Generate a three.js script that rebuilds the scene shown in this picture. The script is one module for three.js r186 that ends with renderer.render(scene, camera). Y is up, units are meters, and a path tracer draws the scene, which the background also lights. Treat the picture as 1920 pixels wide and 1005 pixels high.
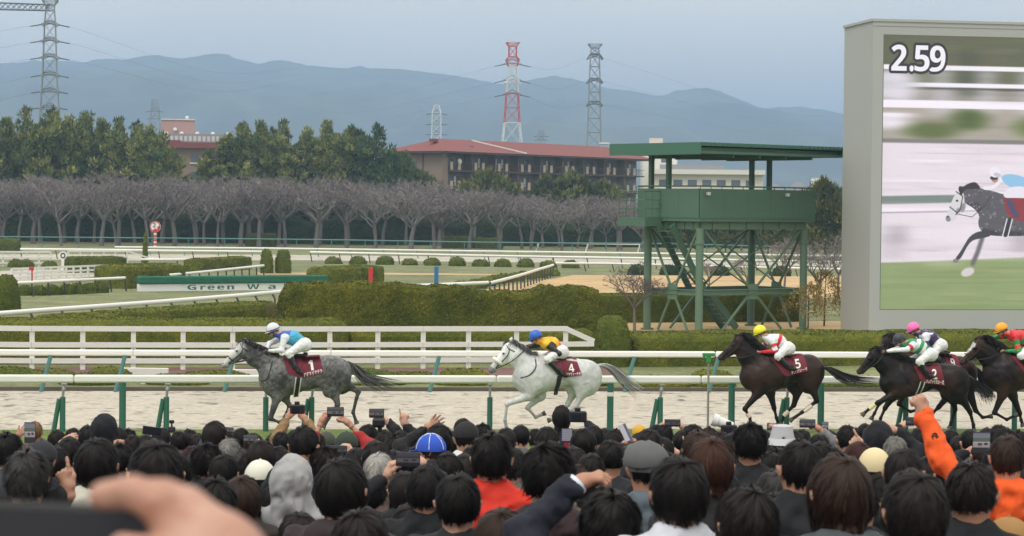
import * as THREE from 'three';
import { mergeGeometries, mergeVertices, toCreasedNormals } from 'three/addons/utils/BufferGeometryUtils.js';
import { RoundedBoxGeometry } from 'three/addons/geometries/RoundedBoxGeometry.js';

// ---------- camera, sky, sun, air, exposure ----------
const scene = new THREE.Scene();
const W = 1920, H = 1005, F = 4250, CAMY = 4.88, HORIZON = 390, ROLL = 0.010;
const camera = new THREE.PerspectiveCamera(2 * Math.atan(H / 2 / F) * 180 / Math.PI, W / H, 0.1, 20000);
camera.position.set(0, CAMY, 0);
camera.rotation.order = 'YXZ';
camera.rotation.set(-Math.atan((H / 2 - HORIZON) / F), 0, ROLL);
camera.focus = 46; camera.userData.fStop = 10.5;
camera.updateMatrixWorld(true);

const renderer = new THREE.WebGLRenderer({ antialias: true });
renderer.setSize(1024, 536);
renderer.toneMapping = THREE.LinearToneMapping;
renderer.toneMappingExposure = 1.15;
renderer.shadowMap.enabled = true;

{ // overcast sky: a pale veil, brighter towards the zenith, soft uneven cloud
  const w = 512, h = 256, data = new Float32Array(w * h * 4);
  for (let j = 0; j < h; j++) for (let i = 0; i < w; i++) {
    const el = ((j + 0.5) / h - 0.5) * Math.PI, az = (i + 0.5) / w * 2 * Math.PI;
    const s = Math.max(0, Math.sin(el)), veil = 0.03 * Math.sin(az * 9 + el * 40) + 0.025 * Math.sin(az * 23 - el * 70 + 2) + 0.02 * Math.sin(az * 41 + el * 25);
    const up = (1 + 0.45 * s) * (1 + veil) * (1 + 0.05 * Math.sin(az * 3 + s * 9) * s + 0.04 * Math.sin(az * 7 - s * 15) * s);
    const k = (j * w + i) * 4, warm = Math.min(1, s * 1.6);
    const f = el < -0.02 ? 0.45 : 1;
    data[k] = 1.04 * up * f; data[k + 1] = 1.005 * up * f; data[k + 2] = 0.94 * up * f; data[k + 3] = 1;
  }
  const sky = new THREE.DataTexture(data, w, h, THREE.RGBAFormat, THREE.FloatType);
  sky.mapping = THREE.EquirectangularReflectionMapping; sky.magFilter = THREE.LinearFilter; sky.minFilter = THREE.LinearFilter; sky.needsUpdate = true;
  scene.background = sky; scene.environment = sky;
}
const sun = new THREE.DirectionalLight(new THREE.Color(1.0, 0.965, 0.92), 1.15);
sun.position.set(-30, 90, -5); sun.target.position.set(0, 0, -60); scene.add(sun, sun.target);
sun.name = 'sun'; sun.castShadow = true; sun.shadow.radius = 26; sun.shadow.mapSize.set(2048, 2048);
Object.assign(sun.shadow.camera, { left: -90, right: 90, top: 120, bottom: -160, near: 1, far: 400 });
scene.fog = new THREE.FogExp2(new THREE.Color(0.47, 0.70, 1.0), 0.00034);
// ---------- helpers ----------
const V = (x, y, z) => new THREE.Vector3(x, y, z);
function rng(seed) { let a = seed >>> 0; return () => { a = (a + 0x6D2B79F5) | 0; let t = Math.imul(a ^ (a >>> 15), 1 | a); t = (t + Math.imul(t ^ (t >>> 7), 61 | t)) ^ t; return ((t ^ (t >>> 14)) >>> 0) / 4294967296; }; }
const hash3 = (x, y, z) => { let h = Math.imul(x, 374761393) ^ Math.imul(y, 668265263) ^ Math.imul(z, 2147483647 ^ 0x5bd1e995); h = Math.imul(h ^ (h >>> 13), 1274126177); return ((h ^ (h >>> 16)) >>> 0) / 4294967296; };
function noise(x, y = 0, z = 0) {
  const xi = Math.floor(x), yi = Math.floor(y), zi = Math.floor(z); let u = x - xi, v = y - yi, w = z - zi;
  u = u * u * (3 - 2 * u); v = v * v * (3 - 2 * v); w = w * w * (3 - 2 * w);
  const L = (a, b, t) => a + (b - a) * t;
  return L(L(L(hash3(xi, yi, zi), hash3(xi + 1, yi, zi), u), L(hash3(xi, yi + 1, zi), hash3(xi + 1, yi + 1, zi), u), v),
    L(L(hash3(xi, yi, zi + 1), hash3(xi + 1, yi, zi + 1), u), L(hash3(xi, yi + 1, zi + 1), hash3(xi + 1, yi + 1, zi + 1), u), v), w);
}
const fbm = (x, y, z, o = 4) => { let s = 0, a = 0.5, f = 1; for (let i = 0; i < o; i++) { s += a * noise(x * f, y * f, (z || 0) * f); a *= 0.5; f *= 2.03; } return s / (1 - Math.pow(0.5, o)); };
const clamp = (x, a = 0, b = 1) => Math.min(b, Math.max(a, x));
const mix = (a, b, t) => a + (b - a) * t;
const smooth = (a, b, x) => { const t = clamp((x - a) / (b - a)); return t * t * (3 - 2 * t); };
const lin = (hex) => { const c = new THREE.Color(hex); return [c.r, c.g, c.b]; };
// a place in the photograph's pixels (1920 x 1005) to a ray, a point on level h, or a point d metres ahead
function ray(px, py) { return V((px - W / 2) / F, -(py - H / 2) / F, -1).applyEuler(camera.rotation); }
function G(px, py, h = 0) { const r = ray(px, py); const t = (h - CAMY) / r.y; return V(r.x * t, h, r.z * t); }
function A(px, py, d) { const r = ray(px, py); const t = -d / r.z; return V(r.x * t, CAMY + r.y * t, r.z * t); }
const scaleAt = (d) => F / d;

const used = {};
function numbered(name) { const n = used[name] = (used[name] ?? -1) + 1; return n ? name + '_' + String(n).padStart(3, '0') : name; }
function tag(o, label, category, group, kind) { if (label) o.userData.label = label; if (category) o.userData.category = category; if (group) o.userData.group = group; if (kind) o.userData.kind = kind; return o; }
function thing(name, label, category, pos = V(0, 0, 0), turn = 0, group) { const o = new THREE.Group(); o.name = numbered(name); o.position.copy(pos); o.rotation.y = turn; tag(o, label, category, group); scene.add(o); return o; }
function part(name, geo, mat, parent) { const m = new THREE.Mesh(Array.isArray(geo) ? merge(geo) : geo, mat); m.name = name; m.castShadow = m.receiveShadow = true; parent.add(m); return m; }
function solo(name, geo, mat, label, category, group) { const m = part(numbered(name), geo, mat, scene); tag(m, label, category, group); return m; }
function struct(name, geo, mat) { const m = part(numbered(name), geo, mat, scene); m.userData.kind = 'structure'; return m; }
function merge(list) {
  const gs = list.map((g) => { const k = g.index ? g.toNonIndexed() : g.clone(); if (!k.attributes.normal) k.computeVertexNormals(); for (const n of Object.keys(k.attributes)) if (!['position', 'normal', 'uv', 'color'].includes(n)) k.deleteAttribute(n); if (!k.attributes.uv) k.setAttribute('uv', new THREE.BufferAttribute(new Float32Array(k.attributes.position.count * 2), 2)); return k; });
  if (gs.some((g) => g.attributes.color)) gs.forEach((g) => { if (!g.attributes.color) g.setAttribute('color', new THREE.BufferAttribute(new Float32Array(g.attributes.position.count * 3).fill(1), 3)); });
  return gs.length === 1 ? gs[0] : mergeGeometries(gs);
}
const bx = (w, h, d, x = 0, y = 0, z = 0, ry = 0) => { const g = new THREE.BoxGeometry(w, h, d); if (ry) g.rotateY(ry); return g.translate(x, y, z); };
const rbx = (w, h, d, r, x = 0, y = 0, z = 0, ry = 0, seg = 2) => { const g = new RoundedBoxGeometry(w, h, d, seg, Math.min(r, w / 2.01, h / 2.01, d / 2.01)); if (ry) g.rotateY(ry); return g.translate(x, y, z); };
// a straight bar between two points: round (sides > 4) or square
function bar(a, b, r, sides = 6, r2 = r) { const d = b.clone().sub(a), L = d.length(); const g = new THREE.CylinderGeometry(r2, r, L, sides, 1); g.translate(0, L / 2, 0); g.applyQuaternion(new THREE.Quaternion().setFromUnitVectors(V(0, 1, 0), d.normalize())); return g.translate(a.x, a.y, a.z); }
function beam(a, b, w, h) { const d = b.clone().sub(a), L = d.length(); const g = new THREE.BoxGeometry(w, h, L); const z = d.clone().normalize(); let up = Math.abs(z.y) > 0.98 ? V(1, 0, 0) : V(0, 1, 0); const x = up.clone().cross(z).normalize(); const y = z.clone().cross(x); g.applyMatrix4(new THREE.Matrix4().makeBasis(x, y, z)); const c = a.clone().add(b).multiplyScalar(0.5); return g.translate(c.x, c.y, c.z); }
function tube(pts, r, seg = 12, sides = 6, closed = false) { return new THREE.TubeGeometry(new THREE.CatmullRomCurve3(pts, closed), seg, r, sides, closed); }
function polySheet(pts, y) { const sh = new THREE.Shape(pts.map((p) => new THREE.Vector2(p.x, -p.z))); const g = new THREE.ShapeGeometry(sh); g.rotateX(-Math.PI / 2); g.translate(0, y, 0); const p = g.attributes.position, uv = g.attributes.uv; for (let i = 0; i < p.count; i++) uv.setXY(i, p.getX(i), p.getZ(i)); return g; }
function paint(g, fn) { const p = g.attributes.position, n = g.attributes.normal, c = new Float32Array(p.count * 3); for (let i = 0; i < p.count; i++) { const k = fn(p.getX(i), p.getY(i), p.getZ(i), n && n.getX(i), n && n.getY(i), n && n.getZ(i)); c[i * 3] = k[0]; c[i * 3 + 1] = k[1]; c[i * 3 + 2] = k[2]; } g.setAttribute('color', new THREE.BufferAttribute(c, 3)); return g; }
const mat = (c, rough = 0.8, extra = {}) => { const m = new THREE.MeshStandardMaterial({ roughness: rough, ...extra }); if (Array.isArray(c)) m.color.setRGB(...c); else m.color.set(c); return m; };
const vmat = (rough = 0.8, extra = {}) => new THREE.MeshStandardMaterial({ roughness: rough, vertexColors: true, ...extra });
// tiling computed texture: fn(u, v in 0..1) -> [r, g, b] linear-ish sRGB 0..255
function tex(size, fn, repX = 1, repY = 1, srgb = true) {
  const d = new Uint8Array(size * size * 4);
  for (let j = 0; j < size; j++) for (let i = 0; i < size; i++) { const c = fn(i / size, j / size, i, j), k = (j * size + i) * 4; d[k] = clamp(c[0], 0, 255); d[k + 1] = clamp(c[1], 0, 255); d[k + 2] = clamp(c[2], 0, 255); d[k + 3] = 255; }
  const t = new THREE.DataTexture(d, size, size); t.wrapS = t.wrapT = THREE.RepeatWrapping; t.magFilter = THREE.LinearFilter; t.minFilter = THREE.LinearMipmapLinearFilter; t.generateMipmaps = true; if (srgb) t.colorSpace = THREE.SRGBColorSpace; t.repeat.set(repX, repY); t.needsUpdate = true; return t;
}
// periodic noise for tiles
const tn = (u, v, f, s = 0) => { const x = u * f, y = v * f, xi = Math.floor(x), yi = Math.floor(y); let a = x - xi, b = y - yi; a = a * a * (3 - 2 * a); b = b * b * (3 - 2 * b); const h = (i, j) => hash3(((i % f) + f) % f, ((j % f) + f) % f, s); return mix(mix(h(xi, yi), h(xi + 1, yi), a), mix(h(xi, yi + 1), h(xi + 1, yi + 1), a), b); };
const tfbm = (u, v, f, o, s = 0) => { let r = 0, a = 0.5, n = 0; for (let i = 0; i < o; i++) { r += a * tn(u, v, f << i, s + i); n += a; a *= 0.55; } return r / n; };

// ---------- signed-distance bodies meshed with surface nets ----------
// prims: {a:[x,y,z], b:[x,y,z], r1, r2, k?, sx? (flattening of the lateral z axis)} ; e: ellipsoids {c:[..], r:[..], rot?}
function capsule(p, q) { // q: a,b,r1,r2
  const ax = q.a[0], ay = q.a[1], az = q.a[2], bxx = q.b[0] - ax, by = q.b[1] - ay, bz = q.b[2] - az;
  const px = p[0] - ax, py = p[1] - ay, pz = p[2] - az; const L = bxx * bxx + by * by + bz * bz || 1e-9;
  const t = clamp((px * bxx + py * by + pz * bz) / L); const dx = px - bxx * t, dy = py - by * t, dz = (pz - bz * t) / (q.fz || 1);
  return (Math.sqrt(dx * dx + dy * dy + dz * dz) - mix(q.r1, q.r2, t)) * Math.min(1, q.fz || 1);
}
function ellipsoid(p, q) { const x = (p[0] - q.c[0]), y = (p[1] - q.c[1]), z = (p[2] - q.c[2]); let X = x, Y = y, Z = z; if (q.rot) { const c = Math.cos(q.rot), s = Math.sin(q.rot); X = c * x + s * y; Y = -s * x + c * y; } X /= q.r[0]; Y /= q.r[1]; Z /= q.r[2]; const k0 = Math.sqrt(X * X + Y * Y + Z * Z); const X2 = X / q.r[0], Y2 = Y / q.r[1], Z2 = Z / q.r[2]; const k1 = Math.sqrt(X2 * X2 + Y2 * Y2 + Z2 * Z2); return k1 < 1e-9 ? -Math.min(...q.r) : k0 * (k0 - 1) / k1; }
const smin = (a, b, k) => { const h = Math.max(k - Math.abs(a - b), 0) / k; return Math.min(a, b) - h * h * k * 0.25; };
function body(prims, k = 0.05) { return (p) => { let d = 1e3; for (const q of prims) { const e = q.c ? ellipsoid(p, q) : capsule(p, q); d = q.cut ? Math.max(d, -e) : smin(d, e, q.k || k); } return d; }; }
function primBounds(prims, pad) { const lo = [1e9, 1e9, 1e9], hi = [-1e9, -1e9, -1e9]; for (const q of prims) { if (q.cut) continue; const pts = q.c ? [[q.c, Math.max(...q.r)]] : [[q.a, q.r1], [q.b, q.r2]]; for (const [c, r] of pts) for (let i = 0; i < 3; i++) { lo[i] = Math.min(lo[i], c[i] - r - pad); hi[i] = Math.max(hi[i], c[i] + r + pad); } } return [lo, hi]; }
function netMesh(f, lo, hi, cell) {
  const n = [0, 1, 2].map((i) => Math.max(2, Math.ceil((hi[i] - lo[i]) / cell) + 1)); const [nx, ny, nz] = n;
  const v = new Float32Array(nx * ny * nz); const id = (i, j, k) => (k * ny + j) * nx + i; const p = [0, 0, 0];
  // coarse skip: sample every 3rd cell first, fill blocks that are far from the surface
  const S = 3; v.fill(NaN);
  for (let k0 = 0; k0 < nz; k0 += S) for (let j0 = 0; j0 < ny; j0 += S) for (let i0 = 0; i0 < nx; i0 += S) {
    const c = [lo[0] + (i0 + 1) * cell, lo[1] + (j0 + 1) * cell, lo[2] + (k0 + 1) * cell]; const d = f(c); const far = Math.abs(d) > cell * S * 2.2;
    for (let k = k0; k < Math.min(nz, k0 + S); k++) for (let j = j0; j < Math.min(ny, j0 + S); j++) for (let i = i0; i < Math.min(nx, i0 + S); i++) { if (far) v[id(i, j, k)] = d; else { p[0] = lo[0] + i * cell; p[1] = lo[1] + j * cell; p[2] = lo[2] + k * cell; v[id(i, j, k)] = f(p); } }
  }
  const vert = new Int32Array(nx * ny * nz).fill(-1), pos = [], idx = []; const E = [[0, 1], [2, 3], [4, 5], [6, 7], [0, 2], [1, 3], [4, 6], [5, 7], [0, 4], [1, 5], [2, 6], [3, 7]];
  for (let k = 0; k < nz - 1; k++) for (let j = 0; j < ny - 1; j++) for (let i = 0; i < nx - 1; i++) {
    const c = []; let m = 0; for (let q = 0; q < 8; q++) { const val = v[id(i + (q & 1), j + ((q >> 1) & 1), k + (q >> 2))]; c.push(val); if (val < 0) m |= 1 << q; }
    if (m === 0 || m === 255) continue; let x = 0, y = 0, z = 0, cnt = 0;
    for (const [a, b] of E) { if ((c[a] < 0) === (c[b] < 0)) continue; const t = c[a] / (c[a] - c[b]); x += mix(a & 1, b & 1, t); y += mix((a >> 1) & 1, (b >> 1) & 1, t); z += mix(a >> 2, b >> 2, t); cnt++; }
    vert[id(i, j, k)] = pos.length / 3; pos.push(lo[0] + (i + x / cnt) * cell, lo[1] + (j + y / cnt) * cell, lo[2] + (k + z / cnt) * cell);
  }
  const quad = (a, b, c, d, flip) => { if (a < 0 || b < 0 || c < 0 || d < 0) return; if (flip) idx.push(a, c, b, a, d, c); else idx.push(a, b, c, a, c, d); };
  for (let k = 1; k < nz - 1; k++) for (let j = 1; j < ny - 1; j++) for (let i = 1; i < nx - 1; i++) {
    const s = v[id(i, j, k)] < 0;
    if (s !== (v[id(i + 1, j, k)] < 0)) quad(vert[id(i, j - 1, k - 1)], vert[id(i, j, k - 1)], vert[id(i, j, k)], vert[id(i, j - 1, k)], !s);
    if (s !== (v[id(i, j + 1, k)] < 0)) quad(vert[id(i - 1, j, k - 1)], vert[id(i - 1, j, k)], vert[id(i, j, k)], vert[id(i, j, k - 1)], !s);
    if (s !== (v[id(i, j, k + 1)] < 0)) quad(vert[id(i - 1, j - 1, k)], vert[id(i, j - 1, k)], vert[id(i, j, k)], vert[id(i - 1, j, k)], !s);
  }
  const g = new THREE.BufferGeometry(); g.setAttribute('position', new THREE.Float32BufferAttribute(pos, 3)); g.setIndex(idx);
  const nn = new Float32Array(pos.length), e = cell * 0.5;
  for (let q = 0; q < pos.length; q += 3) { const P = [pos[q], pos[q + 1], pos[q + 2]]; const d = [0, 1, 2].map((a) => { const A1 = P.slice(), B1 = P.slice(); A1[a] += e; B1[a] -= e; return f(A1) - f(B1); }); const l = Math.hypot(...d) || 1; nn[q] = d[0] / l; nn[q + 1] = d[1] / l; nn[q + 2] = d[2] / l; }
  g.setAttribute('normal', new THREE.BufferAttribute(nn, 3)); g.setAttribute('uv', new THREE.Float32BufferAttribute(new Float32Array(pos.length / 3 * 2), 2)); return g;
}
function sdfGeo(prims, cell, k, extra) { const [lo, hi] = primBounds(prims, cell * 3 + (k || 0.05) * 0.4); let f = body(prims, k); if (extra) { const f0 = f; f = (p) => extra(p, f0(p)); } return netMesh(f, lo, hi, cell); }
const ORD = ['leftmost', 'second', 'third', 'fourth', 'fifth', 'sixth', 'seventh', 'eighth', 'ninth', 'tenth', 'eleventh', 'twelfth', 'thirteenth', 'fourteenth', 'fifteenth', 'sixteenth', 'seventeenth', 'eighteenth', 'nineteenth', 'twentieth', 'twenty first', 'twenty second', 'twenty third', 'twenty fourth', 'twenty fifth', 'twenty sixth', 'twenty seventh', 'twenty eighth'];
const fromLeft = (i) => i ? ORD[i] + ' from the left' : 'leftmost of all';
// ---------- the setting: ground, courses, hills ----------
const railA = G(0, 809), railB = G(1920, 807);                  // the inner turf rail's footline gives the course direction
const U = railB.clone().sub(railA).normalize(), N = V(U.z, 0, -U.x).normalize(); if (N.z > 0) N.negate();
const TURN = Math.atan2(-U.z, U.x);
const T = (s, d, y = 0) => V(railA.x, y, railA.z).addScaledVector(U, s).addScaledVector(N, d);   // s along the course, d beyond the rail
const sOf = (p) => (p.x - railA.x) * U.x + (p.z - railA.z) * U.z, dOf = (p) => (p.x - railA.x) * N.x + (p.z - railA.z) * N.z;
const grassTex = tex(512, (u, v) => { const a = tfbm(u, v, 6, 5, 3), b = tn(u, v, 256, 9), c = tfbm(u, v, 40, 3, 17), t = 0.62 + 0.32 * a + 0.3 * (b - 0.5) + 0.25 * (c - 0.5); const y = tfbm(u, v, 12, 3, 40); return [122 * t + 26 * y, 136 * t + 12 * y, 84 * t + 12 * y]; });
const turfTex = tex(512, (u, v) => { const a = tfbm(u, v, 8, 4, 5), b = tn(u, v, 256, 19), c = tfbm(u, v, 64, 2, 7), t = 0.5 + 0.35 * a + 0.4 * (b - 0.5) + 0.25 * c; return [118 * t, 140 * t, 52 * t]; });
const sandTex = tex(1024, (u, v) => { const a = tfbm(u, v * 1, 5, 4, 8), h = tfbm(u, v, 90, 2, 21), g = tn(u, v, 512, 4), l = tfbm((u * 1 + 0.02 * tn(u, v, 16, 5)) % 1, v, 24, 3, 31); const t = 0.93 + 0.1 * (a - 0.5) + 0.2 * (h - 0.5) + 0.1 * (g - 0.5) - (l > 0.63 ? 0.34 * (l - 0.63) / 0.2 : 0); return [199 * t, 190 * t, 172 * t]; });
const sandBump = tex(1024, (u, v) => { const h = tfbm(u, v, 70, 3, 21), c = tfbm(u, v, 22, 3, 31); const k = 255 * clamp(0.5 * h + 0.5 * c); return [k, k, k]; }, 1, 1, false);
const tanTex = tex(512, (u, v) => { const a = tfbm(u, v, 5, 5, 61), g = tn(u, v, 200, 4), t = 0.9 + 0.22 * (a - 0.5) + 0.1 * (g - 0.5), q = smooth(0.55, 0.75, tfbm(u, v, 7, 4, 77)); return [mix(205, 160, q * 0.5) * t, mix(172, 150, q * 0.5) * t, mix(122, 100, q * 0.5) * t]; });
const paveTex = tex(512, (u, v) => { const a = tfbm(u, v, 6, 4, 33), g = tn(u, v, 256, 6), t = 0.8 + 0.3 * (a - 0.5) + 0.3 * (g - 0.5); return [98 * t, 97 * t, 96 * t]; });
const rep = (t, m) => { const c = t.clone(); c.repeat.set(1 / m, 1 / m); c.needsUpdate = true; return c; };
const groundMat = mat(0xffffff, 0.95, { map: rep(grassTex, 23) });
const infieldMat = mat([1, 1, 0.96], 0.95, { map: rep(grassTex, 11) });
const turfMat = mat([1, 1, 1], 0.95, { map: rep(turfTex, 5) });
const sandMat = mat([0.93, 0.93, 0.93], 0.95, { map: rep(sandTex, 9), bumpMap: rep(sandBump, 9), bumpScale: 0.11 });
const farSandMat = mat([0.92, 0.93, 0.95], 0.95, { map: rep(sandTex, 14) });
const tanMat = mat([1, 1, 1], 0.95, { map: rep(tanTex, 17) });
const paveMat = mat([1, 1, 1], 0.9, { map: rep(paveTex, 3) });
const soilMat = mat(lin('#6d5148'), 0.95, { map: null });
function sheet(name, pts, y, m) { return struct(name, polySheet(pts, y), m); }
sheet('ground', [V(-6000, 0, -40), V(6000, 0, -40), V(6000, 0, -9000), V(-6000, 0, -9000)], -0.02, groundMat);
// the sloping terrace the crowd stands on, falling to the level of the course
const TERR0 = 2.95, TERRD = 33.5; const terr = (d) => Math.max(0.0, TERR0 * (1 - d / TERRD));
{ const g = new THREE.BufferGeometry(); const x = 40; const q = [[-x, 3, -terr(0) / 1], [x, 3], [x, -TERRD], [-x, -TERRD]];
  const P = [V(-x, terr(0) + 0.26, 3), V(x, terr(0) + 0.26, 3), V(x, 0, -TERRD), V(-x, 0, -TERRD)];
  g.setAttribute('position', new THREE.Float32BufferAttribute([P[0], P[1], P[2], P[0], P[2], P[3]].flatMap((p) => [p.x, p.y, p.z]), 3)); g.setAttribute('uv', new THREE.Float32BufferAttribute([P[0], P[1], P[2], P[0], P[2], P[3]].flatMap((p) => [p.x, p.z]), 2)); g.computeVertexNormals(); struct('terrace', g, paveMat); }
const X0 = -300, X1 = 500;
sheet('turf_course', [V(-300, 0, -TERRD), V(400, 0, -TERRD), T(X1, 0.55), T(X0, 0.55)], 0.0, turfMat);
sheet('dirt_course', [T(X0, 0.35), T(X1, 0.35), T(X1, 10.6), T(X0, 10.6)], 0.004, sandMat);
sheet('infield_turf', [T(X0, 11.0), T(X1, 11.0), T(X1, 420), T(X0, 420)], 0.0, infieldMat);
struct('dirt_kerb', bx(800, 0.1, 0.16).rotateY(TURN).translate(T(100, 10.75).x, 0.05, T(100, 10.75).z), mat(lin('#5d554c'), 0.9));
sheet('soil_bed', [G(-60, 712), G(1150, 712), G(1150, 690), G(-60, 688)], 0.006, soilMat);
// tan winter grass and sandy ground inside the course
sheet('tan_field', [G(850, 556), G(1620, 560), G(1620, 518), G(1075, 516), G(1040, 522), G(985, 530), G(900, 545)], 0.006, tanMat);
sheet('tan_path', [G(1120, 633), G(1660, 636), G(1660, 603), G(1120, 600)], 0.006, tanMat);
sheet('far_dirt_course', [G(-30, 477), G(300, 477), G(545, 478), G(1000, 483), G(1600, 491), G(1960, 497), G(1960, 506), G(1600, 500), G(1000, 492), G(545, 488), G(300, 489), G(-30, 486)], 0.008, farSandMat);
sheet('service_road', [G(-30, 532), G(100, 527), G(215, 515), G(225, 502), G(120, 503), G(-30, 510)], 0.010, farSandMat);
sheet('sand_strip', [G(480, 511), G(830, 512.5), G(960, 515), G(960, 517), G(830, 515.5), G(480, 515)], 0.010, tanMat);

{ // wooded hills far behind: one height field with the skyline of the photograph
  const sky = [[-900, 175], [-500, 135], [-200, 120], [0, 117], [60, 115], [100, 112], [160, 116], [230, 110], [290, 104], [345, 106], [400, 101], [430, 105], [455, 114], [480, 121], [505, 115], [530, 112], [560, 117], [590, 124], [640, 128], [690, 127], [750, 131], [800, 135], [870, 143], [930, 156], [965, 154], [985, 149], [1040, 139], [1090, 151], [1140, 163], [1200, 175], [1230, 181], [1265, 172], [1300, 165], [1345, 170], [1385, 187], [1420, 201], [1450, 204], [1490, 199], [1530, 205], [1580, 214], [1640, 225], [1750, 232], [1900, 222], [2200, 190], [2600, 160], [3000, 200]];
  const at = (px) => { for (let i = 1; i < sky.length; i++) if (px <= sky[i][0]) { const t = (px - sky[i - 1][0]) / (sky[i][0] - sky[i - 1][0]); return mix(sky[i - 1][1], sky[i][1], t); } return 210; };
  const DR = 5200, nx = 520, nz = 60, pos = [], idx = [], col = [];
  for (let j = 0; j < nz; j++) for (let i = 0; i < nx; i++) {
    const px = -900 + 3900 * i / (nx - 1), p = A(px, at(px), DR), t = j / (nz - 1); // t: 0 foot (near) .. 1 ridge .. beyond
    const z = mix(2600, 5600, t), x = p.x * (0.75 + 0.25 * z / DR);
    const f = z < DR ? Math.pow(clamp((z - 2600) / (DR - 2600)), 0.9) : 1 - (z - DR) / 1200;
    const spur = 0.5 - Math.abs(fbm(x / 380 + 3, z / 800, 2, 5) - 0.5) * 3 + 0.25 * (fbm(x / 150, z / 300, 4, 3) - 0.5) - 0.22, fine = fbm(x / 60, z / 60, 7, 3) - 0.5;
    const m = Math.sin(Math.PI * clamp((z - 2600) / (DR - 2600)));
    const rough = fbm(x / 22, z / 40, 3, 2) - 0.5; const y = Math.max(-3, p.y * f + spur * 130 * m * (1 - smooth(3900, 4900, z)) + fine * (z > 4500 ? 9 : 18) * (0.4 + 0.6 * f) + rough * 10 * f);
    pos.push(x, y, -z); const k = 0.02 + 0.11 * fbm(x / 90, z / 70, 1, 4); col.push(k * 0.95, k * 1.1, k * 0.62);
  }
  for (let j = 0; j < nz - 1; j++) for (let i = 0; i < nx - 1; i++) { const a = j * nx + i; idx.push(a, a + 1, a + nx, a + 1, a + nx + 1, a + nx); }
  const g = new THREE.BufferGeometry(); g.setAttribute('position', new THREE.Float32BufferAttribute(pos, 3)); g.setAttribute('color', new THREE.Float32BufferAttribute(col, 3)); g.setIndex(idx); g.computeVertexNormals();
  struct('hills', g, vmat(0.95, { side: THREE.DoubleSide }));
}
// ---------- course furniture ----------
const gd = (px, D) => { const p = A(px, HORIZON + ROLL * (px - 960) + CAMY * F / D, D); p.y = 0; return p; };
const yAt = (px, py, D) => A(px, py, D).y;

const scuff = tex(256, (u, v) => { const k = 252 - 26 * Math.max(0, tfbm(u, v, 10, 4, 71) - 0.45) - 60 * Math.max(0, tfbm(u, v, 24, 3, 5) - 0.66) - 8 * tn(u, v, 128, 2); return [k, k - 1, k - 4]; });
const M = {
  white: mat(lin('#ecece8'), 0.45, { map: scuff }), whiteOld: mat(lin('#e4e4de'), 0.6, { map: scuff }), post: mat(lin('#2c6350'), 0.5), postDark: mat(lin('#274a40'), 0.6), teal: mat(lin('#4f7d77'), 0.55), metal: mat(lin('#9a9c98'), 0.45, { metalness: 0.6 }), darkMetal: mat(lin('#3c423f'), 0.6), bracket: mat(lin('#4b4a44'), 0.6),
  red: mat(lin('#c8352f'), 0.5), blue: mat(lin('#2f6f9f'), 0.5), signGreen: mat(lin('#2f8f4c'), 0.5),
};
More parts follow.
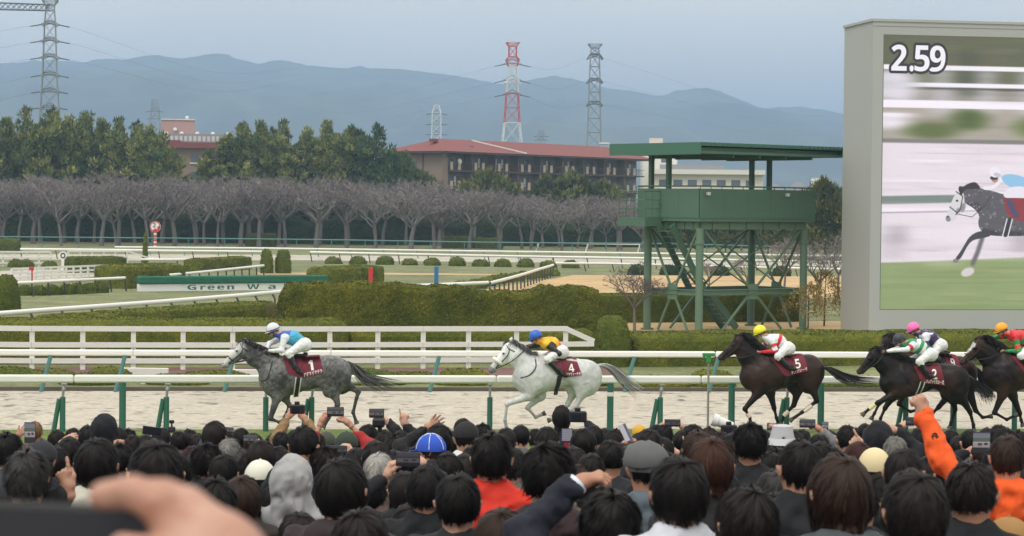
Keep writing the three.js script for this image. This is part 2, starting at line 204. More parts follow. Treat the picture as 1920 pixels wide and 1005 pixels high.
// leafy solids: a bumpy body plus leaf-sized faces all over it
const GREEN = { hedge: [[0.052, 0.068, 0.012], [0.1, 0.112, 0.017], [0.19, 0.175, 0.025]], olive: [[0.066, 0.088, 0.014], [0.12, 0.14, 0.02], [0.225, 0.215, 0.03]], dark: [[0.022, 0.038, 0.014], [0.035, 0.055, 0.018], [0.055, 0.075, 0.022]], mid: [[0.055, 0.08, 0.014], [0.095, 0.12, 0.019], [0.15, 0.165, 0.026]], brown: [[0.075, 0.060, 0.025], [0.11, 0.085, 0.03], [0.10, 0.11, 0.025]], pale: [[0.10, 0.11, 0.035], [0.15, 0.15, 0.05], [0.19, 0.18, 0.06]] };
function leafMesh(base, pal, size, cover, seed, depth = 0.5) { // base geometry in metres; returns merged body + leaves with vertex colours
  const R = rng(seed); const g = base.index ? base.toNonIndexed() : base; const p = g.attributes.position; g.computeVertexNormals();
  const pos = [], nor = [], col = []; const a = V(), b = V(), c = V(), n = V(), q = V(), t1 = V(), t2 = V();
  const tone = (x, y, z) => { const w = fbm(x * 1.1 + seed, y * 1.1, z * 1.1, 3); const r = R() * 0.75 + w * 0.8 - 0.28; const [A0, B0, C0] = pal; const k = clamp(r); const m = k < 0.5 ? A0.map((v, i) => mix(v, B0[i], k * 2)) : B0.map((v, i) => mix(v, C0[i], k * 2 - 1)); return m; };
  const cols = new Float32Array(p.count * 3);
  for (let i = 0; i < p.count; i++) { const k = tone(p.getX(i), p.getY(i), p.getZ(i)); cols[i * 3] = k[0] * 0.8; cols[i * 3 + 1] = k[1] * 0.8; cols[i * 3 + 2] = k[2] * 0.8; }
  g.setAttribute('color', new THREE.BufferAttribute(cols, 3));
  for (let i = 0; i < p.count; i += 3) {
    a.fromBufferAttribute(p, i); b.fromBufferAttribute(p, i + 1); c.fromBufferAttribute(p, i + 2); n.copy(b).sub(a).cross(q.copy(c).sub(a)); const area = n.length() / 2; n.normalize(); if (n.y < -0.5) continue;
    let cnt = area * cover / (size * size * 0.5); cnt = Math.floor(cnt) + (R() < cnt % 1 ? 1 : 0);
    for (let k = 0; k < cnt; k++) {
      let u = R(), v = R(); if (u + v > 1) { u = 1 - u; v = 1 - v; } const o = V().copy(a).addScaledVector(q.copy(b).sub(a), u).addScaledVector(q.copy(c).sub(a), v).addScaledVector(n, (R() - 0.4) * size * depth * 1.3);
      const nn = V(n.x + (R() - 0.5) * 1.7, n.y + (R() - 0.3) * 1.5, n.z + (R() - 0.5) * 1.7).normalize(); t1.set(R() - 0.5, R() - 0.5 + 0.3, R() - 0.5).cross(nn).normalize(); t2.copy(nn).cross(t1); const L = size * (0.6 + 0.8 * R()), w = L * 0.34;
      const P0 = o.clone().addScaledVector(t2, -L / 2), P1 = o.clone().addScaledVector(t1, w), P2 = o.clone().addScaledVector(t2, L / 2), P3 = o.clone().addScaledVector(t1, -w); const K = tone(o.x, o.y, o.z);
      for (const X of [P0, P1, P2, P0, P2, P3]) { pos.push(X.x, X.y, X.z); nor.push(nn.x, nn.y, nn.z); col.push(...K); }
    }
  }
  const L = new THREE.BufferGeometry(); L.setAttribute('position', new THREE.Float32BufferAttribute(pos, 3)); L.setAttribute('normal', new THREE.Float32BufferAttribute(nor, 3)); L.setAttribute('color', new THREE.Float32BufferAttribute(col, 3));
  return merge([g, L]);
}
const leafMat = new THREE.MeshPhysicalMaterial({ roughness: 0.8, vertexColors: true, specularIntensity: 0.25, side: THREE.DoubleSide });
function bumpy(g, amp, f, seed, flatten = 1) { g = mergeVertices(g); const p = g.attributes.position; g.computeVertexNormals(); const n = g.attributes.normal; for (let i = 0; i < p.count; i++) { const x = p.getX(i), y = p.getY(i), z = p.getZ(i); const k = (fbm(x * f + seed, y * f, z * f, 3) - 0.5) * 2 * amp; p.setXYZ(i, x + n.getX(i) * k, Math.max(0.0, y + n.getY(i) * k * flatten), z + n.getZ(i) * k); } g.computeVertexNormals(); return g; }
function hedgeBox(L, h, w, o = {}) { const s = o.step || 0.25; const g = new THREE.BoxGeometry(L, h, w, Math.max(1, Math.ceil(L / s)), Math.max(1, Math.ceil(h / s)), Math.max(1, Math.ceil(w / s))); const p = g.attributes.position, r = Math.min(o.r ?? 0.22, h * 0.45, w * 0.45);
  for (let i = 0; i < p.count; i++) { let x = p.getX(i), y = p.getY(i), z = p.getZ(i); const cx = clamp(x, -L / 2 + r, L / 2 - r), cy = Math.min(y, h / 2 - r), cz = clamp(z, -w / 2 + r, w / 2 - r); const d = V(x - cx, y - cy, z - cz), l = d.length(); if (l > r) { d.multiplyScalar(r / l); x = cx + d.x; y = cy + d.y; z = cz + d.z; } y += h / 2; if (o.top) y *= o.top(x) / h; p.setXYZ(i, x, y, z); }
  g.deleteAttribute('uv'); g.deleteAttribute('normal'); return g; }
function hedge(name, label, p0, p1, h, w, o = {}) { const mid = p0.clone().add(p1).multiplyScalar(0.5), L = p0.distanceTo(p1) ; const turn = Math.atan2(-(p1.z - p0.z), p1.x - p0.x); const D = -mid.z; const size = o.size || Math.max(0.045, D * 0.0007);
  const g = leafMesh(bumpy(hedgeBox(L, h, w, { step: Math.max(0.2, D / 300), ...o }), o.amp ?? 0.07, o.f ?? 1.3, o.seed || L * 7), GREEN[o.pal || 'olive'], size, o.cover ?? 1.1, Math.floor(L * 131 + D * 17));
  const m = solo(name, g, leafMat, label, 'hedge', o.group); m.position.copy(mid); m.rotation.y = turn; return m; }
function domeGeo(rx, h, rz, o = {}) { const g = new THREE.SphereGeometry(1, o.seg || 18, o.rows || 10, 0, Math.PI * 2, 0, Math.PI * (o.cut || 0.55)); const p = g.attributes.position; const e = o.pow || 1; for (let i = 0; i < p.count; i++) { const y = p.getY(i), c0 = Math.cos(Math.PI * (o.cut || 0.55)); const t = (y - c0) / (1 - c0); const rad = Math.hypot(p.getX(i), p.getZ(i)), k = rad > 1e-6 ? Math.pow(rad, e) / rad : 0; p.setXYZ(i, p.getX(i) * rx * k, t * h, p.getZ(i) * rz * k); } g.deleteAttribute('uv'); g.deleteAttribute('normal'); return g; }
const domeCache = {};
function dome(name, label, pos, rx, h, rz, o = {}) { const D = -pos.z, size = o.size || Math.max(0.06, D * 0.0009), key = o.key; let g = key && domeCache[key]; if (!g) { g = leafMesh(bumpy(domeGeo(rx, h, rz, o), o.amp ?? 0.05, o.f ?? 2, o.seed || pos.x * 3), GREEN[o.pal || 'mid'], size, o.cover ?? 1.0, Math.floor(Math.abs(pos.x * 91 + pos.z * 13)) + 1); if (key) domeCache[key] = g; } const m = solo(name, g, leafMat, label, o.cat || 'shrub', o.group); m.position.copy(pos); m.rotation.y = o.turn ?? (pos.x * 1.7) % 6; return m; }
const yTop = (px, py, D) => Math.max(0.2, yAt(px, py, D));

// --- the rail of the turf course, right behind the horses ---
function railProfile(a, b, hh, ww) { // a rounded rail between two points
  const L = a.distanceTo(b); const g = rbx(L, hh, ww, Math.min(hh, ww) * 0.45, 0, 0, 0, 0, 3); g.rotateY(Math.atan2(-(b.z - a.z), b.x - a.x)); const m = a.clone().add(b).multiplyScalar(0.5); return g.translate(m.x, m.y, m.z); }
{
  const t = thing('turf_rail', 'long white running rail on green posts right behind the galloping horses', 'rail', T(0, 0)); const off = t.position; const loc = (p) => p.clone().sub(off);
  const h = 1.13; const joints = [-8, -3.0, 1.55, 6.1, 10.65, 15.2, 19.75, 24.3, 29];
  for (let i = 0; i + 1 < joints.length; i++) part('rail_section', railProfile(loc(T(joints[i] + 0.004, 0, h)), loc(T(joints[i + 1] - 0.004, 0, h)), 0.175, 0.11), M.white, t);
  const at = (px) => sOf(G(px, 808));
  const gP = new THREE.CylinderGeometry(0.072, 0.075, 1.04, 14).translate(0, 0.52, 0), gS = new THREE.CylinderGeometry(0.06, 0.062, 0.74, 14).translate(0, 0.37, 0);
  for (const px of [230, 1144, 1372, 1540, 1790]) { const m = part('post', gP, M.post, t); m.position.copy(loc(T(at(px), 0))); if (px === 1144) part('band', new THREE.CylinderGeometry(0.078, 0.078, 0.09, 14).translate(0, 0.81, 0), M.white, m); }
  for (const px of [498, 918, 1905]) { const m = part('post', gS, M.post, t); m.position.copy(loc(T(at(px), 0))); part('stem', [new THREE.CylinderGeometry(0.022, 0.03, 0.3, 8).translate(0, 0.88, 0), rbx(0.11, 0.05, 0.09, 0.015, 0, 1.02, 0)], M.metal, m); }
  for (const px of [118, 312, 584, 1238, 1476, 1700]) { const m = part('post', gS, M.post, t); m.position.copy(loc(T(at(px), 0))); part('brace', bar(V(-0.19, 0, 0.0), V(-0.07, 0.7, 0.02), 0.055, 12, 0.05), M.post, m); part('stem', [bar(V(0, 0.72, 0), V(0.02, 0.92, 0), 0.03, 8), bar(V(0.02, 0.9, 0), V(0.03, 1.0, 0), 0.045, 8, 0.02), rbx(0.13, 0.05, 0.09, 0.015, 0.03, 1.02, 0)], M.metal, m); }
}
// --- the rail on the far side of the dirt ---
{
  const d0 = 10.35; const t = thing('dirt_rail', 'white running rail on slanting teal posts beyond the sand track', 'rail', T(0, d0)); const off = t.position; const loc = (p) => p.clone().sub(off); const h = 1.02;
  for (let s = -8; s < 33; s += 5.125) part('rail_section', railProfile(loc(T(s + 0.004, d0, h)), loc(T(s + 5.121, d0, h)), 0.165, 0.11), M.white, t);
  const g = bar(V(-0.12, 0, 0), V(0.13, 0.95, 0), 0.055, 12);
  for (const px of [95, 230, 430, 620, 812, 1000, 1183, 1345, 1520, 1700, 1880]) { const m = part('post', g, M.teal, t); m.position.copy(loc(T(sOf(gd(px, 60)), d0))); }
}
// --- white paddock fence with three boards and a sloping end ---
{
  const P = [[-34, 66.3], [60, 66.3], [155, 66.5], [250, 66.7], [343, 66.9], [436, 67.1], [528, 67.4], [618, 67.7], [708, 68], [793, 68.3], [878, 68.6], [968, 68.9], [1060, 69.2]].map(([px, D]) => gd(px, D));
  const t = thing('board_fence', 'white three board fence with a slanted end in front of the clipped hedges', 'fence', P[1]); const loc = (p, y) => V(p.x - P[1].x, y, p.z - P[1].z);
  const turn = Math.atan2(-(P[5].z - P[1].z), P[5].x - P[1].x); const gp = rbx(0.145, 1.28, 0.11, 0.012, 0, 0.64, 0);
  P.forEach((p, i) => { const m = part('post', gp, M.whiteOld, t); m.position.copy(loc(p, 0)); m.rotation.y = turn; if (i + 1 < P.length) for (const y of [1.215, 0.74, 0.27]) { const q = P[i + 1], a = loc(p, y), b = loc(q, y); a.z += 0.075; b.z += 0.075; const e = b.clone().sub(a).normalize().multiplyScalar(0.003); part('board', beam(a.add(e), b.sub(e), 0.035, 0.155), M.whiteOld, t); } });
  const last = P[P.length - 1], end = gd(1113, 69.5); const a = loc(last, 1.215), b = loc(end, 0.82); a.z += 0.075; b.z += 0.075; part('end_board', beam(a, b, 0.035, 0.155), M.whiteOld, t); const c = loc(last, 0.74), d = loc(end, 0.74); c.z += 0.08; d.z += 0.08; part('board', beam(c, d, 0.035, 0.155), M.whiteOld, t);
}
// --- clipped hedges ---
hedge('clipped_hedge', 'low olive hedge with rounded end behind the left half of the white board fence', gd(-70, 69.5), gd(648, 71.2), 1.32, 2.5, { r: 0.34, seed: 3 });
hedge('clipped_hedge', 'low hedge with thin yellow top edge under the tall hedge', gd(652, 71.2), gd(1112, 72.2), 1.02, 1.3, { r: 0.2, seed: 5 });
hedge('clipped_hedge', 'long low olive hedge at the foot of the video screen and green tower', gd(1170, 71.5), gd(2040, 75), 0.98, 2.9, { r: 0.3, seed: 8 });
{ // the tall hedge: several shrubs grown together, top uneven
  const a = gd(527, 79), b = gd(1113, 82), L = a.distanceTo(b);
  const top = (x) => { const t = x / L + 0.5; return 2.2 - 0.12 * smooth(0.3, 0.4, t) - 0.16 * smooth(0.56, 0.6, t) + 0.16 * smooth(0.8, 0.84, t) - 0.14 * Math.exp(-((t - 0.655) ** 2) / 0.0002) + 0.22 * (fbm(x * 2.3, 1, 3, 3) - 0.5) - 0.35 * smooth(0.03, 0, t); };
  hedge('tall_hedge', 'tall dense hedge with ragged top in the middle of the picture', a, b, 2.2, 1.7, { top, pal: 'hedge', r: 0.2, amp: 0.12, f: 1.6, seed: 11, cover: 1.5, size: 0.075 });
}
hedge('clipped_hedge', 'yellowish hedge slanting away below the white jump rail', gd(92, 77), gd(474, 90), 1.05, 1.5, { r: 0.25, seed: 14 });
dome('round_bush', 'browning round bush at the left end of the tall hedge', gd(500, 90), 0.75, 1.05, 0.7, { pal: 'brown', pow: 0.6, amp: 0.1, cat: 'bush' });
hedge('clipped_hedge', 'dark hedge behind the small bare tree and under the green tower', gd(1100, 97.5), gd(1500, 100.5), yTop(1150, 551, 98), 1.6, { pal: 'mid', seed: 16 });
dome('topiary_ball', 'egg shaped topiary bush at the end of the white board fence', gd(1146, 70.3), 0.59, 1.58, 0.59, { pow: 0.5, amp: 0.04, cut: 0.62, pal: 'mid', cat: 'topiary' });
// low shrubs in the bed between sand and fence
const bed = 'low mounded shrubs in the bed behind the sand track';
[[20, 63.2, 60, 698, 'far left mounded shrub below the board fence'], [98, 62.6, 50, 700, 'mounded shrub between the second and first fence posts at far left'], [207, 63.5, 42, 691, 'domed shrub under the third white fence post'], [165, 61.2, 55, 716, 'flat shrub left of the third green rail post'], [330, 61.6, 62, 715, 'flat shrub beside the small white ground board'], [405, 62.8, 75, 695, 'wide mounded shrub under the grey leading horse nose'], [690, 62.2, 70, 693, 'mounded shrub just behind the grey leading horse tail'], [775, 63, 55, 697, 'mounded shrub midway between the two grey horses'], [868, 62.4, 52, 691, 'mounded shrub in front of the pale grey horse nose'], [1085, 62.6, 60, 702, 'mounded shrub below the pale grey horse belly'], [1230, 62.3, 62, 715, 'flat shrub below the pale grey horse tail'], [1335, 62.8, 45, 694, 'mounded shrub by the thin pole with the green head'], [1590, 62.4, 55, 706, 'mounded shrub below the dark tail of horse five'], [1645, 63.2, 40, 712, 'flat shrub in front of the third group of horses'], [1830, 63, 55, 705, 'mounded shrub below the last horse head'], [1910, 63.4, 50, 700, 'rightmost mounded shrub behind the sand track']].forEach(([px, D, hw, top, label], i) => dome('mounded_shrub', label, gd(px, D), hw / F * D, Math.max(0.28, yTop(px, top, D)), 0.55, { pal: i % 3 ? 'olive' : 'mid', pow: 0.75, group: bed, turn: 0 }));
[[272, 64.8, 44, 'low white board lying behind the shrubs at left'], [462, 64.6, 26, 'low white board behind the grey leading horse chest'], [272, 61.4, 8, 'small white ground block beside the sand track'], [1045, 64.8, 24, 'low white board behind the pale grey horse']].forEach(([px, D, hw, label]) => { const m = solo('white_board', rbx(hw * 2 / F * D, 0.2, 0.12, 0.02, 0, 0.1, 0), M.whiteOld, label, 'board'); m.position.copy(gd(px, D)); });

// --- rails further in: posts with a rail following points of the photograph ---
function farRail(label, pts, h, o = {}) { // pts: [px, py of the rail, ...]
  const W3 = pts.map(([px, py]) => G(px, py, h)); const t = thing(o.name || 'course_rail', label, 'rail', V(W3[0].x, 0, W3[0].z)); const off = t.position; const curve = new THREE.CatmullRomCurve3(W3.map((p) => p.clone().sub(off)), false, 'centripetal'); const len = curve.getLength();
  const shape = new THREE.TubeGeometry(curve, Math.max(2, Math.ceil(len / 1.5)), o.r || 0.075, 8); part('rail', shape, o.mat || M.white, t);
  if (o.low) part('rail', shape.clone().translate(0, -o.low, 0), o.mat || M.white, t);
  const n = Math.round(len / (o.gap || 3)); const post = o.post || bar(V(0.16, -h, 0), V(0, -0.06, 0), 0.05, 6); for (let i = 0; i <= n; i++) { const u = i / n, p = curve.getPointAt(u), tg = curve.getTangentAt(u); const m = part('post', post, o.pm || M.bracket, t); m.position.copy(p); m.rotation.y = Math.atan2(-tg.z, tg.x) + (o.twist || 0); }
  return t;
}
farRail('white jump course rail slanting from the left edge towards the tall hedge', [[-60, 593], [0, 588], [150, 577], [300, 566], [450, 554], [530, 547], [640, 541], [800, 535], [915, 530]], 0.9, { r: 0.095, gap: 2.1, post: merge([bar(V(0, -0.9, 0.12), V(0, -0.3, 0.14), 0.045, 6), bar(V(0, -0.3, 0.14), V(0, -0.05, 0), 0.05, 6)]), twist: 0 });
farRail('curving white rail with close dark posts above the tan field', [[918, 531], [960, 520], [985, 513], [1010, 505], [1037, 497]], 0.85, { r: 0.09, gap: 2.2 });
farRail('white rail in front of the far sand track, right of the twin topiaries', [[582, 473], [760, 476.5], [960, 480.5], [1240, 485], [1600, 492], [1960, 498]], 0.85, { r: 0.1, gap: 2.9 });
farRail('white rail in front of the far sand track, left of the twin topiaries', [[38, 467], [200, 468.5], [350, 470.5], [492, 472]], 0.85, { r: 0.1, gap: 3 });
farRail('distant white rail just beyond the far sand track', [[215, 463], [460, 465], [700, 468], [960, 471.5], [1240, 475], [1600, 480], [1960, 485]], 0.78, { r: 0.075, gap: 3.2, pm: M.teal });
farRail('short white rail at the top of the tan field beside the tower', [[1042, 493.5], [1150, 494.5], [1240, 496.5], [1460, 502], [1600, 505]], 0.62, { r: 0.075, gap: 2.2 });
farRail('white rail with slanting dark posts above the small shrubs at left', [[28, 531], [130, 526], [234, 521]], 0.75, { r: 0.08, gap: 1.5 });
farRail('white rail right of the jump hurdle wing', [[316, 516], [400, 508], [494, 498]], 0.75, { r: 0.085, gap: 2.2 });
farRail('thin white rail between the left hedge block and the twin topiaries', [[265, 486.5], [330, 487], [372, 486]], 0.7, { r: 0.09, gap: 3 });
farRail('long teal rail fence in front of the bare cherry trees', [[-60, 443.5], [300, 446.5], [600, 449.5], [960, 455], [1240, 457], [1600, 466], [1960, 470]], 1.15, { name: 'rail_fence', r: 0.07, gap: 4, mat: M.teal, pm: M.teal, post: bar(V(0, -1.15, 0), V(0, 0, 0), 0.05, 6) });
farRail('dotted green and white barrier tape on the far fence', [[1010, 455.5], [1100, 457], [1200, 458.5]], 1.0, { name: 'barrier_tape', r: 0.06, gap: 6, pm: M.white, post: bar(V(-0.3, -1, 0), V(0, 0, 0), 0.08, 6) });
function ladderFence(label, a, b, h, n, slope) { const t = thing('white_fence', label, 'fence', a); const d = b.clone().sub(a); const L = d.length(); t.rotation.y = Math.atan2(-d.z, d.x); for (const y of [h, h * 0.62, h * 0.26]) part('board', rbx(L, 0.13, 0.06, 0.01, L / 2, y, 0.08), M.whiteOld, t); for (let i = 0; i <= n; i++) part('post', rbx(0.14, h, 0.1, 0.01, L * i / n, h / 2, 0), M.whiteOld, t); if (slope) part('end_board', beam(V(L, h, 0.08), V(L + slope, h * 0.55, 0.08), 0.06, 0.13), M.whiteOld, t); return t; }
ladderFence('white board fence at the far left edge beside the round number sign', gd(-40, 172), gd(95, 174), 1.15, 6);
ladderFence('white board fence with slanted end behind the left hedge block', gd(128, 178), gd(238, 180), 1.15, 5, 1.7);
ladderFence('low white picket barrier slanting behind the small shrubs at left', gd(22, 143), gd(205, 154), 0.72, 13);
// --- hedge blocks, cones and domes inside the course ---
hedge('hedge_wing', 'light topped hedge wing at the left end of the jump hurdle', gd(206, 131), gd(318, 136), 1.35, 2.6, { r: 0.3, seed: 31 });
hedge('hedge_wing', 'hedge wing at the right end of the jump hurdle by the red post', gd(606, 136), gd(690, 143), 1.18, 2.4, { r: 0.3, seed: 33 });
hedge('hedge_block', 'dark hedge block beside the round white number sign', gd(126, 160), gd(228, 163), 1.12, 1.6, { r: 0.2, seed: 35, pal: 'mid' });
hedge('hedge_block', 'small hedge block left of the twin topiaries', gd(362, 164), gd(455, 174), 0.95, 1.6, { r: 0.2, seed: 37 });
hedge('hedge_block', 'low rounded hedge at the far left edge under the cherry trees', gd(-50, 231), gd(38, 232), 1.25, 2, { r: 0.5, seed: 38, pal: 'mid' });
dome('topiary_cone', 'rounded topiary cone at the left edge of the picture', gd(12, 99.5), 0.64, 1.72, 0.6, { pow: 0.6, pal: 'mid', cat: 'topiary', cut: 0.6 });
dome('topiary_cone', 'left one of the twin topiary cones', gd(500, 163), 0.45, 1.75, 0.45, { pow: 0.6, pal: 'mid', cat: 'topiary', cut: 0.6 });
dome('topiary_cone', 'right one of the twin topiary cones', gd(531, 163.5), 0.58, 1.72, 0.55, { pow: 0.55, pal: 'mid', cat: 'topiary', cut: 0.6 });
dome('narrow_cypress', 'thin pillar shaped cypress below the furlong post', gd(272, 182), 0.2, 2.65, 0.2, { pow: 0.6, pal: 'mid', cat: 'cypress', cut: 0.6 });
[625, 671, 722, 768, 810, 857, 901, 943, 986, 1028, 1070].forEach((px, i) => dome('domed_shrub', `domed shrub along the far sand track, ${fromLeft(i)}`, gd(px, 192 - i * 0.6), [0.72, 0.82, 0.78, 0.66, 0.72, 0.8][i % 6], 0.55 + 0.08 * (i % 3), 0.7, { pal: 'mid', pow: 0.7, group: 'row of domed shrubs along the far sand track' }));
[[868, 545, 24], [893, 541, 20], [913, 536, 14], [927, 532.5, 13], [946, 529.5, 13], [966, 527, 14], [986, 523.5, 16], [1009, 521, 16], [1031, 517.5, 13]].forEach(([px, py, hw], i) => { const p = G(px, py); dome('domed_shrub', `domed shrub in the slanting row by the tan field, ${fromLeft(i)}`, p, hw / F * -p.z, 0.55, 0.75, { pal: i % 2 ? 'mid' : 'olive', pow: 0.7, group: 'slanting row of domed shrubs by the tan field' }); });
[[46, 554], [72, 554], [98, 553], [124, 552], [146, 551], [168, 550], [190, 549]].forEach(([px, py], i) => { const p = G(px, py); dome('clipped_shrub', `clipped shrub under the slanting white rail, ${fromLeft(i)}`, p, 0.42, 0.55, 0.4, { pal: 'mid', pow: 0.5, group: 'clipped shrubs under the slanting rail' }); });
[[30, 501, 12], [48, 502, 16], [93, 505, 14]].forEach(([px, py, hw], i) => { const p = G(px, py); dome('domed_shrub', ['leftmost small shrub below the far left board fence', 'second small shrub below the far left board fence', 'small shrub next to the round number sign'][i], p, hw / F * -p.z, 0.6, 0.6, { pal: 'mid', pow: 0.7 }); });
[[1195, 515.5, 18], [1255, 515.5, 20], [1350, 517, 18], [1465, 518, 18]].forEach(([px, py, hw], i) => { const p = G(px, py); dome('domed_shrub', ['domed shrub left of the green tower on the tan field edge', 'domed shrub seen between the left tower columns', 'domed shrub seen through the middle of the tower', 'domed shrub seen beside the right tower column'][i], p, hw / F * -p.z, 0.75, 0.7, { pal: 'dark', pow: 0.7 }); });

// --- the jump hurdle: brush on a white board that reads Green Wall ---
{
  const a = G(258, 547), b = G(612, 543); const t = thing('jump_hurdle', 'long steeplechase hurdle with green brush top on a lettered white board', 'hurdle', a); const d = b.clone().sub(a), L = d.length(); t.rotation.y = Math.atan2(-d.z, d.x);
  const cv = document.createElement('canvas'); cv.width = 2048; cv.height = 96; const c = cv.getContext('2d'); c.fillStyle = '#e4e6e2'; c.fillRect(0, 0, 2048, 96); c.fillStyle = '#2e6b58'; c.font = 'bold 92px sans-serif';
  const put = (s, x0, w) => { c.save(); c.translate(x0, 80); c.scale(w / c.measureText(s).width, 1); c.fillText(s, 0, 0); c.restore(); }; // each letter on its own, widely spaced
  const k = 2048 / 354; [['G', 87, 20], ['r', 110, 12], ['e', 124, 16], ['e', 142, 16], ['n', 160, 17], ['W', 199, 24], ['a', 238, 18], ['l', 268, 6], ['l', 284, 6]].forEach(([s, x, w]) => put(s, x * k, w * k));
  const tx = new THREE.CanvasTexture(cv); tx.colorSpace = THREE.SRGBColorSpace;
  part('board', rbx(L, 0.44, 0.25, 0.02, L / 2, 0.22, 0), M.whiteOld, t);
  part('lettering', new THREE.PlaneGeometry(L, 0.42).translate(L / 2, 0.22, 0.131), mat(0xffffff, 0.6, { map: tx }), t);
  const R = rng(5); const bris = []; for (let i = 0; i < 5200; i++) { const x = R() * L, z = (R() - 0.5) * 0.5, y0 = 0.42 + 0.1 * R(), h = 0.3 + 0.12 * R(); const g = [x, y0, z, x + 0.05, y0, z + (R() - 0.5) * 0.05, x + (R() - 0.5) * 0.14, y0 + h, z + (R() - 0.5) * 0.14]; bris.push(...g); }
  const bg = new THREE.BufferGeometry(); bg.setAttribute('position', new THREE.Float32BufferAttribute(bris, 3)); bg.computeVertexNormals(); const core = rbx(L, 0.44, 0.5, 0.1, L / 2, 0.64, 0); part('brush', [core, bg], mat(lin('#2a6650'), 0.9, { side: THREE.DoubleSide }), t);
}
// --- posts and signs ---
{ const p = gd(695, 134), q = gd(818, 138); for (const [o, m, label, cat] of [[p, M.red, 'red marker post beside the right hurdle wing', 'post'], [q, M.blue, 'blue marker post behind the tall hedge', 'post']]) { const s = solo('marker_post', [rbx(0.25, 1.26, 0.2, 0.02, 0, 0.65, 0), rbx(0.36, 0.06, 0.3, 0.01, 0, 0.03, 0)], m, label, cat); s.position.copy(o); s.rotation.y = TURN; } }
function canvasTex(w, h, draw) { const cv = document.createElement('canvas'); cv.width = w; cv.height = h; draw(cv.getContext('2d'), w, h); const t = new THREE.CanvasTexture(cv); t.colorSpace = THREE.SRGBColorSpace; return t; }
{ // furlong post: striped pole with a round number disc
  const p = G(291, 464); const t = thing('furlong_post', 'red and white striped pole with round number disc in front of the cherry trees', 'furlong post', p);
  for (let i = 0; i < 8; i++) part('pole_band', new THREE.CylinderGeometry(0.17, 0.17, 0.235, 12).translate(0, 0.12 + i * 0.235, 0), i % 2 ? M.red : M.white, t);
  const disc = part('disc', new THREE.CylinderGeometry(0.62, 0.62, 0.12, 32).rotateX(Math.PI / 2).translate(0, 2.35, 0), M.white, t);
  part('number', new THREE.CircleGeometry(0.6, 32).translate(0, 2.35, 0.066), mat(0xffffff, 0.5, { map: canvasTex(128, 128, (c) => { c.fillStyle = '#e8e4e0'; c.fillRect(0, 0, 128, 128); c.strokeStyle = '#c8352f'; c.lineWidth = 12; c.beginPath(); c.arc(64, 64, 58, 0, 7); c.stroke(); c.fillStyle = '#c8352f'; c.beginPath(); c.moveTo(128, 40); c.lineTo(128, 128); c.lineTo(10, 128); c.lineTo(60, 84); c.fill(); c.font = 'bold 70px sans-serif'; c.fillStyle = '#39262a'; c.fillText('2', 34, 72); c.fillStyle = '#f0e6e2'; c.font = 'bold 50px sans-serif'; c.fillText('4', 66, 96); }) }), disc);
}
{ const p = G(118, 511); const t = thing('number_sign', 'round white sign with dark ring beside the hedge block', 'sign', p); part('post', rbx(0.2, 0.95, 0.1, 0.01, 0, 0.475, 0), M.white, t); const d = part('disc', new THREE.CylinderGeometry(0.29, 0.29, 0.08, 28).rotateX(Math.PI / 2).translate(0, 1.2, 0), M.white, t); part('ring', new THREE.TorusGeometry(0.14, 0.045, 8, 24).scale(1, 1.15, 0.5).translate(0, 1.2, 0.045), M.darkMetal, d); }
{ const p = G(60, 529); const t = thing('red_sign', 'small red signal on a post beside the service road', 'signal', p); part('post', new THREE.CylinderGeometry(0.05, 0.05, 0.75, 8).translate(0, 0.375, 0), M.red, t); part('head', rbx(0.3, 0.22, 0.12, 0.03, -0.04, 0.84, 0), M.red, t); }
{ const p = G(1327, 812); const t = thing('sensor_pole', 'thin grey pole with a bright green head beside the rail', 'pole', p); part('pole', new THREE.CylinderGeometry(0.022, 0.026, 1.6, 10).translate(0, 0.8, 0), M.metal, t); part('head', [rbx(0.27, 0.07, 0.12, 0.015, 0, 1.72, 0), rbx(0.1, 0.16, 0.1, 0.015, 0, 1.62, 0), rbx(0.05, 0.06, 0.08, 0.01, -0.1, 1.67, 0)], M.signGreen, t); }
// ---------- trees ----------
function triSoup() { const pos = [], col = []; return { pos, col, tri(a, b, c, k) { for (const p of [a, b, c]) { pos.push(p.x, p.y, p.z); col.push(...k); } }, geo() { const g = new THREE.BufferGeometry(); g.setAttribute('position', new THREE.Float32BufferAttribute(pos, 3)); g.setAttribute('color', new THREE.Float32BufferAttribute(col, 3)); g.computeVertexNormals(); return g; } }; }
const barkMat = vmat(0.9), twigMat = vmat(0.9, { side: THREE.DoubleSide }), needleMat = new THREE.MeshPhysicalMaterial({ roughness: 0.85, vertexColors: true, specularIntensity: 0.2, side: THREE.DoubleSide });
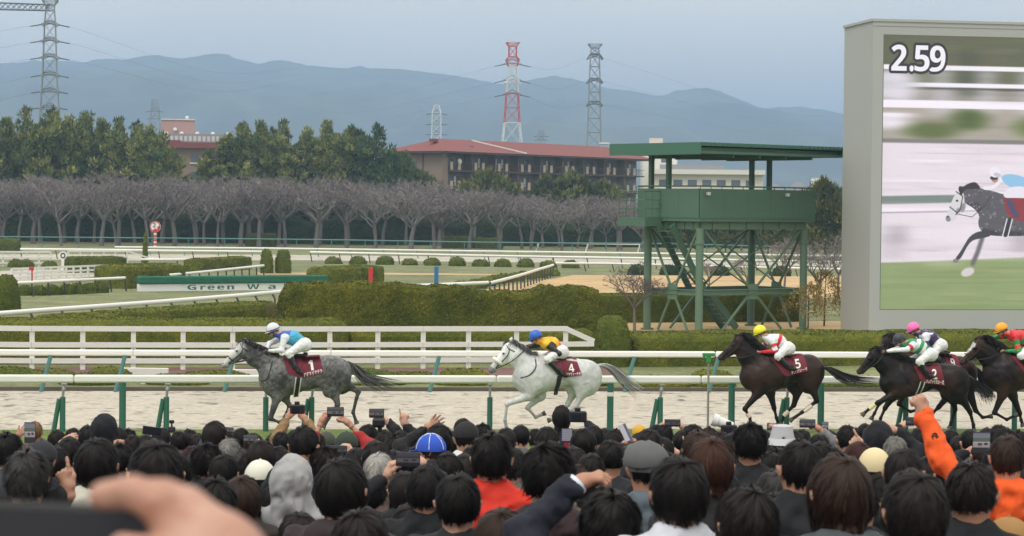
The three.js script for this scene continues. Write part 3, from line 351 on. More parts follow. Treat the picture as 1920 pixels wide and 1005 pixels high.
// bare tree: trunk and limbs in one part, the fine twigs in another
function bareTree(seed, o = {}) {
  const R = rng(seed), limbs = [], tw = triSoup(); const H0 = o.h || 7.5, spread = o.spread || 1.05, tk = o.twig || 0.034, bark = o.bark || [0.15, 0.135, 0.125], tc = o.tc || [0.205, 0.177, 0.173]; const maxD = o.depth || 6;
  const grow = (p, d, L, r, lev) => {
    const bend = V(R() - 0.5, (R() - 0.5) * 0.6 + (o.lift ?? 0.10), R() - 0.5).multiplyScalar(0.35); const m = p.clone().addScaledVector(d, L * 0.5), d2 = d.clone().add(bend).normalize(), e = m.clone().addScaledVector(d2, L * 0.5);
    if (lev <= (o.solid || 3)) { limbs.push(bar(p, m, r, lev < 2 ? 7 : 5, r * 0.86), bar(m, e, r * 0.86, lev < 2 ? 7 : 5, r * 0.7)); }
    else { const w = Math.max(tk * 0.5, r * 1.1); const s = d.clone().cross(V(R() - 0.5, R() - 0.5, R() - 0.5)).normalize().multiplyScalar(w); const k = 0.75 + 0.5 * R(), c = tc.map((v) => v * k); tw.tri(p.clone().add(s), p.clone().sub(s), m.clone().add(s.clone().multiplyScalar(0.8)), c); tw.tri(m.clone().add(s.clone().multiplyScalar(0.8)), m.clone().sub(s.clone().multiplyScalar(0.8)), e, c); tw.tri(p.clone().sub(s), m.clone().sub(s.clone().multiplyScalar(0.8)), m.clone().add(s.clone().multiplyScalar(0.8)), c); }
    if (lev >= maxD) return;
    const n = lev === 0 ? 4 + Math.floor(R() * 2) : lev < 3 ? 3 : (R() < 0.55 ? 3 : 2) + (lev === maxD - 1 ? 3 : 0);
    for (let i = 0; i < n; i++) { const az = (i + R() * 0.8) / n * Math.PI * 2, out = (lev === 0 ? 0.75 : 0.55) * spread * (0.7 + 0.6 * R()); const q = V(Math.cos(az) * out, lev === 0 ? 0.75 : (o.rise ?? 0.18), Math.sin(az) * out).add(d2.clone().multiplyScalar(lev === 0 ? 0.3 : 0.75)).normalize(); const st = lev === 0 ? e : m.clone().lerp(e, R() * 0.9 + 0.1); grow(st, q, L * (lev === 0 ? 0.72 : 0.70) * (0.8 + 0.4 * R()), r * 0.62, lev + 1); }
  };
  grow(V(0, -0.1, 0), V((R() - 0.5) * 0.15, 1, (R() - 0.5) * 0.15).normalize(), H0 * (o.trunk || 0.30), o.r || 0.14, 0);
  tw.pos.length; let top = 0; for (let i = 1; i < tw.pos.length; i += 3) top = Math.max(top, tw.pos[i]);
  return { top, wood: paint(merge(limbs), () => { const k = 0.85 + 0.3 * R(); return bark.map((v) => v * k); }), twigs: tw.geo() };
}
function placeTree(name, label, v, pos, s, turn, group, wm = barkMat, lm = twigMat, partName = 'twigs', cat = 'tree') { const t = thing(name, label, cat, pos, turn, group); if (Array.isArray(s)) t.scale.set(...s); else t.scale.setScalar(s); part('trunk', v.wood, wm, t); part(partName, v.twigs, lm, t); return t; }
const cherries = [1, 2, 3, 4, 5, 6].map((s) => bareTree(100 + s, { h: 7.6 + (s % 3) * 0.5, spread: 1.25, depth: 6, trunk: 0.2 + 0.04 * (s % 3), twig: 0.03, solid: 2, lift: 0.04 }));
{
  const rowA = [-35, 5, 60, 115, 147, 190, 222, 277, 328, 383, 408, 452, 485, 535, 592, 650, 703, 770, 815, 880, 936, 995, 1053, 1106, 1158, 1215], R = rng(77);
  const landmark = ['left edge of the picture', 'far left pylon', 'left board fence', 'round number sign', 'hedge block', 'left hurdle wing', 'left hurdle wing', 'furlong post', 'left apartment house', 'left apartment house', 'green hurdle', 'yellow far hedge', 'twin topiaries', 'twin topiaries', 'first pine clump', 'red marker post', 'red marker post', 'brown apartment house end', 'blue marker post', 'round evergreen trees', 'red and white pylon', 'small distant pylon', 'round evergreen trees', 'grey lattice pylon', 'green tower', 'green tower'];
  rowA.forEach((px, i) => { const D = 258 + R() * 18, top = px < 700 ? mix(322, 330, R()) + (px > 330 && px < 420 ? 8 : 0) : mix(330, 366, clamp((px - 700) / 450)) + R() * 6; const h = yAt(px, top, D); const k = h / cherries[i % 6].top * 1.04; placeTree('cherry_tree', `bare cherry tree of the front row, ${fromLeft(i)}`, cherries[i % 6], gd(px, D), [k * (1.0 + 0.25 * R()), k * (0.94 + 0.1 * R()), k * 1.1], R() * 6.28, 'bare cherry trees in front of the hedge'); });
  for (let i = 0; i < 20; i++) { const px = -30 + i * 61 + R() * 36, D = 270 + R() * 12, top = (px < 700 ? 332 : mix(340, 372, clamp((px - 700) / 450))) + R() * 26; const v = cherries[(i * 7 + 3) % 6], k = yAt(px, top, D) / v.top * 1.06; placeTree('cherry_tree', `bare cherry tree of the middle row, ${fromLeft(i)}`, v, gd(px, D), [k * (1.1 + 0.3 * R()), k, k * 1.2], R() * 6.28, 'bare cherry trees in the middle row'); }
  for (let i = 0; i < 22; i++) { const px = -40 + i * 57 + R() * 20, D = 282 + R() * 8, top = (px < 700 ? 326 : mix(332, 366, clamp((px - 700) / 450))) + R() * 10; const k = yAt(px, top, D) / cherries[(i * 5 + 2) % 6].top * 1.06; placeTree('cherry_tree', `bare cherry tree in the back row, mostly hidden, ${fromLeft(i)}`, cherries[(i * 5 + 2) % 6], gd(px, D), [k * 1.2, k, k * 1.1], R() * 6.28, 'bare cherry trees in the back row'); }
}
// pines: clumps of needle sprays round a limbed trunk
function pineTree(seed, o = {}) {
  const R = rng(seed), limbs = [], tw = triSoup(), h = o.h || 13, rw = o.rw || 3.6, base = o.base ?? 0.22; const pal = o.pal || [[0.075, 0.11, 0.045], [0.165, 0.205, 0.07], [0.31, 0.31, 0.1]];
  const lean = V((R() - 0.5) * 0.1, 1, (R() - 0.5) * 0.1), tr = h * 0.018; limbs.push(bar(V(0, -0.2, 0), lean.clone().multiplyScalar(h * 0.55), tr, 7, tr * 0.65), bar(lean.clone().multiplyScalar(h * 0.55), lean.clone().multiplyScalar(h * 0.93), tr * 0.65, 6, tr * 0.16));
  const n = o.n || 120, clumpsAt = [];
  if (o.prof) for (let i = 0; i < n; i++) { const t = Math.pow((i + R()) / n, 0.85), y = h * mix(base, 1, t), az = i * 2.399 + R() * 1.2, rad = rw * o.prof(t) * (0.5 + 0.55 * Math.sqrt(R())) * (0.85 + 0.35 * Math.sin(az * 2 + seed)); clumpsAt.push([V(Math.cos(az) * rad + lean.x * y, y - rad * 0.1, Math.sin(az) * rad + lean.z * y), t]); }
  else { const heads = 7; for (let q = 0; q < heads; q++) { const az = q * 2.4 + R(), off = q ? rw * (0.45 + 0.55 * R()) : 0, hx = Math.cos(az) * off, hz = Math.sin(az) * off, top = h * (q ? 0.72 + 0.25 * R() : 1), m = Math.round(n / heads), bw = rw * (0.55 + 0.2 * R()); for (let i = 0; i < m; i++) { const t = Math.pow((i + R()) / m, 0.8), y = mix(h * base, top, t), prof = Math.pow(1 - t, 0.5) * (0.85 + 0.4 * Math.sin(t * 19 + q)) + 0.05, a2 = i * 2.399 + R(), rad = bw * prof * (0.45 + 0.6 * R()); clumpsAt.push([V(hx * (0.6 + 0.4 * t) + Math.cos(a2) * rad, y, hz * (0.6 + 0.4 * t) + Math.sin(a2) * rad), t]); } } }
  clumpsAt.forEach(([c, t], i) => {
    if (i % 3 === 0) limbs.push(bar(V(lean.x * c.y * 0.9, c.y * 0.9, lean.z * c.y * 0.9), c, tr * 0.28, 4, tr * 0.12));
    const cr = (o.cr || 0.8) * (0.5 + 0.7 * R()) * (1 - 0.45 * t), tone = clamp(-0.05 + 1.0 * R() + 0.5 * (fbm(c.x * 0.6 + seed, c.y * 0.6, c.z * 0.6, 2) - 0.5)); const k3 = tone < 0.5 ? pal[0].map((v, q) => mix(v, pal[1][q], tone * 2)) : pal[1].map((v, q) => mix(v, pal[2][q], tone * 2 - 1));
    const m = Math.round((o.dens || 120) * cr);
    for (let j = 0; j < m; j++) { const d = V(R() * 2 - 1, R() * 2 - 1, R() * 2 - 1); if (d.lengthSq() > 1 || d.lengthSq() < 0.02) { j--; continue; } const p = c.clone().addScaledVector(d, cr); const dir = d.clone().normalize().multiplyScalar(0.6).add(V((R() - 0.5) * 0.6, 0.65 + (R() - 0.5) * 0.6, (R() - 0.5) * 0.6)).normalize(); const s = dir.clone().cross(V(R() - 0.5, R() - 0.5, R() - 0.5)).normalize(); const L = (o.leaf || 0.34) * (0.6 + 0.8 * R()), w = L * 0.24; const kk = 0.75 + 0.5 * R(), c2 = k3.map((v) => v * kk); tw.tri(p.clone().addScaledVector(s, w), p.clone().addScaledVector(s, -w), p.clone().addScaledVector(dir, L), c2); }
  });
  return { wood: paint(merge(limbs), () => [0.07, 0.055, 0.045]), twigs: tw.geo() };
}
const pines = [1, 2, 3, 4, 5].map((s) => pineTree(300 + s, { h: 13, rw: 3.2 + 0.3 * (s % 3), n: 300 }));
const blackP = pineTree(340, { h: 12, rw: 3.2, n: 280, pal: [[0.048, 0.085, 0.042], [0.095, 0.145, 0.06], [0.15, 0.19, 0.075]] });
const round = [1, 2].map((s) => pineTree(360 + s, { h: 6, rw: 3.2, n: 110, base: 0.3, cr: 0.8, leaf: 0.4, pal: [[0.055, 0.078, 0.03], [0.13, 0.15, 0.05], [0.24, 0.235, 0.085]], prof: (t) => Math.sqrt(Math.max(0.03, 1 - Math.pow(t * 1.0, 2))) * (0.75 + 0.25 * Math.sin(t * 9 + 1)) }));
const shrubT = pineTree(371, { h: 5.5, rw: 2.6, n: 110, base: 0.2, cr: 0.75, leaf: 0.3, dens: 110, pal: [[0.05, 0.064, 0.026], [0.105, 0.12, 0.038], [0.18, 0.175, 0.055]], prof: (t) => Math.sqrt(Math.max(0.05, 1 - t * t * t)) * (0.8 + 0.2 * Math.sin(t * 11)) });
{
  const R = rng(91);
  [[-25, 226, 298], [12, 224, 305], [47, 206, 300], [97, 207, 296], [130, 222, 302], [160, 212, 306], [190, 226, 298], [222, 225, 302], [256, 231, 300], [280, 240, 296]].forEach(([px, py, D], i) => { const h = yAt(px, py, D); placeTree('pine_tree', `dense dark pine in the left clump, ${fromLeft(i)}`, pines[i % 5], gd(px, D), [h / 13 * 0.98, h / 13, h / 13], R() * 6, 'pines in the left clump', barkMat, needleMat, 'needles'); });
  [[416, 262, 300], [452, 233, 302], [490, 230, 298], [530, 230, 304], [575, 243, 298], [612, 230, 302], [655, 239, 298]].forEach(([px, py, D], i) => { const h = yAt(px, py, D); placeTree('pine_tree', `dense dark pine in the middle clump, ${fromLeft(i)}`, pines[(i * 2 + 1) % 5], gd(px, D), [h / 13 * 1.0, h / 13, h / 13], R() * 6, 'pines in the middle clump', barkMat, needleMat, 'needles'); });
  [[708, 236, 297, 'tall blackish conifer at the right end of the middle pine clump'], [738, 292, 293, 'small blackish conifer next to the brown apartment house end wall']].forEach(([px, py, D, label]) => { const h = yAt(px, py, D); placeTree('dark_conifer', label, blackP, gd(px, D), h / 12, R() * 6, undefined, barkMat, needleMat, 'needles'); });
  [[788, 316, 300, 0, 'light olive bush tree under the brown house end wall'], [912, 314, 300, 0, 'round olive evergreen in front of the brown house balconies'], [1018, 324, 302, 1, 'narrow olive evergreen between the two large round ones'], [1078, 318, 298, 1, 'largest round evergreen in front of the brown house'], [1126, 334, 302, 0, 'evergreen bush tree left of the green tower roof']].forEach(([px, py, D, v, label]) => { const h = yAt(px, py + 9, D), k = h / 6.2; placeTree('evergreen_tree', label, round[v], gd(px, D), [k * (px === 788 || px === 1018 ? 0.7 : 1.05), k, k], R() * 6, undefined, barkMat, needleMat, 'foliage'); });
  [[1548, 344, 215, 'evergreen tree between the green tower and the video screen'], [1590, 352, 225, 'evergreen tree partly hidden behind the video screen edge'], [1500, 375, 235, 'low evergreen tree behind the right column of the tower'], [1440, 392, 250, 'evergreen behind the tower cross braces'], [1360, 395, 262, 'evergreen behind the middle of the tower'], [1270, 392, 265, 'evergreen behind the left tower columns']].forEach(([px, py, D, label]) => { const h = yAt(px, py, D), k = h / 5.5; placeTree('evergreen_tree', label, shrubT, gd(px, D), [k * 0.95, k, k], R() * 6, undefined, barkMat, needleMat, 'foliage'); });
}
{ // bare and yellowing trees near the tower
  const small = bareTree(501, { h: 2.6, r: 0.075, depth: 6, twig: 0.014, solid: 4, spread: 1.25, trunk: 0.42, bark: [0.16, 0.135, 0.125], tc: [0.15, 0.12, 0.115], lift: 0.0, rise: 0.05 });
  placeTree('small_bare_tree', 'small leafless tree left of the green tower', small, gd(1190, 91), 0.92, 1.2);
  const yel = pineTree(521, { h: 2.4, rw: 1.15, n: 46, base: 0.32, cr: 0.36, leaf: 0.1, dens: 150, pal: [[0.2, 0.15, 0.05], [0.33, 0.25, 0.08], [0.42, 0.33, 0.12]], prof: (t) => Math.sqrt(Math.max(0.05, 1 - t * t)) });
  [[1515, 92, 0.8, 'yellow leaved small tree beside the right tower column'], [1545, 96, 0.95, 'yellowing tree between tower and video screen']].forEach(([px, D, k, label]) => placeTree('yellow_tree', label, yel, gd(px, D), k, px, undefined, barkMat, needleMat, 'foliage'));
  [[1535, 118, 0.62, 0, 'bare tree between tower and video screen'], [1470, 130, 0.55, 1, 'bare tree behind the right side of the tower'], [1330, 140, 0.42, 2, 'low bare tree behind the tower stairs'], [1400, 136, 0.45, 3, 'low bare tree behind the middle tower braces'], [1572, 125, 0.6, 4, 'bare tree at the edge of the video screen']].forEach(([px, D, k, v, label]) => placeTree('bare_tree', label, cherries[v], gd(px, D), k, px, undefined));
  [[1205, 250, 1.15, 5, 'tall bare tree left of the green tower deck'], [1165, 268, 1.0, 1, 'bare tree beside the tower landing'], [1525, 262, 1.1, 2, 'bare tree behind the evergreens at right'], [1460, 268, 1.0, 3, 'bare tree behind the right tower bracing'], [1390, 270, 1.0, 0, 'bare tree behind the tower at far side'], [1310, 268, 1.0, 4, 'bare tree behind the near tower column']].forEach(([px, D, k, v, label]) => placeTree('bare_tree', label, cherries[v], gd(px, D), k, px, undefined));
}
// hedges at the foot of the trees
hedge('far_hedge', 'long dark evergreen hedge behind the cherry trunks', gd(-120, 291), gd(760, 291), yTop(400, 402, 291), 3, { pal: 'dark', amp: 0.5, f: 0.35, step: 0.9, seed: 51, size: 0.3, r: 0.8, top: (x) => 3.6 + 1.3 * (fbm(x * 0.22, 3, 1, 3) - 0.5) * 2 });
hedge('far_hedge', 'long dark evergreen hedge below the brown apartment house', gd(764, 292), gd(1700, 291), 3.4, 3, { pal: 'dark', amp: 0.4, f: 0.35, step: 0.9, seed: 53, size: 0.3, r: 0.8, top: (x) => 3.3 + 0.7 * (fbm(x * 0.22, 9, 1, 3) - 0.5) * 2 });
[[462, 517, 286, 438, 'yellowish hedge block among the cherry trunks left of centre'], [832, 880, 287, 443, 'yellowish hedge block under the round evergreens'], [890, 942, 287, 446, 'right hand yellowish hedge block among the cherry trunks']].forEach(([a, b, D, py, label]) => hedge('far_hedge_block', label, gd(a, D - 16), gd(b, D - 16), yTop(a, py, D - 16), 2.2, { pal: 'mid', seed: a, step: 0.5 }));

// ---------- buildings ----------
const B = { brown: mat(lin('#857567'), 0.85), brown2: mat(lin('#7a6c60'), 0.85), dark: mat(lin('#554c46'), 0.8), panel: mat(lin('#bba793'), 0.8), roof: mat(lin('#7c4640'), 0.85), glass: mat(lin('#57616a'), 0.12, { metalness: 0.0 }), white: mat(lin('#d6d3ca'), 0.7), cream: mat(lin('#c9c4b4'), 0.8), pink: mat(lin('#b09089'), 0.8), grey: mat(lin('#8f9091'), 0.8), curtain: mat(lin('#c4c6c6'), 0.8), frame: mat(lin('#8a8d8e'), 0.5, { metalness: 0.4 }), tile: mat(lin('#77777a'), 0.8) };
function gable(L, Wd, h, over) { const l = L / 2 + over, w = Wd / 2 + over; const hip = Math.min(l * 0.8, w); const P = { a: V(-l, 0, w), b: V(l, 0, w), c: V(l, 0, -w), d: V(-l, 0, -w), e: V(-l + hip, h, 0), f: V(l - hip, h, 0) }; const g = new THREE.BufferGeometry(); const t = [P.a, P.b, P.f, P.a, P.f, P.e, P.c, P.d, P.e, P.c, P.e, P.f, P.b, P.c, P.f, P.d, P.a, P.e, P.a, P.d, P.c, P.a, P.c, P.b]; g.setAttribute('position', new THREE.Float32BufferAttribute(t.flatMap((p) => [p.x, p.y, p.z]), 3)); g.computeVertexNormals(); return g; }
{ // brown apartment house with red hipped roof, balconies along its long front
  const c0 = gd(838, 330), c1 = gd(1207, 371), d = c1.clone().sub(c0), L = d.length(), dep = 9; const t = thing('apartment_house', 'long brown apartment house with red roof and rows of dark balconies', 'apartment house', c0, Math.atan2(-d.z, d.x));
  const H1 = yAt(838, 287, 330), st = 2.75; // local: x along the front, z towards the viewer
  part('wall', bx(L, H1, dep - 1.6, L / 2, H1 / 2, -dep / 2 - 0.8), B.brown2, t); part('end_wall', bx(1.2, H1, dep, -0.6, H1 / 2, -dep / 2), B.brown, t);
  const rf = part('roof', gable(L + 1.2, dep, 2.0, 1.3).translate(L / 2 - 0.6, H1 + 0.25, -dep / 2), B.roof, t); part('eaves', bx(L + 3.6, 0.24, dep + 2.4, L / 2 - 0.6, H1 + 0.12, -dep / 2), B.dark, t);
  part('roof_ridge_strip', beam(V(L * 0.215, H1 + 2.2, -dep / 2 + 0.3), V(L * 0.34, H1 + 0.38, 1.2), 0.55, 0.22), B.white, rf); part('roof_vent', bx(1.1, 0.5, 0.8, L * 0.02, H1 + 1.9, -dep / 2 + 1), B.roof, rf); part('roof_vent', bx(0.8, 0.35, 0.7, L * 0.14, H1 + 1.1, -dep / 2 + 3), B.brown, rf);
  const win = rbx(1.5, 1.5, 0.06, 0.01), pn = rbx(0.62, 1.15, 0.05, 0.01), sp = bx(0.12, st - 0.3, 1.4);
  for (let s = 0; s < 4; s++) { const y = H1 - (s + 1) * st + 0.2; part('balcony_slab', bx(L, 0.2, 1.55, L / 2, y, -0.79), B.dark, t); part('balcony_rail', [bx(L, 0.07, 0.06, L / 2, y + 1.05, -0.06), ...Array.from({ length: Math.floor(L / 0.5) }, (_, i) => bx(0.07, 0.9, 0.04, 0.25 + i * 0.5, y + 0.57, -0.06))], B.dark, t);
    if (s > 2) continue; const n = 9; for (let i = 0; i < n; i++) { const x = (i + 0.5) * L / n; const m = part('window', win, B.glass, t); m.position.set(x - 1.25, y + 1.3, -1.56); part('curtain', bx(0.7, 1.4, 0.02, 0.3 * ((i * 7 + s) % 3 - 1), 0, 0.045), B.curtain, m); const m2 = part('window', win, B.glass, t); m2.position.set(x + 1.15, y + 1.3, -1.56); if ((i + s) % 3) part('curtain', bx(0.5, 1.4, 0.02, -0.4, 0, 0.045), B.curtain, m2); part('partition', sp, B.brown2, t).position.set(i * L / n + 0.1, y + st / 2, -0.78); for (const q of [-0.55, 0.62]) part('balcony_panel', pn, B.panel, t).position.set(i * L / n + 1.2 + q * 1.55 + 0.6, y + 0.72, -0.0); } }
  const ew = part('end_window', rbx(0.06, 1.4, 2.2, 0.01, -1.21, H1 - 1.9, -dep * 0.66), B.glass, t); part('sill', bx(0.2, 0.16, 2.6, -1.3, H1 - 2.75, -dep * 0.66), B.white, ew); part('drainpipe', new THREE.CylinderGeometry(0.08, 0.08, H1, 6).translate(-1.3, H1 / 2, -dep * 0.4), B.dark, t); part('dish_antenna', new THREE.SphereGeometry(0.5, 12, 6, 0, 6.3, 0, 1.1).rotateX(1.4).translate(2.4, H1 - 1.2, 0.1), B.white, t);
}
{ // house on the left between the pine clumps
  const p = gd(352, 352); const t = thing('apartment_house', 'brown apartment house with pink rooftop block between the pine clumps', 'apartment house', p, 0.12); const s = 352 / F; const H1 = yAt(365, 278, 352);
  part('wall', bx(105 * s, H1, 9, 8 * s, H1 / 2, -4.5), B.brown, t); part('side_wing', bx(28 * s, H1 - 0.3, 7, -33 * s, (H1 - 0.3) / 2, -5.2), B.brown2, t); for (let i = 0; i < 3; i++) { part('balcony', rbx(24 * s, 0.9, 1, 0.02, -33 * s, H1 - 3.4 - i * 2.9, -1.3), B.grey, t); const w = part('window', rbx(1.5, 1.7, 0.1, 0.02, -33 * s, H1 - 1.6 - i * 2.9, -1.66), B.glass, t); }
  for (let i = 0; i < 3; i++) for (const x of [12, 42]) { const w = part('window', rbx(1.15, 1.3, 0.1, 0.02, x * s, H1 - 1.55 - i * 2.75, 0.02), B.glass, t); part('sill', bx(1.5, 0.18, 0.24, x * s, H1 - 2.32 - i * 2.75, 0.1), B.white, w); }
  part('roof_edge', bx(112 * s, 0.9, 11, 6 * s, H1 + 0.45, -4.5), B.roof, t); part('roof_edge', bx(36 * s, 0.7, 9, -33 * s, H1 + 0.9, -5), B.roof, t); part('parapet', bx(130 * s, 1.4, 8, 20 * s, H1 + 1.6, -6), B.grey, t); for (let i = 0; i < 5; i++) part('roof_vent', new THREE.SphereGeometry(0.34, 10, 5, 0, 6.3, 0, 1.57).translate((-42 + i * 29) * s, H1 + 2.3, -2.4), B.white, t); for (let i = 0; i < 14; i++) part('parapet_panel', bx(0.45, 0.8, 0.05, (-40 + i * 8.6) * s, H1 + 1.55, -1.98), B.curtain, t);
  part('rooftop_block', bx(62 * s, 2.2, 5, -21 * s, H1 + 3.4, -6.5), B.pink, t); part('block_cap', bx(64 * s, 0.16, 5.3, -21 * s, H1 + 4.57, -6.5), B.white, t); part('dish_antenna', new THREE.SphereGeometry(0.36, 10, 6, 0, 6.3, 0, 1.2).rotateX(1.3).translate(-26 * s, H1 + 2.95, -3.9), B.white, t); part('dish_antenna', new THREE.SphereGeometry(0.3, 10, 6, 0, 6.3, 0, 1.2).rotateX(1.3).translate(-4 * s, H1 + 4.9, -5), B.white, t);
}
{ // white buildings behind the tower
  const D = 430, s = D / F; const t = thing('white_building', 'long white low apartment block behind the green tower', 'building', gd(1325, D), -0.12); const H1 = yAt(1325, 327, D);
  part('wall', bx(206 * s, H1, 10, 0, H1 / 2, -5), B.cream, t); part('roof_slab', bx(214 * s, 0.9, 12, 0, H1 + 0.45, -5), B.white, t); part('roof_rail', bx(120 * s, 0.9, 0.1, -30 * s, H1 + 1.4, -1), B.grey, t); for (let i = 0; i < 7; i++) for (let q = 0; q < 3; q++) { const w = part('window', bx(1.7, 1.3, 0.1, (-82 + i * 27) * s, H1 - 1.7 - q * 2.9, 0.03), B.glass, t); part('sill', bx(2.3, 0.4, 0.5, (-82 + i * 27) * s, H1 - 2.9 - q * 2.9, 0.2), B.white, w); }
  const u = thing('white_building', 'white stair tower block behind the green tower roof', 'building', gd(1236, D + 12)); const H2 = yAt(1236, 270, D + 12); part('wall', bx(66 * s, H2, 8, 0, H2 / 2, -4), B.white, u); part('cap', bx(24 * s, 1.2, 5, -6 * s, H2 + 0.6, -4), B.cream, u); for (let q = 0; q < 4; q++) part('window', bx(1.2, 1.2, 0.1, 8 * s, H2 - 3 - q * 3, 0.03), B.glass, u);
  const w = thing('blue_block', 'pale blue rooftop block behind the red roof', 'building', gd(1132, D + 20)); const H3 = yAt(1132, 270, D + 20); part('wall', bx(17 * s, H3, 6, 0, H3 / 2, -3), mat(lin('#9fb2c0'), 0.7), w); part('cap', bx(19 * s, 0.3, 6.4, 0, H3 + 0.15, -3), B.white, w);
}
function house(label, px, D, wpx, topPy, wall, roof, ridge = 1.6) { const s = D / F, t = thing('house', label, 'house', gd(px, D), (px * 0.37) % 0.5 - 0.25); const h = yAt(px, topPy, D); part('wall', bx(wpx * s, h - ridge, 7, 0, (h - ridge) / 2, -3.5), wall, t); part('roof', gable(wpx * s, 7, ridge, 0.5).translate(0, h - ridge, -3.5), roof, t); for (const x of [-0.25, 0.22]) { const w = part('window', bx(1.2, 1.1, 0.08, x * wpx * s, h - ridge - 1.2, 0.02), B.glass, t); part('window_frame', bx(1.4, 0.1, 0.12, x * wpx * s, h - ridge - 1.8, 0.04), B.frame, w); } return t; }
house('white house with salmon roof half hidden by cherry trees', 368, 312, 46, 368, B.white, mat(lin('#b5796c'), 0.8));
house('pale house behind the left cherry trees', 140, 315, 50, 376, B.cream, B.tile);
house('white house behind the cherry trees below the pine clump', 45, 318, 54, 372, B.white, B.tile);
house('pale house behind the middle cherry trees', 560, 318, 60, 378, B.cream, B.tile);
house('white house behind the cherry trees below the dark conifer', 720, 316, 48, 384, B.white, B.tile);
house('pale house with grey roof behind the left hurdle wing trees', 235, 314, 40, 374, B.white, B.tile);
[[1462, 470, 34, 345, 'first small house roof right of the white apartment block'], [1492, 480, 36, 340, 'second small house roof right of the white apartment block'], [1515, 490, 26, 347, 'third small house roof close to the evergreen tree']].forEach(([px, D, w, py, label]) => house(label, px, D, w, py, B.cream, B.tile, 2));
{ const D = 520, p = gd(1536, D), s = D / F; const t = thing('white_building', 'small white cube building above the trees beside the screen', 'building', p); const h = yAt(1536, 334, D); part('wall', bx(20 * s, h, 6, 0, h / 2, -3), B.white, t); for (let q = 0; q < 2; q++) part('window', bx(1.4, 1, 0.1, (q - 0.5) * 7 * s, h - 1.2, 0.03), B.glass, t); for (const x of [-14, 12, 16]) part('dish_antenna', new THREE.SphereGeometry(0.35, 8, 5).translate(x * s, h - 0.6, 0.3), B.white, t); }

// ---------- pylons ----------
const P_ = { steel: mat(lin('#8d9296'), 0.6), red: mat(lin('#c3503f'), 0.6), white: mat(lin('#d9dcdc'), 0.6), dark: mat(lin('#5c6468'), 0.7) };
function lattice(w0, w1, y0, y1, n, r) { const out = []; const c = (w, y) => [V(-w, y, w), V(w, y, w), V(w, y, -w), V(-w, y, -w)]; for (let i = 0; i < n; i++) { const ya = mix(y0, y1, i / n), yb = mix(y0, y1, (i + 1) / n), a = c(mix(w0, w1, i / n), ya), b = c(mix(w0, w1, (i + 1) / n), yb); for (let k = 0; k < 4; k++) { const m = (k + 1) % 4; out.push(bar(a[k], b[k], r * 1.5, 4), bar(b[k], b[m], r, 3), bar(a[k], b[m], r * 0.8, 3), bar(a[m], b[k], r * 0.8, 3)); } } return merge(out); }
function pylon(label, px, D, prof, arms, o = {}) { // prof: [[py, half width px, material]...] from the top down to the ground
  const s = D / F, base = gd(px, D); const t = thing('pylon', label, 'pylon', base, o.turn || 0); const Y = (py) => yAt(px, py, D); const r = o.r || D * 0.00013;
  for (let i = 0; i + 1 < prof.length; i++) { const [pa, wa, m] = prof[i], [pb, wb] = prof[i + 1]; const yb = pb === null ? 0 : Y(pb), ya = Y(pa); part('lattice', lattice(wb * s, wa * s, yb, ya, Math.max(1, Math.round((ya - yb) / ((wa + wb) * s * 1.15))), r), P_[m || 'steel'], t); }
  for (const [py, hw, drop, mt, kind] of arms) { const y = Y(py); if (kind === 'collar') part('collar', lattice(hw * s, hw * s * 0.6, y - 9 * s, y, 1, r), P_[mt || 'steel'], t); else for (const sd of [-1, 1]) part('cross_arm', [bar(V(0, y, 0), V(sd * hw * s, y - drop * s, 0), r * 1.4, 4), bar(V(0, y + 7 * s, 0), V(sd * hw * s * 0.5, y - drop * s * 0.3, 0), r, 3), bar(V(sd * hw * s * 0.45, y - drop * s * 0.4, 0.6 * s), V(sd * hw * s, y - drop * s, 0), r * 1.6, 4)], P_[mt || 'dark'], t); }
  return t;
}
pylon('red and white banded lattice pylon above the brown apartment house', 958, 640, [[80, 12, 'red'], [87, 7, 'red'], [106, 7, 'red'], [112, 12, 'red'], [125, 8, 'white'], [150, 9, 'white'], [174, 11, 'red'], [230, 14, 'white'], [272, 18, 'white'], [null, 30]], [[118, 34, 7, 'dark'], [148, 34, 8, 'dark'], [175, 34, 7, 'dark'], [148, 14, 0, 'white', 'collar']], { turn: 0.1 });
pylon('tall grey lattice pylon left of the green tower roof', 1112, 680, [[83, 13, 'steel'], [90, 7], [100, 8], [150, 10], [195, 11], [275, 13], [null, 20]], [[102, 15, 0, 'dark', 'collar'], [147, 15, 0, 'dark', 'collar'], [190, 15, 0, 'dark', 'collar']], { r: 0.11 });
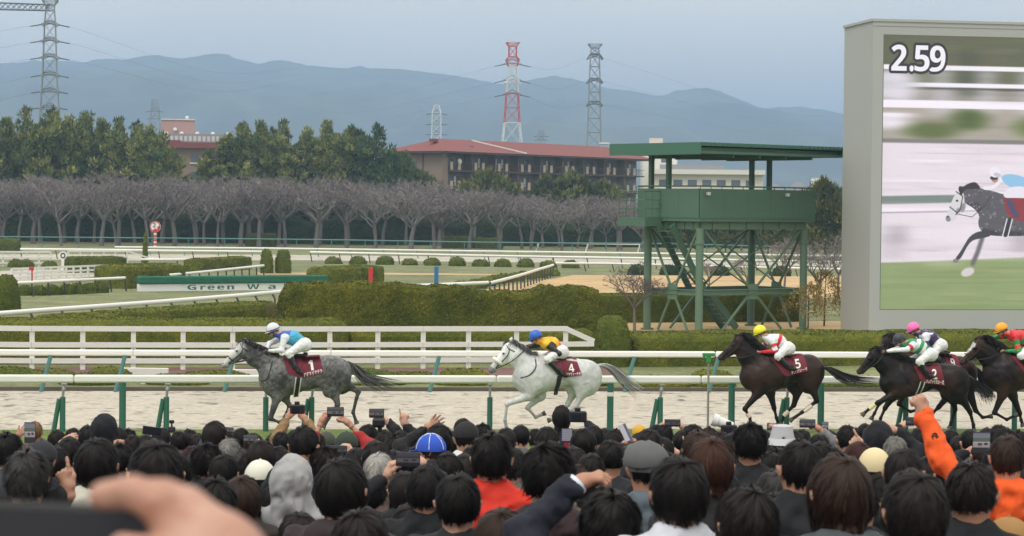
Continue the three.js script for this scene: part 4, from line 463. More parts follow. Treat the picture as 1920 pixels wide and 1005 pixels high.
{ const t = pylon('huge grey lattice pylon above the left pine clump', 92, 520, [[-14, 14, 'steel'], [2, 14], [10, 8], [20, 8], [44, 10], [75, 11], [106, 12], [140, 13], [172, 15], [205, 17], [null, 34]], [[44, 36, 6, 'dark'], [75, 36, 6, 'dark'], [106, 36, 6, 'dark'], [139, 35, 6, 'dark'], [170, 34, 5, 'dark'], [200, 33, 5, 'dark'], [40, 14, 0, 'steel', 'collar'], [71, 15, 0, 'steel', 'collar'], [102, 15, 0, 'steel', 'collar'], [135, 16, 0, 'steel', 'collar'], [166, 17, 0, 'steel', 'collar'], [197, 18, 0, 'steel', 'collar']], { turn: 0.15, r: 0.085 });
  const s = 520 / F, Y = (py) => yAt(92, py, 520); const g = []; for (const z of [-0.8, 0.8]) for (let i = 0; i < 12; i++) { const x0 = -i * 1.25, x1 = -(i + 1) * 1.25, ya = Y(9) + 0.018 * -x0 * 2, yb = Y(21) + 0.0; g.push(bar(V(x0, Y(9) + 0.05 * i * 0.4, z), V(x1, Y(9) + 0.05 * (i + 1) * 0.4, z), 0.1, 4), bar(V(x0, Y(20), z), V(x1, Y(20), z), 0.1, 4), bar(V(x0, Y(20), z), V(x1, Y(9), z), 0.07, 3), bar(V(x0, Y(9), z), V(x1, Y(20), z), 0.07, 3)); } part('gantry_beam', g, P_.dark, t);
}
pylon('small pale pylon in front of the hills left of the red roof', 817, 1150, [[197, 4, 'white'], [212, 8, 'white'], [270, 9, 'white'], [null, 16]], [[212, 20, 3, 'dark'], [232, 20, 2, 'dark'], [251, 20, 2, 'dark']], { r: 0.16 });
pylon('tiny pylon top above the red roof ridge', 1013, 1250, [[244, 5, 'steel'], [275, 7], [null, 12]], [[255, 14, 1, 'dark'], [262, 12, 1, 'dark']], { r: 0.16 });
pylon('faint pylon behind the left pine clump and pink block', 289, 1200, [[187, 5, 'steel'], [206, 7], [240, 10], [null, 18]], [[208, 17, 2, 'dark'], [222, 14, 1, 'dark']], { r: 0.15 });
{ // conductors: sagging lines between the pylons
  const line = (label, pts, D0, D1, sag) => { const g = pts.map(([ax, ay, bx2, by]) => { const a = A(ax, ay, D0), b = A(bx2, by, D1), m = a.clone().add(b).multiplyScalar(0.5); m.y -= sag; return tube([a, m, b], 0.022, 24, 4); }); solo('power_lines', g, P_.dark, label, 'power lines'); };
  line('sagging power lines from the huge left pylon towards the centre', [[128, 49, 560, 128], [128, 80, 560, 140], [128, 111, 560, 150]], 520, 900, 6);
  line('power lines leaving the huge left pylon to the left edge', [[56, 49, -120, 46], [56, 80, -120, 78], [56, 111, -120, 108], [56, 144, -120, 150], [56, 175, -120, 182]], 520, 470, 1.5);
  line('power lines from the red and white pylon to the grey pylon', [[990, 125, 1098, 108], [990, 156, 1098, 152], [990, 181, 1098, 196]], 640, 680, 2);
  line('power lines from the red and white pylon to the left', [[924, 125, 560, 190], [924, 156, 560, 205], [924, 182, 560, 220]], 640, 1500, 5);
  line('power lines from the grey pylon towards the video screen', [[1126, 108, 1640, 215], [1126, 152, 1640, 225], [1126, 196, 1640, 236]], 680, 1500, 8);
}
// ---------- judges' tower ----------
{
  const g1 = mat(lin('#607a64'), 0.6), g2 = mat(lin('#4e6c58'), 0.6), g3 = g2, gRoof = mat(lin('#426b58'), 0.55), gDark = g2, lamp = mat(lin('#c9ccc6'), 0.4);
  const Np = gd(1310, 89.6), Rp = gd(1505, 93.5); const d = Rp.clone().sub(Np), l2 = d.length(), l1 = 2.96; const turn = Math.atan2(-d.z, d.x);
  const t = thing('observation_tower', 'green steel observation tower with flat roof, enclosed deck and inner stairs', 'tower', Np, turn); // local x along the right face, -z along the left face (away)
  const P = (a, b, y) => V(b, y, -a); const hTop = 7.05, hDeck = 4.16, hMid = 1.6;
  const cols = { N: [0, 0], L: [l1, 0], R: [0, l2], K: [l1, l2] };
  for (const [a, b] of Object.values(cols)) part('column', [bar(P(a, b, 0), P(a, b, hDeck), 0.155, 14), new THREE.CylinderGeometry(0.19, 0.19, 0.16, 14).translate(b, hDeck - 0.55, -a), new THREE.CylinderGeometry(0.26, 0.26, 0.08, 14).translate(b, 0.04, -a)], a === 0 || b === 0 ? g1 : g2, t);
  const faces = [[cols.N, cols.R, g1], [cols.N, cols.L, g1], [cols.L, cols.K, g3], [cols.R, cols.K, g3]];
  for (const [u, v, m] of faces) {
    const at = (k, y) => P(mix(u[0], v[0], k), mix(u[1], v[1], k), y);
    part('deck_beam', beam(at(0, hDeck + 0.1), at(1, hDeck + 0.1), 0.2, 0.3), m, t); part('middle_beam', [beam(at(0.03, hMid - 0.09), at(0.97, hMid - 0.09), 0.16, 0.03), beam(at(0.03, hMid), at(0.97, hMid), 0.03, 0.17), beam(at(0.03, hMid + 0.09), at(0.97, hMid + 0.09), 0.16, 0.03)], m, t);
    for (const k of [0.04, 0.96]) { part('brace', beam(at(k, hDeck - 0.1), at(mix(k, 0.5, 0.93), hMid + 0.16), 0.075, 0.075), m, t); part('brace', beam(at(mix(k, 0.5, 0.93), hMid - 0.12), at(mix(0.5, k, 0.62), 0.05), 0.075, 0.075), m, t); }
    const gp = at(0.5, hMid); const pl = bx(0.55, 0.62, 0.035); pl.rotateY(u[1] === v[1] ? Math.PI / 2 : 0); part('gusset_plate', pl.translate(gp.x + (u[1] === v[1] ? -0.03 : 0), gp.y, gp.z + (u[1] === v[1] ? 0 : 0.03)), m, t);
    for (let k = 0.1; k < 0.95; k += 0.16) { const q = at(k, hDeck + 0.1); part('stiffener', bx(0.05, 0.28, 0.05).translate(q.x + (u[1] === v[1] ? -0.13 : 0), q.y, q.z + (u[1] === v[1] ? 0 : 0.13)), m, t); }
  }
  // crossing rods on the near long face and inside
  for (const [a0, b0, a1, b1] of [[0.3, 0.5, 0.3, 5.2], [2.5, 0.6, 2.5, 5.4]]) for (const s of [0, 1]) part('tie_rod', bar(P(a0, s ? b0 : b1, hDeck - 0.05), P(a1, s ? b1 : b0, hMid + 0.1), 0.028, 6), gDark, t);
  // deck with solid parapet
  const o = 0.3; part('deck', bx(l2 + 2 * o, 0.14, l1 + 2 * o, l2 / 2, hDeck + 0.33, -l1 / 2), g3, t);
  const pz = 1.16, py = hDeck + 0.4 + pz / 2;
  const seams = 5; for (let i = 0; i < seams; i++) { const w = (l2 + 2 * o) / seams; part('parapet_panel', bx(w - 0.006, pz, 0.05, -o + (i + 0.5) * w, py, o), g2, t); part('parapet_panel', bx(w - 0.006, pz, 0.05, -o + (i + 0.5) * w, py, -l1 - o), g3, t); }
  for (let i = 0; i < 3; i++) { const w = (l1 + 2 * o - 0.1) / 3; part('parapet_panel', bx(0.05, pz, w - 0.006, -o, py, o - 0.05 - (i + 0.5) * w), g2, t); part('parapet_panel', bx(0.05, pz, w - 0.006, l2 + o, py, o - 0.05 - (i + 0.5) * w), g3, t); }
  part('handrail', [bar(V(-o, py + pz / 2 + 0.1, o), V(l2 + o, py + pz / 2 + 0.1, o), 0.03, 8), bar(V(-o, py + pz / 2 + 0.1, -l1 - o), V(-o, py + pz / 2 + 0.1, o), 0.03, 8), ...Array.from({ length: 12 }, (_, i) => bar(V(-o + i * (l2 + 2 * o) / 11, py + pz / 2 - 0.02, o), V(-o + i * (l2 + 2 * o) / 11, py + pz / 2 + 0.1, o), 0.02, 6))], g3, t);
  for (const b of [0.05, 4.6]) part('flood_lamp', rbx(0.16, 0.14, 0.14, 0.03, b, py + pz / 2 - 0.2, o + 0.1), lamp, t);
  // roof posts
  for (const [a, b] of [[1.9, 0.1], [l1 - 0.05, 0.1], [1.9, l2 - 0.1], [l1 - 0.05, l2 - 0.1]]) part('roof_post', bx(0.17, hTop - hDeck - 0.45, 0.17, b, (hTop + hDeck + 0.45) / 2 - 0.02, -a), gDark, t);
  // roof: fascia, ceiling and corrugated sheets
  const q = 1.12; const rw = l2 + 2 * q, rd = l1 + 2 * q; const roof = part('roof', bx(rw - 0.1, 0.1, rd - 0.1, l2 / 2, hTop + 0.08, -l1 / 2), gDark, t);
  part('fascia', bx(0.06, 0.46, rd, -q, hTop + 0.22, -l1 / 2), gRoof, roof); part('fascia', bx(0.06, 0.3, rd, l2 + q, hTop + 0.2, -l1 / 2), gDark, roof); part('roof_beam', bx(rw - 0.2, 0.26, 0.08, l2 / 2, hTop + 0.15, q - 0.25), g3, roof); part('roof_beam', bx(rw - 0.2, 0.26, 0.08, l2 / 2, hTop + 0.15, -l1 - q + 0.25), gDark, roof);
  for (let i = 0; i < 4; i++) part('purlin', bx(0.1, 0.16, rd - 0.4, (i + 0.6) * l2 / 4, hTop - 0.02, -l1 / 2), gDark, roof);
  const nS = 34, rib = []; for (let i = 0; i < nS; i++) rib.push(bx(rw / nS * 0.5, 0.09, rd + 0.04, -q + (i + 0.5) * rw / nS, hTop + 0.42, -l1 / 2)); rib.push(bx(rw, 0.05, rd + 0.02, l2 / 2, hTop + 0.35, -l1 / 2)); part('corrugated_sheet', rib, gRoof, roof);
  // stairs inside, two flights
  const fl = (a, b0, y0, b1, y1, n, m) => { for (const s of [-0.38, 0.38]) part('stringer', beam(P(a + s, b0, y0), P(a + s, b1, y1), 0.05, 0.3), m, t); for (let i = 1; i < n; i++) part('step', bx(0.24, 0.035, 0.72, mix(b0, b1, i / n), mix(y0, y1, i / n), -a), m, t); part('stair_rail', [bar(P(a + 0.4, b0, y0 + 0.9), P(a + 0.4, b1, y1 + 0.9), 0.025, 6), bar(P(a + 0.4, mix(b0, b1, 0.5), mix(y0, y1, 0.5)), P(a + 0.4, mix(b0, b1, 0.5), mix(y0, y1, 0.5) + 0.9), 0.02, 6)], m, t); };
  fl(1.5, -0.45, hDeck + 0.1, 1.35, hMid + 0.05, 11, gDark); fl(1.5, 1.7, hMid, 3.3, 0.05, 8, gDark);
  part('landing', bx(0.9, 0.06, 1.0, 1.55, hMid + 0.02, -1.5), gDark, t);
  part('landing', bx(0.9, 0.34, 1.6, -o - 0.48, hDeck + 0.22, -l1 + 0.3), g2, t); part('landing_rail', [...[-0.9, -0.5, -0.08].flatMap((x) => [bar(V(-o + x, hDeck + 0.4, -l1 - 0.45), V(-o + x, hDeck + 1.45, -l1 - 0.45), 0.02, 6), bar(V(-o + x, hDeck + 0.4, -l1 + 1.05), V(-o + x, hDeck + 1.45, -l1 + 1.05), 0.02, 6)]), ...[1.45, 1.1, 0.75].flatMap((y) => [bar(V(-o - 0.9, hDeck + y, -l1 - 0.45), V(-o - 0.06, hDeck + y, -l1 - 0.45), 0.018, 6), bar(V(-o - 0.9, hDeck + y, -l1 + 1.05), V(-o - 0.06, hDeck + y, -l1 + 1.05), 0.018, 6), bar(V(-o - 0.9, hDeck + y, -l1 + 1.05), V(-o - 0.9, hDeck + y, -l1 - 0.45), 0.018, 6)])], gDark, t);
  part('wall_lamp', rbx(0.14, 0.2, 0.14, 0.03, l2 + 0.2, hDeck - 0.9, -0.02), lamp, t);
}
// ---------- giant video screen ----------
{
  const D = 88; const C = gd(1629, D); const turn = 0.17; const t = thing('video_screen', 'huge grey framed outdoor video screen showing the leading grey horse', 'video screen', C, turn);
  const body_ = mat(lin('#a9aba7'), 0.7), cap = mat(lin('#a9aba7'), 0.6), edge = mat(lin('#6d6f69'), 0.7); const Hh = yAt(1640, 48, D), Wd = 15, dep = 3.5, x0 = 0.42, yb = yAt(1650, 581, D), yt = yAt(1655, 64, D);
  part('frame_side', bx(0.02, Hh, dep, 0.0, Hh / 2, -dep / 2 - 0.012), body_, t); part('back', bx(Wd - 0.04, Hh, dep - 0.3, Wd / 2 + 0.01, Hh / 2, -dep / 2 - 0.16), edge, t);
  part('frame_post', bx(x0, Hh, 0.14, x0 / 2, Hh / 2, -0.07), body_, t); part('frame_base', bx(Wd - x0, yb, 0.14, x0 + (Wd - x0) / 2, yb / 2, -0.07), body_, t); part('frame_top', bx(Wd - x0, Hh - yt, 0.14, x0 + (Wd - x0) / 2, (Hh + yt) / 2, -0.07), body_, t);
  part('cap', [bx(Wd + 0.1, 0.1, dep + 0.12, Wd / 2 - 0.02, Hh + 0.22, -dep / 2), bx(Wd + 0.02, 0.17, dep + 0.04, Wd / 2, Hh + 0.085, -dep / 2)], cap, t); part('screen_rim', [bx(0.03, yt - yb, 0.16, x0 + 0.015, (yt + yb) / 2, -0.079), bx(Wd - x0, 0.03, 0.16, x0 + (Wd - x0) / 2, yb + 0.015, -0.079)], edge, t);
  const sw = 6.6; // picture drawn in photograph pixels, origin (1650, 62), then the picture goes on to the right
  const PW = 1320, PH = 1036, cv = canvasTex(PW, PH, (c) => {
    c.scale(2, 2); c.translate(-1650, -62); const R = rng(8); const fill = (col, x, y, w, h) => { c.fillStyle = col; c.fillRect(x, y, w, h); };
    fill('#565a42', 1640, 50, 700, 72); for (let i = 0; i < 60; i++) fill(`rgba(${70 + R() * 50},${72 + R() * 45},${46 + R() * 34},0.25)`, 1640 + R() * 600, 62 + R() * 58, 40 + R() * 120, 3 + R() * 8);
    fill('#5e6248', 1640, 118, 700, 90); fill('#978f86', 1640, 165, 700, 60); fill('#a89f94', 1640, 200, 700, 70);
    c.filter = 'blur(9px)'; fill('#3b4438', 1812, 84, 26, 92); for (const x of [1758, 1848, 1938, 2028]) fill('#c8c3cc', x, 126, 27, 84); c.fillStyle = '#dcd7e2'; c.beginPath(); c.ellipse(1688, 158, 34, 30, 0, 0, 7); c.fill(); fill('#dcd7e2', 1650, 130, 40, 50); fill('#efe6f2', 1650, 210, 55, 28);
    for (const [x, y, rx, ry, k] of [[1828, 219, 38, 21, '#475a26'], [1750, 241, 56, 17, '#586635'], [1990, 232, 70, 24, '#64753c'], [2140, 236, 60, 22, '#5f7036']]) { c.fillStyle = k; c.beginPath(); c.ellipse(x, y, rx, ry, 0, 0, 7); c.fill(); }
    c.filter = 'blur(1.5px)'; for (const [y, h] of [[118, 9], [151, 8], [184, 15]]) fill('#f6effa', y === 151 ? 1722 : 1640, y, 700, h); fill('#f2e8f4', 1640, 209, 70, 7); fill('#4f4b4b', 1725, 160, 400, 3);
    c.filter = 'blur(2px)'; fill('#7b7674', 1640, 257, 700, 9); fill('#e4d9e2', 1640, 265, 700, 226); c.filter = 'blur(1.2px)';
    for (let i = 0; i < 150; i++) { const k = R(); fill(k < 0.5 ? `rgba(214,202,222,${0.2 + 0.3 * R()})` : k < 0.8 ? `rgba(246,238,246,${0.25 + 0.3 * R()})` : `rgba(176,160,176,${0.15 + 0.25 * R()})`, 1640 + R() * 640, 268 + R() * 205, 25 + R() * 120, 1.5 + R() * 3.5); }
    c.filter = 'blur(1.5px)'; c.save(); c.translate(1650, 366); c.rotate(-0.028); fill('#6f7f77', -10, 0, 700, 15); fill('#f4ecf6', -10, 16, 700, 14); fill('#a69ca6', -10, 30, 700, 2.5); c.restore(); c.filter = 'blur(8px)'; fill('#7d7478', 1674, 422, 20, 34); fill('#a399a0', 1672, 450, 14, 34); fill('#8d8188', 1930, 420, 20, 50); c.filter = 'blur(2px)';
    c.fillStyle = '#8a9a66'; c.beginPath(); c.moveTo(1630, 493); c.lineTo(2360, 462); c.lineTo(2360, 600); c.lineTo(1630, 600); c.fill(); for (let i = 0; i < 120; i++) { const k = R(); fill(k < 0.5 ? `rgba(120,138,78,${0.35 * R() + 0.1})` : k < 0.8 ? `rgba(160,168,122,${0.4 * R() + 0.1})` : `rgba(176,162,134,${0.3 * R()})`, 1640 + R() * 640, 497 + R() * 84, 30 + R() * 120, 2 + R() * 5); }
    c.filter = 'blur(3px)'; for (let i = 0; i < 160; i++) { const y = 64 + R() * 200, k = R(); fill(k < 0.5 ? `rgba(70,74,52,${0.12 * R()})` : `rgba(225,215,225,${0.06 * R()})`, 1640 + R() * 640, y, 30 + R() * 150, 2 + R() * 7); } for (let i = 0; i < 120; i++) { const k = R(); fill(k < 0.5 ? `rgba(190,170,180,${0.2 * R()})` : `rgba(255,250,252,${0.25 * R()})`, 1640 + R() * 640, 268 + R() * 215, 60 + R() * 220, 3 + R() * 12); }
    { const e = document.createElement('canvas'); e.width = c.canvas.width; e.height = c.canvas.height; c.filter = 'none'; for (let pass = 0; pass < 2; pass++) { e.getContext('2d').drawImage(c.canvas, 0, 0); c.save(); c.setTransform(1, 0, 0, 1, 0, 0); for (let k = 1; k <= 12; k++) { c.globalAlpha = 1 / (k + 1); c.drawImage(e, (k % 2 ? 1 : -1) * k * 3.2, 0); } c.restore(); } }
    // horse and rider of the picture
    const path = (pts, col, f = 'blur(0.7px)') => { c.filter = f; c.fillStyle = col; const n = pts.length / 2, q = (i) => [pts[(i % n) * 2], pts[(i % n) * 2 + 1]], md = (i) => { const a = q(i), b = q(i + 1); return [(a[0] + b[0]) / 2, (a[1] + b[1]) / 2]; }; c.beginPath(); c.moveTo(...md(0)); for (let i = 1; i <= n; i++) c.quadraticCurveTo(...q(i), ...md(i)); c.closePath(); c.fill(); };
    const stroke = (pts, col, w, f = 'none') => { c.filter = f; c.strokeStyle = col; c.lineWidth = w; c.lineCap = 'round'; c.lineJoin = 'round'; c.beginPath(); c.moveTo(pts[0], pts[1]); for (let i = 2; i < pts.length; i += 2) c.lineTo(pts[i], pts[i + 1]); c.stroke(); };
    stroke([1858, 440, 1848, 470, 1838, 492], '#6e686e', 9, 'blur(3px)'); c.filter = 'blur(2px)'; c.fillStyle = '#d8d0d0'; c.beginPath(); c.ellipse(1828, 508, 14, 8, -0.3, 0, 7); c.fill(); stroke([2010, 440, 2040, 470, 2020, 505], '#5d585e', 11, 'blur(3px)'); stroke([2030, 430, 2070, 460, 2080, 500], '#56525a', 11, 'blur(2px)');
    const K = (l) => l.map((v, i) => (i % 2 ? 320 : 1640) + v / 3.589);
    const trunk = K([625, 100, 700, 85, 760, 105, 860, 122, 940, 150, 1100, 140, 1300, 130, 1420, 190, 1440, 300, 1400, 420, 1250, 430, 1100, 425, 930, 428, 850, 425, 790, 408, 755, 375, 745, 335, 757, 298, 738, 262, 700, 232, 665, 215, 640, 200]);
    path(trunk, '#58555d'); c.save(); c.beginPath(); trunk.forEach((v, i) => { if (i % 2 === 0) c[i ? 'lineTo' : 'moveTo'](v, trunk[i + 1]); }); c.clip();
    c.filter = 'blur(5px)'; c.fillStyle = '#37343b'; for (const [x, y, rx, ry] of K([720, 235, 0, 0, 800, 415, 0, 0, 1000, 425, 0, 0, 1250, 420, 0, 0]).reduce((o, v, i, l) => (i % 4 === 0 ? [...o, [v, l[i + 1], 30, 9]] : o), [])) { c.beginPath(); c.ellipse(x, y, rx, ry, 0, 0, 7); c.fill(); } c.fillStyle = '#56535b'; for (const [x, y] of [[1866, 388], [1880, 408], [1838, 358], [1990, 375]]) { c.beginPath(); c.ellipse(x, y, 13, 11, 0.4, 0, 7); c.fill(); }
    c.filter = 'blur(0.6px)'; for (let i = 0; i < 420; i++) { const x = 1818 + R() * 225, y = 350 + R() * 90; c.fillStyle = R() < 0.6 ? `rgba(200,196,206,${0.6 * R()})` : `rgba(40,37,44,${0.4 * R()})`; c.beginPath(); c.ellipse(x, y, 0.8 + 2 * R(), 0.8 + 1.6 * R(), 0, 0, 7); c.fill(); } c.restore();
    path(K([830, 392, 760, 395, 715, 412, 678, 440, 648, 490, 610, 550, 578, 585, 612, 596, 642, 548, 672, 492, 705, 458, 765, 445, 850, 428]), '#3d3a41'); path(K([580, 580, 562, 596, 566, 612, 600, 612, 612, 596]), '#817c84');
    path(K([600, 118, 622, 112, 640, 150, 645, 215, 625, 265, 592, 292, 570, 328, 540, 336, 512, 325, 506, 305, 520, 275, 540, 215, 562, 165, 585, 130]), '#dbd8da'); c.filter = 'blur(2px)'; c.fillStyle = '#8f8c93'; c.beginPath(); c.ellipse(...K([632, 235]), 5, 9, 0.3, 0, 7); c.fill(); c.beginPath(); c.ellipse(...K([600, 255]), 6, 4, -0.6, 0, 7); c.fill(); path(K([506, 300, 520, 290, 540, 300, 545, 330, 520, 334, 506, 322]), '#8b8587'); path(K([516, 292, 530, 294, 528, 306, 516, 304]), '#2b282c');
    path(K([600, 125, 596, 96, 616, 90, 632, 96, 660, 76, 720, 58, 748, 84, 762, 106, 720, 112, 660, 106, 632, 130, 620, 160]), '#2a272c'); c.filter = 'none'; c.fillStyle = '#1f1c22'; c.beginPath(); c.ellipse(...K([588, 190]), 2.6, 2, 0, 0, 7); c.fill();
    stroke(K([535, 232, 560, 250, 590, 272]), '#1f1d22', 1.8); stroke(K([580, 128, 630, 160, 612, 250, 580, 285]), '#1f1d22', 1.8); stroke(K([590, 280, 700, 300, 800, 215, 850, 140]), '#2a282e', 1.1);
    path(K([930, 165, 960, 150, 1100, 150, 1150, 300, 1130, 330, 1010, 320, 950, 270]), '#8e2f3a'); stroke(K([960, 310, 930, 425]), '#e8e4e8', 2.2); stroke(K([1000, 312, 970, 425]), '#e8e4e8', 2.2); stroke(K([980, 312, 950, 425]), '#26242a', 6);
    path(K([770, 105, 800, 118, 860, 110, 905, 70, 935, 40, 905, 30, 870, 75, 830, 90, 780, 88]), '#efebf2'); path(K([905, 20, 970, 0, 1080, 20, 1150, 60, 1110, 110, 1010, 110, 935, 70]), '#92c4e8'); path(K([925, 135, 990, 85, 1110, 90, 1160, 130, 1120, 170, 1010, 165, 940, 170]), '#ece8f0'); path(K([950, 165, 1000, 180, 1030, 260, 1060, 300, 1010, 300, 980, 250, 955, 200]), '#4a4468'); c.filter = 'blur(0.6px)'; c.fillStyle = '#b98d76'; c.beginPath(); c.ellipse(1881, 331, 7, 7, 0, 0, 7); c.fill(); c.fillStyle = '#3a3638'; c.beginPath(); c.ellipse(1879, 329, 8, 4, 0, 0, 7); c.fill(); c.fillStyle = '#f1eef4'; c.beginPath(); c.ellipse(1881, 318, 12, 10, 0.2, 0, 7); c.fill(); c.fillStyle = '#c9c6d2'; c.beginPath(); c.ellipse(1886, 323, 8, 4, 0.2, 0, 7); c.fill();
    // running time
    c.filter = 'none'; c.font = 'bold 66px sans-serif'; c.lineJoin = 'round'; c.strokeStyle = '#1e1d22'; c.lineWidth = 10; const put = (s, x, w, up) => { c.save(); c.translate(x, 130); c.scale(w / c.measureText(s).width, 1.02); if (up) c.strokeText(s, 0, 0); else { c.fillStyle = '#f6f2fa'; c.fillText(s, 0, 0); } c.restore(); }; for (const u of [true, false]) { put('2', 1663, 36, u); put('.', 1700, 14, u); put('5', 1710, 36, u); put('9', 1742, 36, u); c.fillStyle = '#f6f2fa'; }
    c.fillRect(1744, 124, 8, 5); for (let i = 0; i < 9000; i++) { const k = R(); c.fillStyle = k < 0.5 ? 'rgba(0,0,0,0.05)' : 'rgba(255,255,255,0.06)'; c.fillRect(1650 + R() * 660, 62 + R() * 518, 1.5, 1.5); }
  });
  part('picture', new THREE.PlaneGeometry(13.2 / 1 * ((yt - yb) / 10.7), yt - yb).translate(x0 + 0.03 + 13.2 * ((yt - yb) / 10.7) / 2, (yt + yb) / 2, -0.02), mat([0.02, 0.02, 0.02], 0.4, { emissive: new THREE.Color(1, 1, 1), emissiveMap: cv, emissiveIntensity: 0.84 }), t);
}
// ---------- racehorses and jockeys ----------
// katakana as strokes in a unit box (x right, y down)
const KANA = {
  'ア': [[0.1, 0.15, 0.9, 0.15, 0.6, 0.45], [0.5, 0.35, 0.45, 0.65, 0.2, 0.95]], 'ド': [[0.3, 0.05, 0.3, 0.95], [0.3, 0.4, 0.7, 0.6], [0.62, 0.08, 0.72, 0.28], [0.82, 0.03, 0.92, 0.23]], 'マ': [[0.08, 0.18, 0.92, 0.18, 0.5, 0.65], [0.35, 0.5, 0.65, 0.85]], 'イ': [[0.85, 0.08, 0.1, 0.55], [0.52, 0.35, 0.52, 0.95]], 'ヤ': [[0.05, 0.4, 0.95, 0.2, 0.7, 0.5], [0.3, 0.05, 0.5, 0.95]], 'テ': [[0.2, 0.12, 0.8, 0.12], [0.05, 0.42, 0.95, 0.42], [0.52, 0.42, 0.45, 0.75, 0.25, 0.95]], 'ラ': [[0.2, 0.12, 0.8, 0.12], [0.12, 0.4, 0.88, 0.4, 0.7, 0.72, 0.3, 0.95]],
  'ク': [[0.4, 0.05, 0.1, 0.5], [0.35, 0.22, 0.85, 0.22, 0.7, 0.6, 0.25, 0.95]], 'ヴ': [[0.42, 0.05, 0.42, 0.22], [0.1, 0.5, 0.1, 0.25, 0.75, 0.25, 0.6, 0.65, 0.3, 0.95], [0.8, 0.02, 0.86, 0.15], [0.93, 0, 0.98, 0.12]], 'ァ': [[0.2, 0.4, 0.85, 0.4, 0.62, 0.62], [0.52, 0.55, 0.48, 0.75, 0.3, 0.95]], 'ー': [[0.08, 0.5, 0.92, 0.5]], 'ナ': [[0.05, 0.35, 0.95, 0.35], [0.55, 0.05, 0.5, 0.6, 0.2, 0.95]], 'ル': [[0.3, 0.15, 0.28, 0.6, 0.05, 0.92], [0.58, 0.1, 0.58, 0.9, 0.95, 0.55]],
  'ダ': [[0.4, 0.05, 0.1, 0.5], [0.35, 0.22, 0.8, 0.22, 0.65, 0.6, 0.25, 0.95], [0.3, 0.45, 0.65, 0.65], [0.85, 0.02, 0.9, 0.15]], 'ノ': [[0.8, 0.08, 0.65, 0.55, 0.15, 0.95]], 'ン': [[0.1, 0.2, 0.35, 0.35], [0.12, 0.9, 0.6, 0.7, 0.92, 0.25]], 'シ': [[0.2, 0.1, 0.42, 0.22], [0.1, 0.36, 0.32, 0.48], [0.15, 0.92, 0.6, 0.75, 0.92, 0.25]],
  'ュ': [[0.25, 0.5, 0.68, 0.5, 0.62, 0.9], [0.1, 0.9, 0.92, 0.9]], 'リ': [[0.25, 0.1, 0.25, 0.6], [0.75, 0.08, 0.75, 0.6, 0.4, 0.95]], 'エ': [[0.15, 0.18, 0.85, 0.18], [0.5, 0.18, 0.5, 0.85], [0.05, 0.85, 0.95, 0.85]], 'ロ': [[0.15, 0.2, 0.85, 0.2, 0.85, 0.85, 0.15, 0.85, 0.15, 0.2]], 'ズ': [[0.15, 0.15, 0.75, 0.15, 0.5, 0.55, 0.05, 0.92], [0.5, 0.55, 0.88, 0.92], [0.82, 0.02, 0.88, 0.15], [0.94, 0, 0.99, 0.12]],
};
function clothTex(num, name) { return canvasTex(512, 384, (c) => { c.fillStyle = '#6d2430'; c.fillRect(0, 0, 512, 384); const R = rng(num * 7); for (let i = 0; i < 500; i++) { c.fillStyle = `rgba(${R() < 0.5 ? '40,10,18' : '150,60,70'},0.06)`; c.fillRect(R() * 512, R() * 384, 30 * R(), 6); } c.fillStyle = '#efe9e6'; c.textAlign = 'center'; c.font = 'bold 250px sans-serif'; c.save(); c.translate(256, 276); c.scale(1.3, 1.12); if (num === 1) { c.fillRect(-26, -182, 52, 184); c.beginPath(); c.moveTo(-26, -182); c.lineTo(-26, -128); c.lineTo(-58, -120); c.lineTo(-58, -150); c.fill(); } else c.fillText(String(num), 0, 0); c.restore(); c.strokeStyle = '#efe9e6'; c.lineWidth = 11; c.lineCap = c.lineJoin = 'round'; const n = [...name].length, w = Math.min(86, 490 / Math.max(1, n)); [...name].forEach((ch, i) => { const x0 = 256 - n * w / 2 + i * w + w * 0.06; for (const s of KANA[ch] || []) { c.beginPath(); for (let q = 0; q < s.length; q += 2) c[q ? 'lineTo' : 'moveTo'](x0 + s[q] * w * 0.86, 294 + s[q + 1] * 74); c.stroke(); } }); }); }
const planePt = (px, py, d) => { const r = ray(px, py), o = V(0, CAMY, 0).sub(V(railA.x, 0, railA.z)); const dn = r.x * N.x + r.z * N.z, on = o.x * N.x + o.z * N.z; const t = (d - on) / dn; const p = V(0, CAMY, 0).addScaledVector(r, t); return [sOf(p), p.y]; };
const horseMat = new THREE.MeshPhysicalMaterial({ roughness: 0.42, vertexColors: true, specularIntensity: 0.4 }), tackMat = mat(lin('#221d1b'), 0.5), hoofMat = mat(lin('#4a443d'), 0.6), eyeMat = mat([0.01, 0.008, 0.006], 0.1), whiteStrap = mat(lin('#d8d6d0'), 0.6);
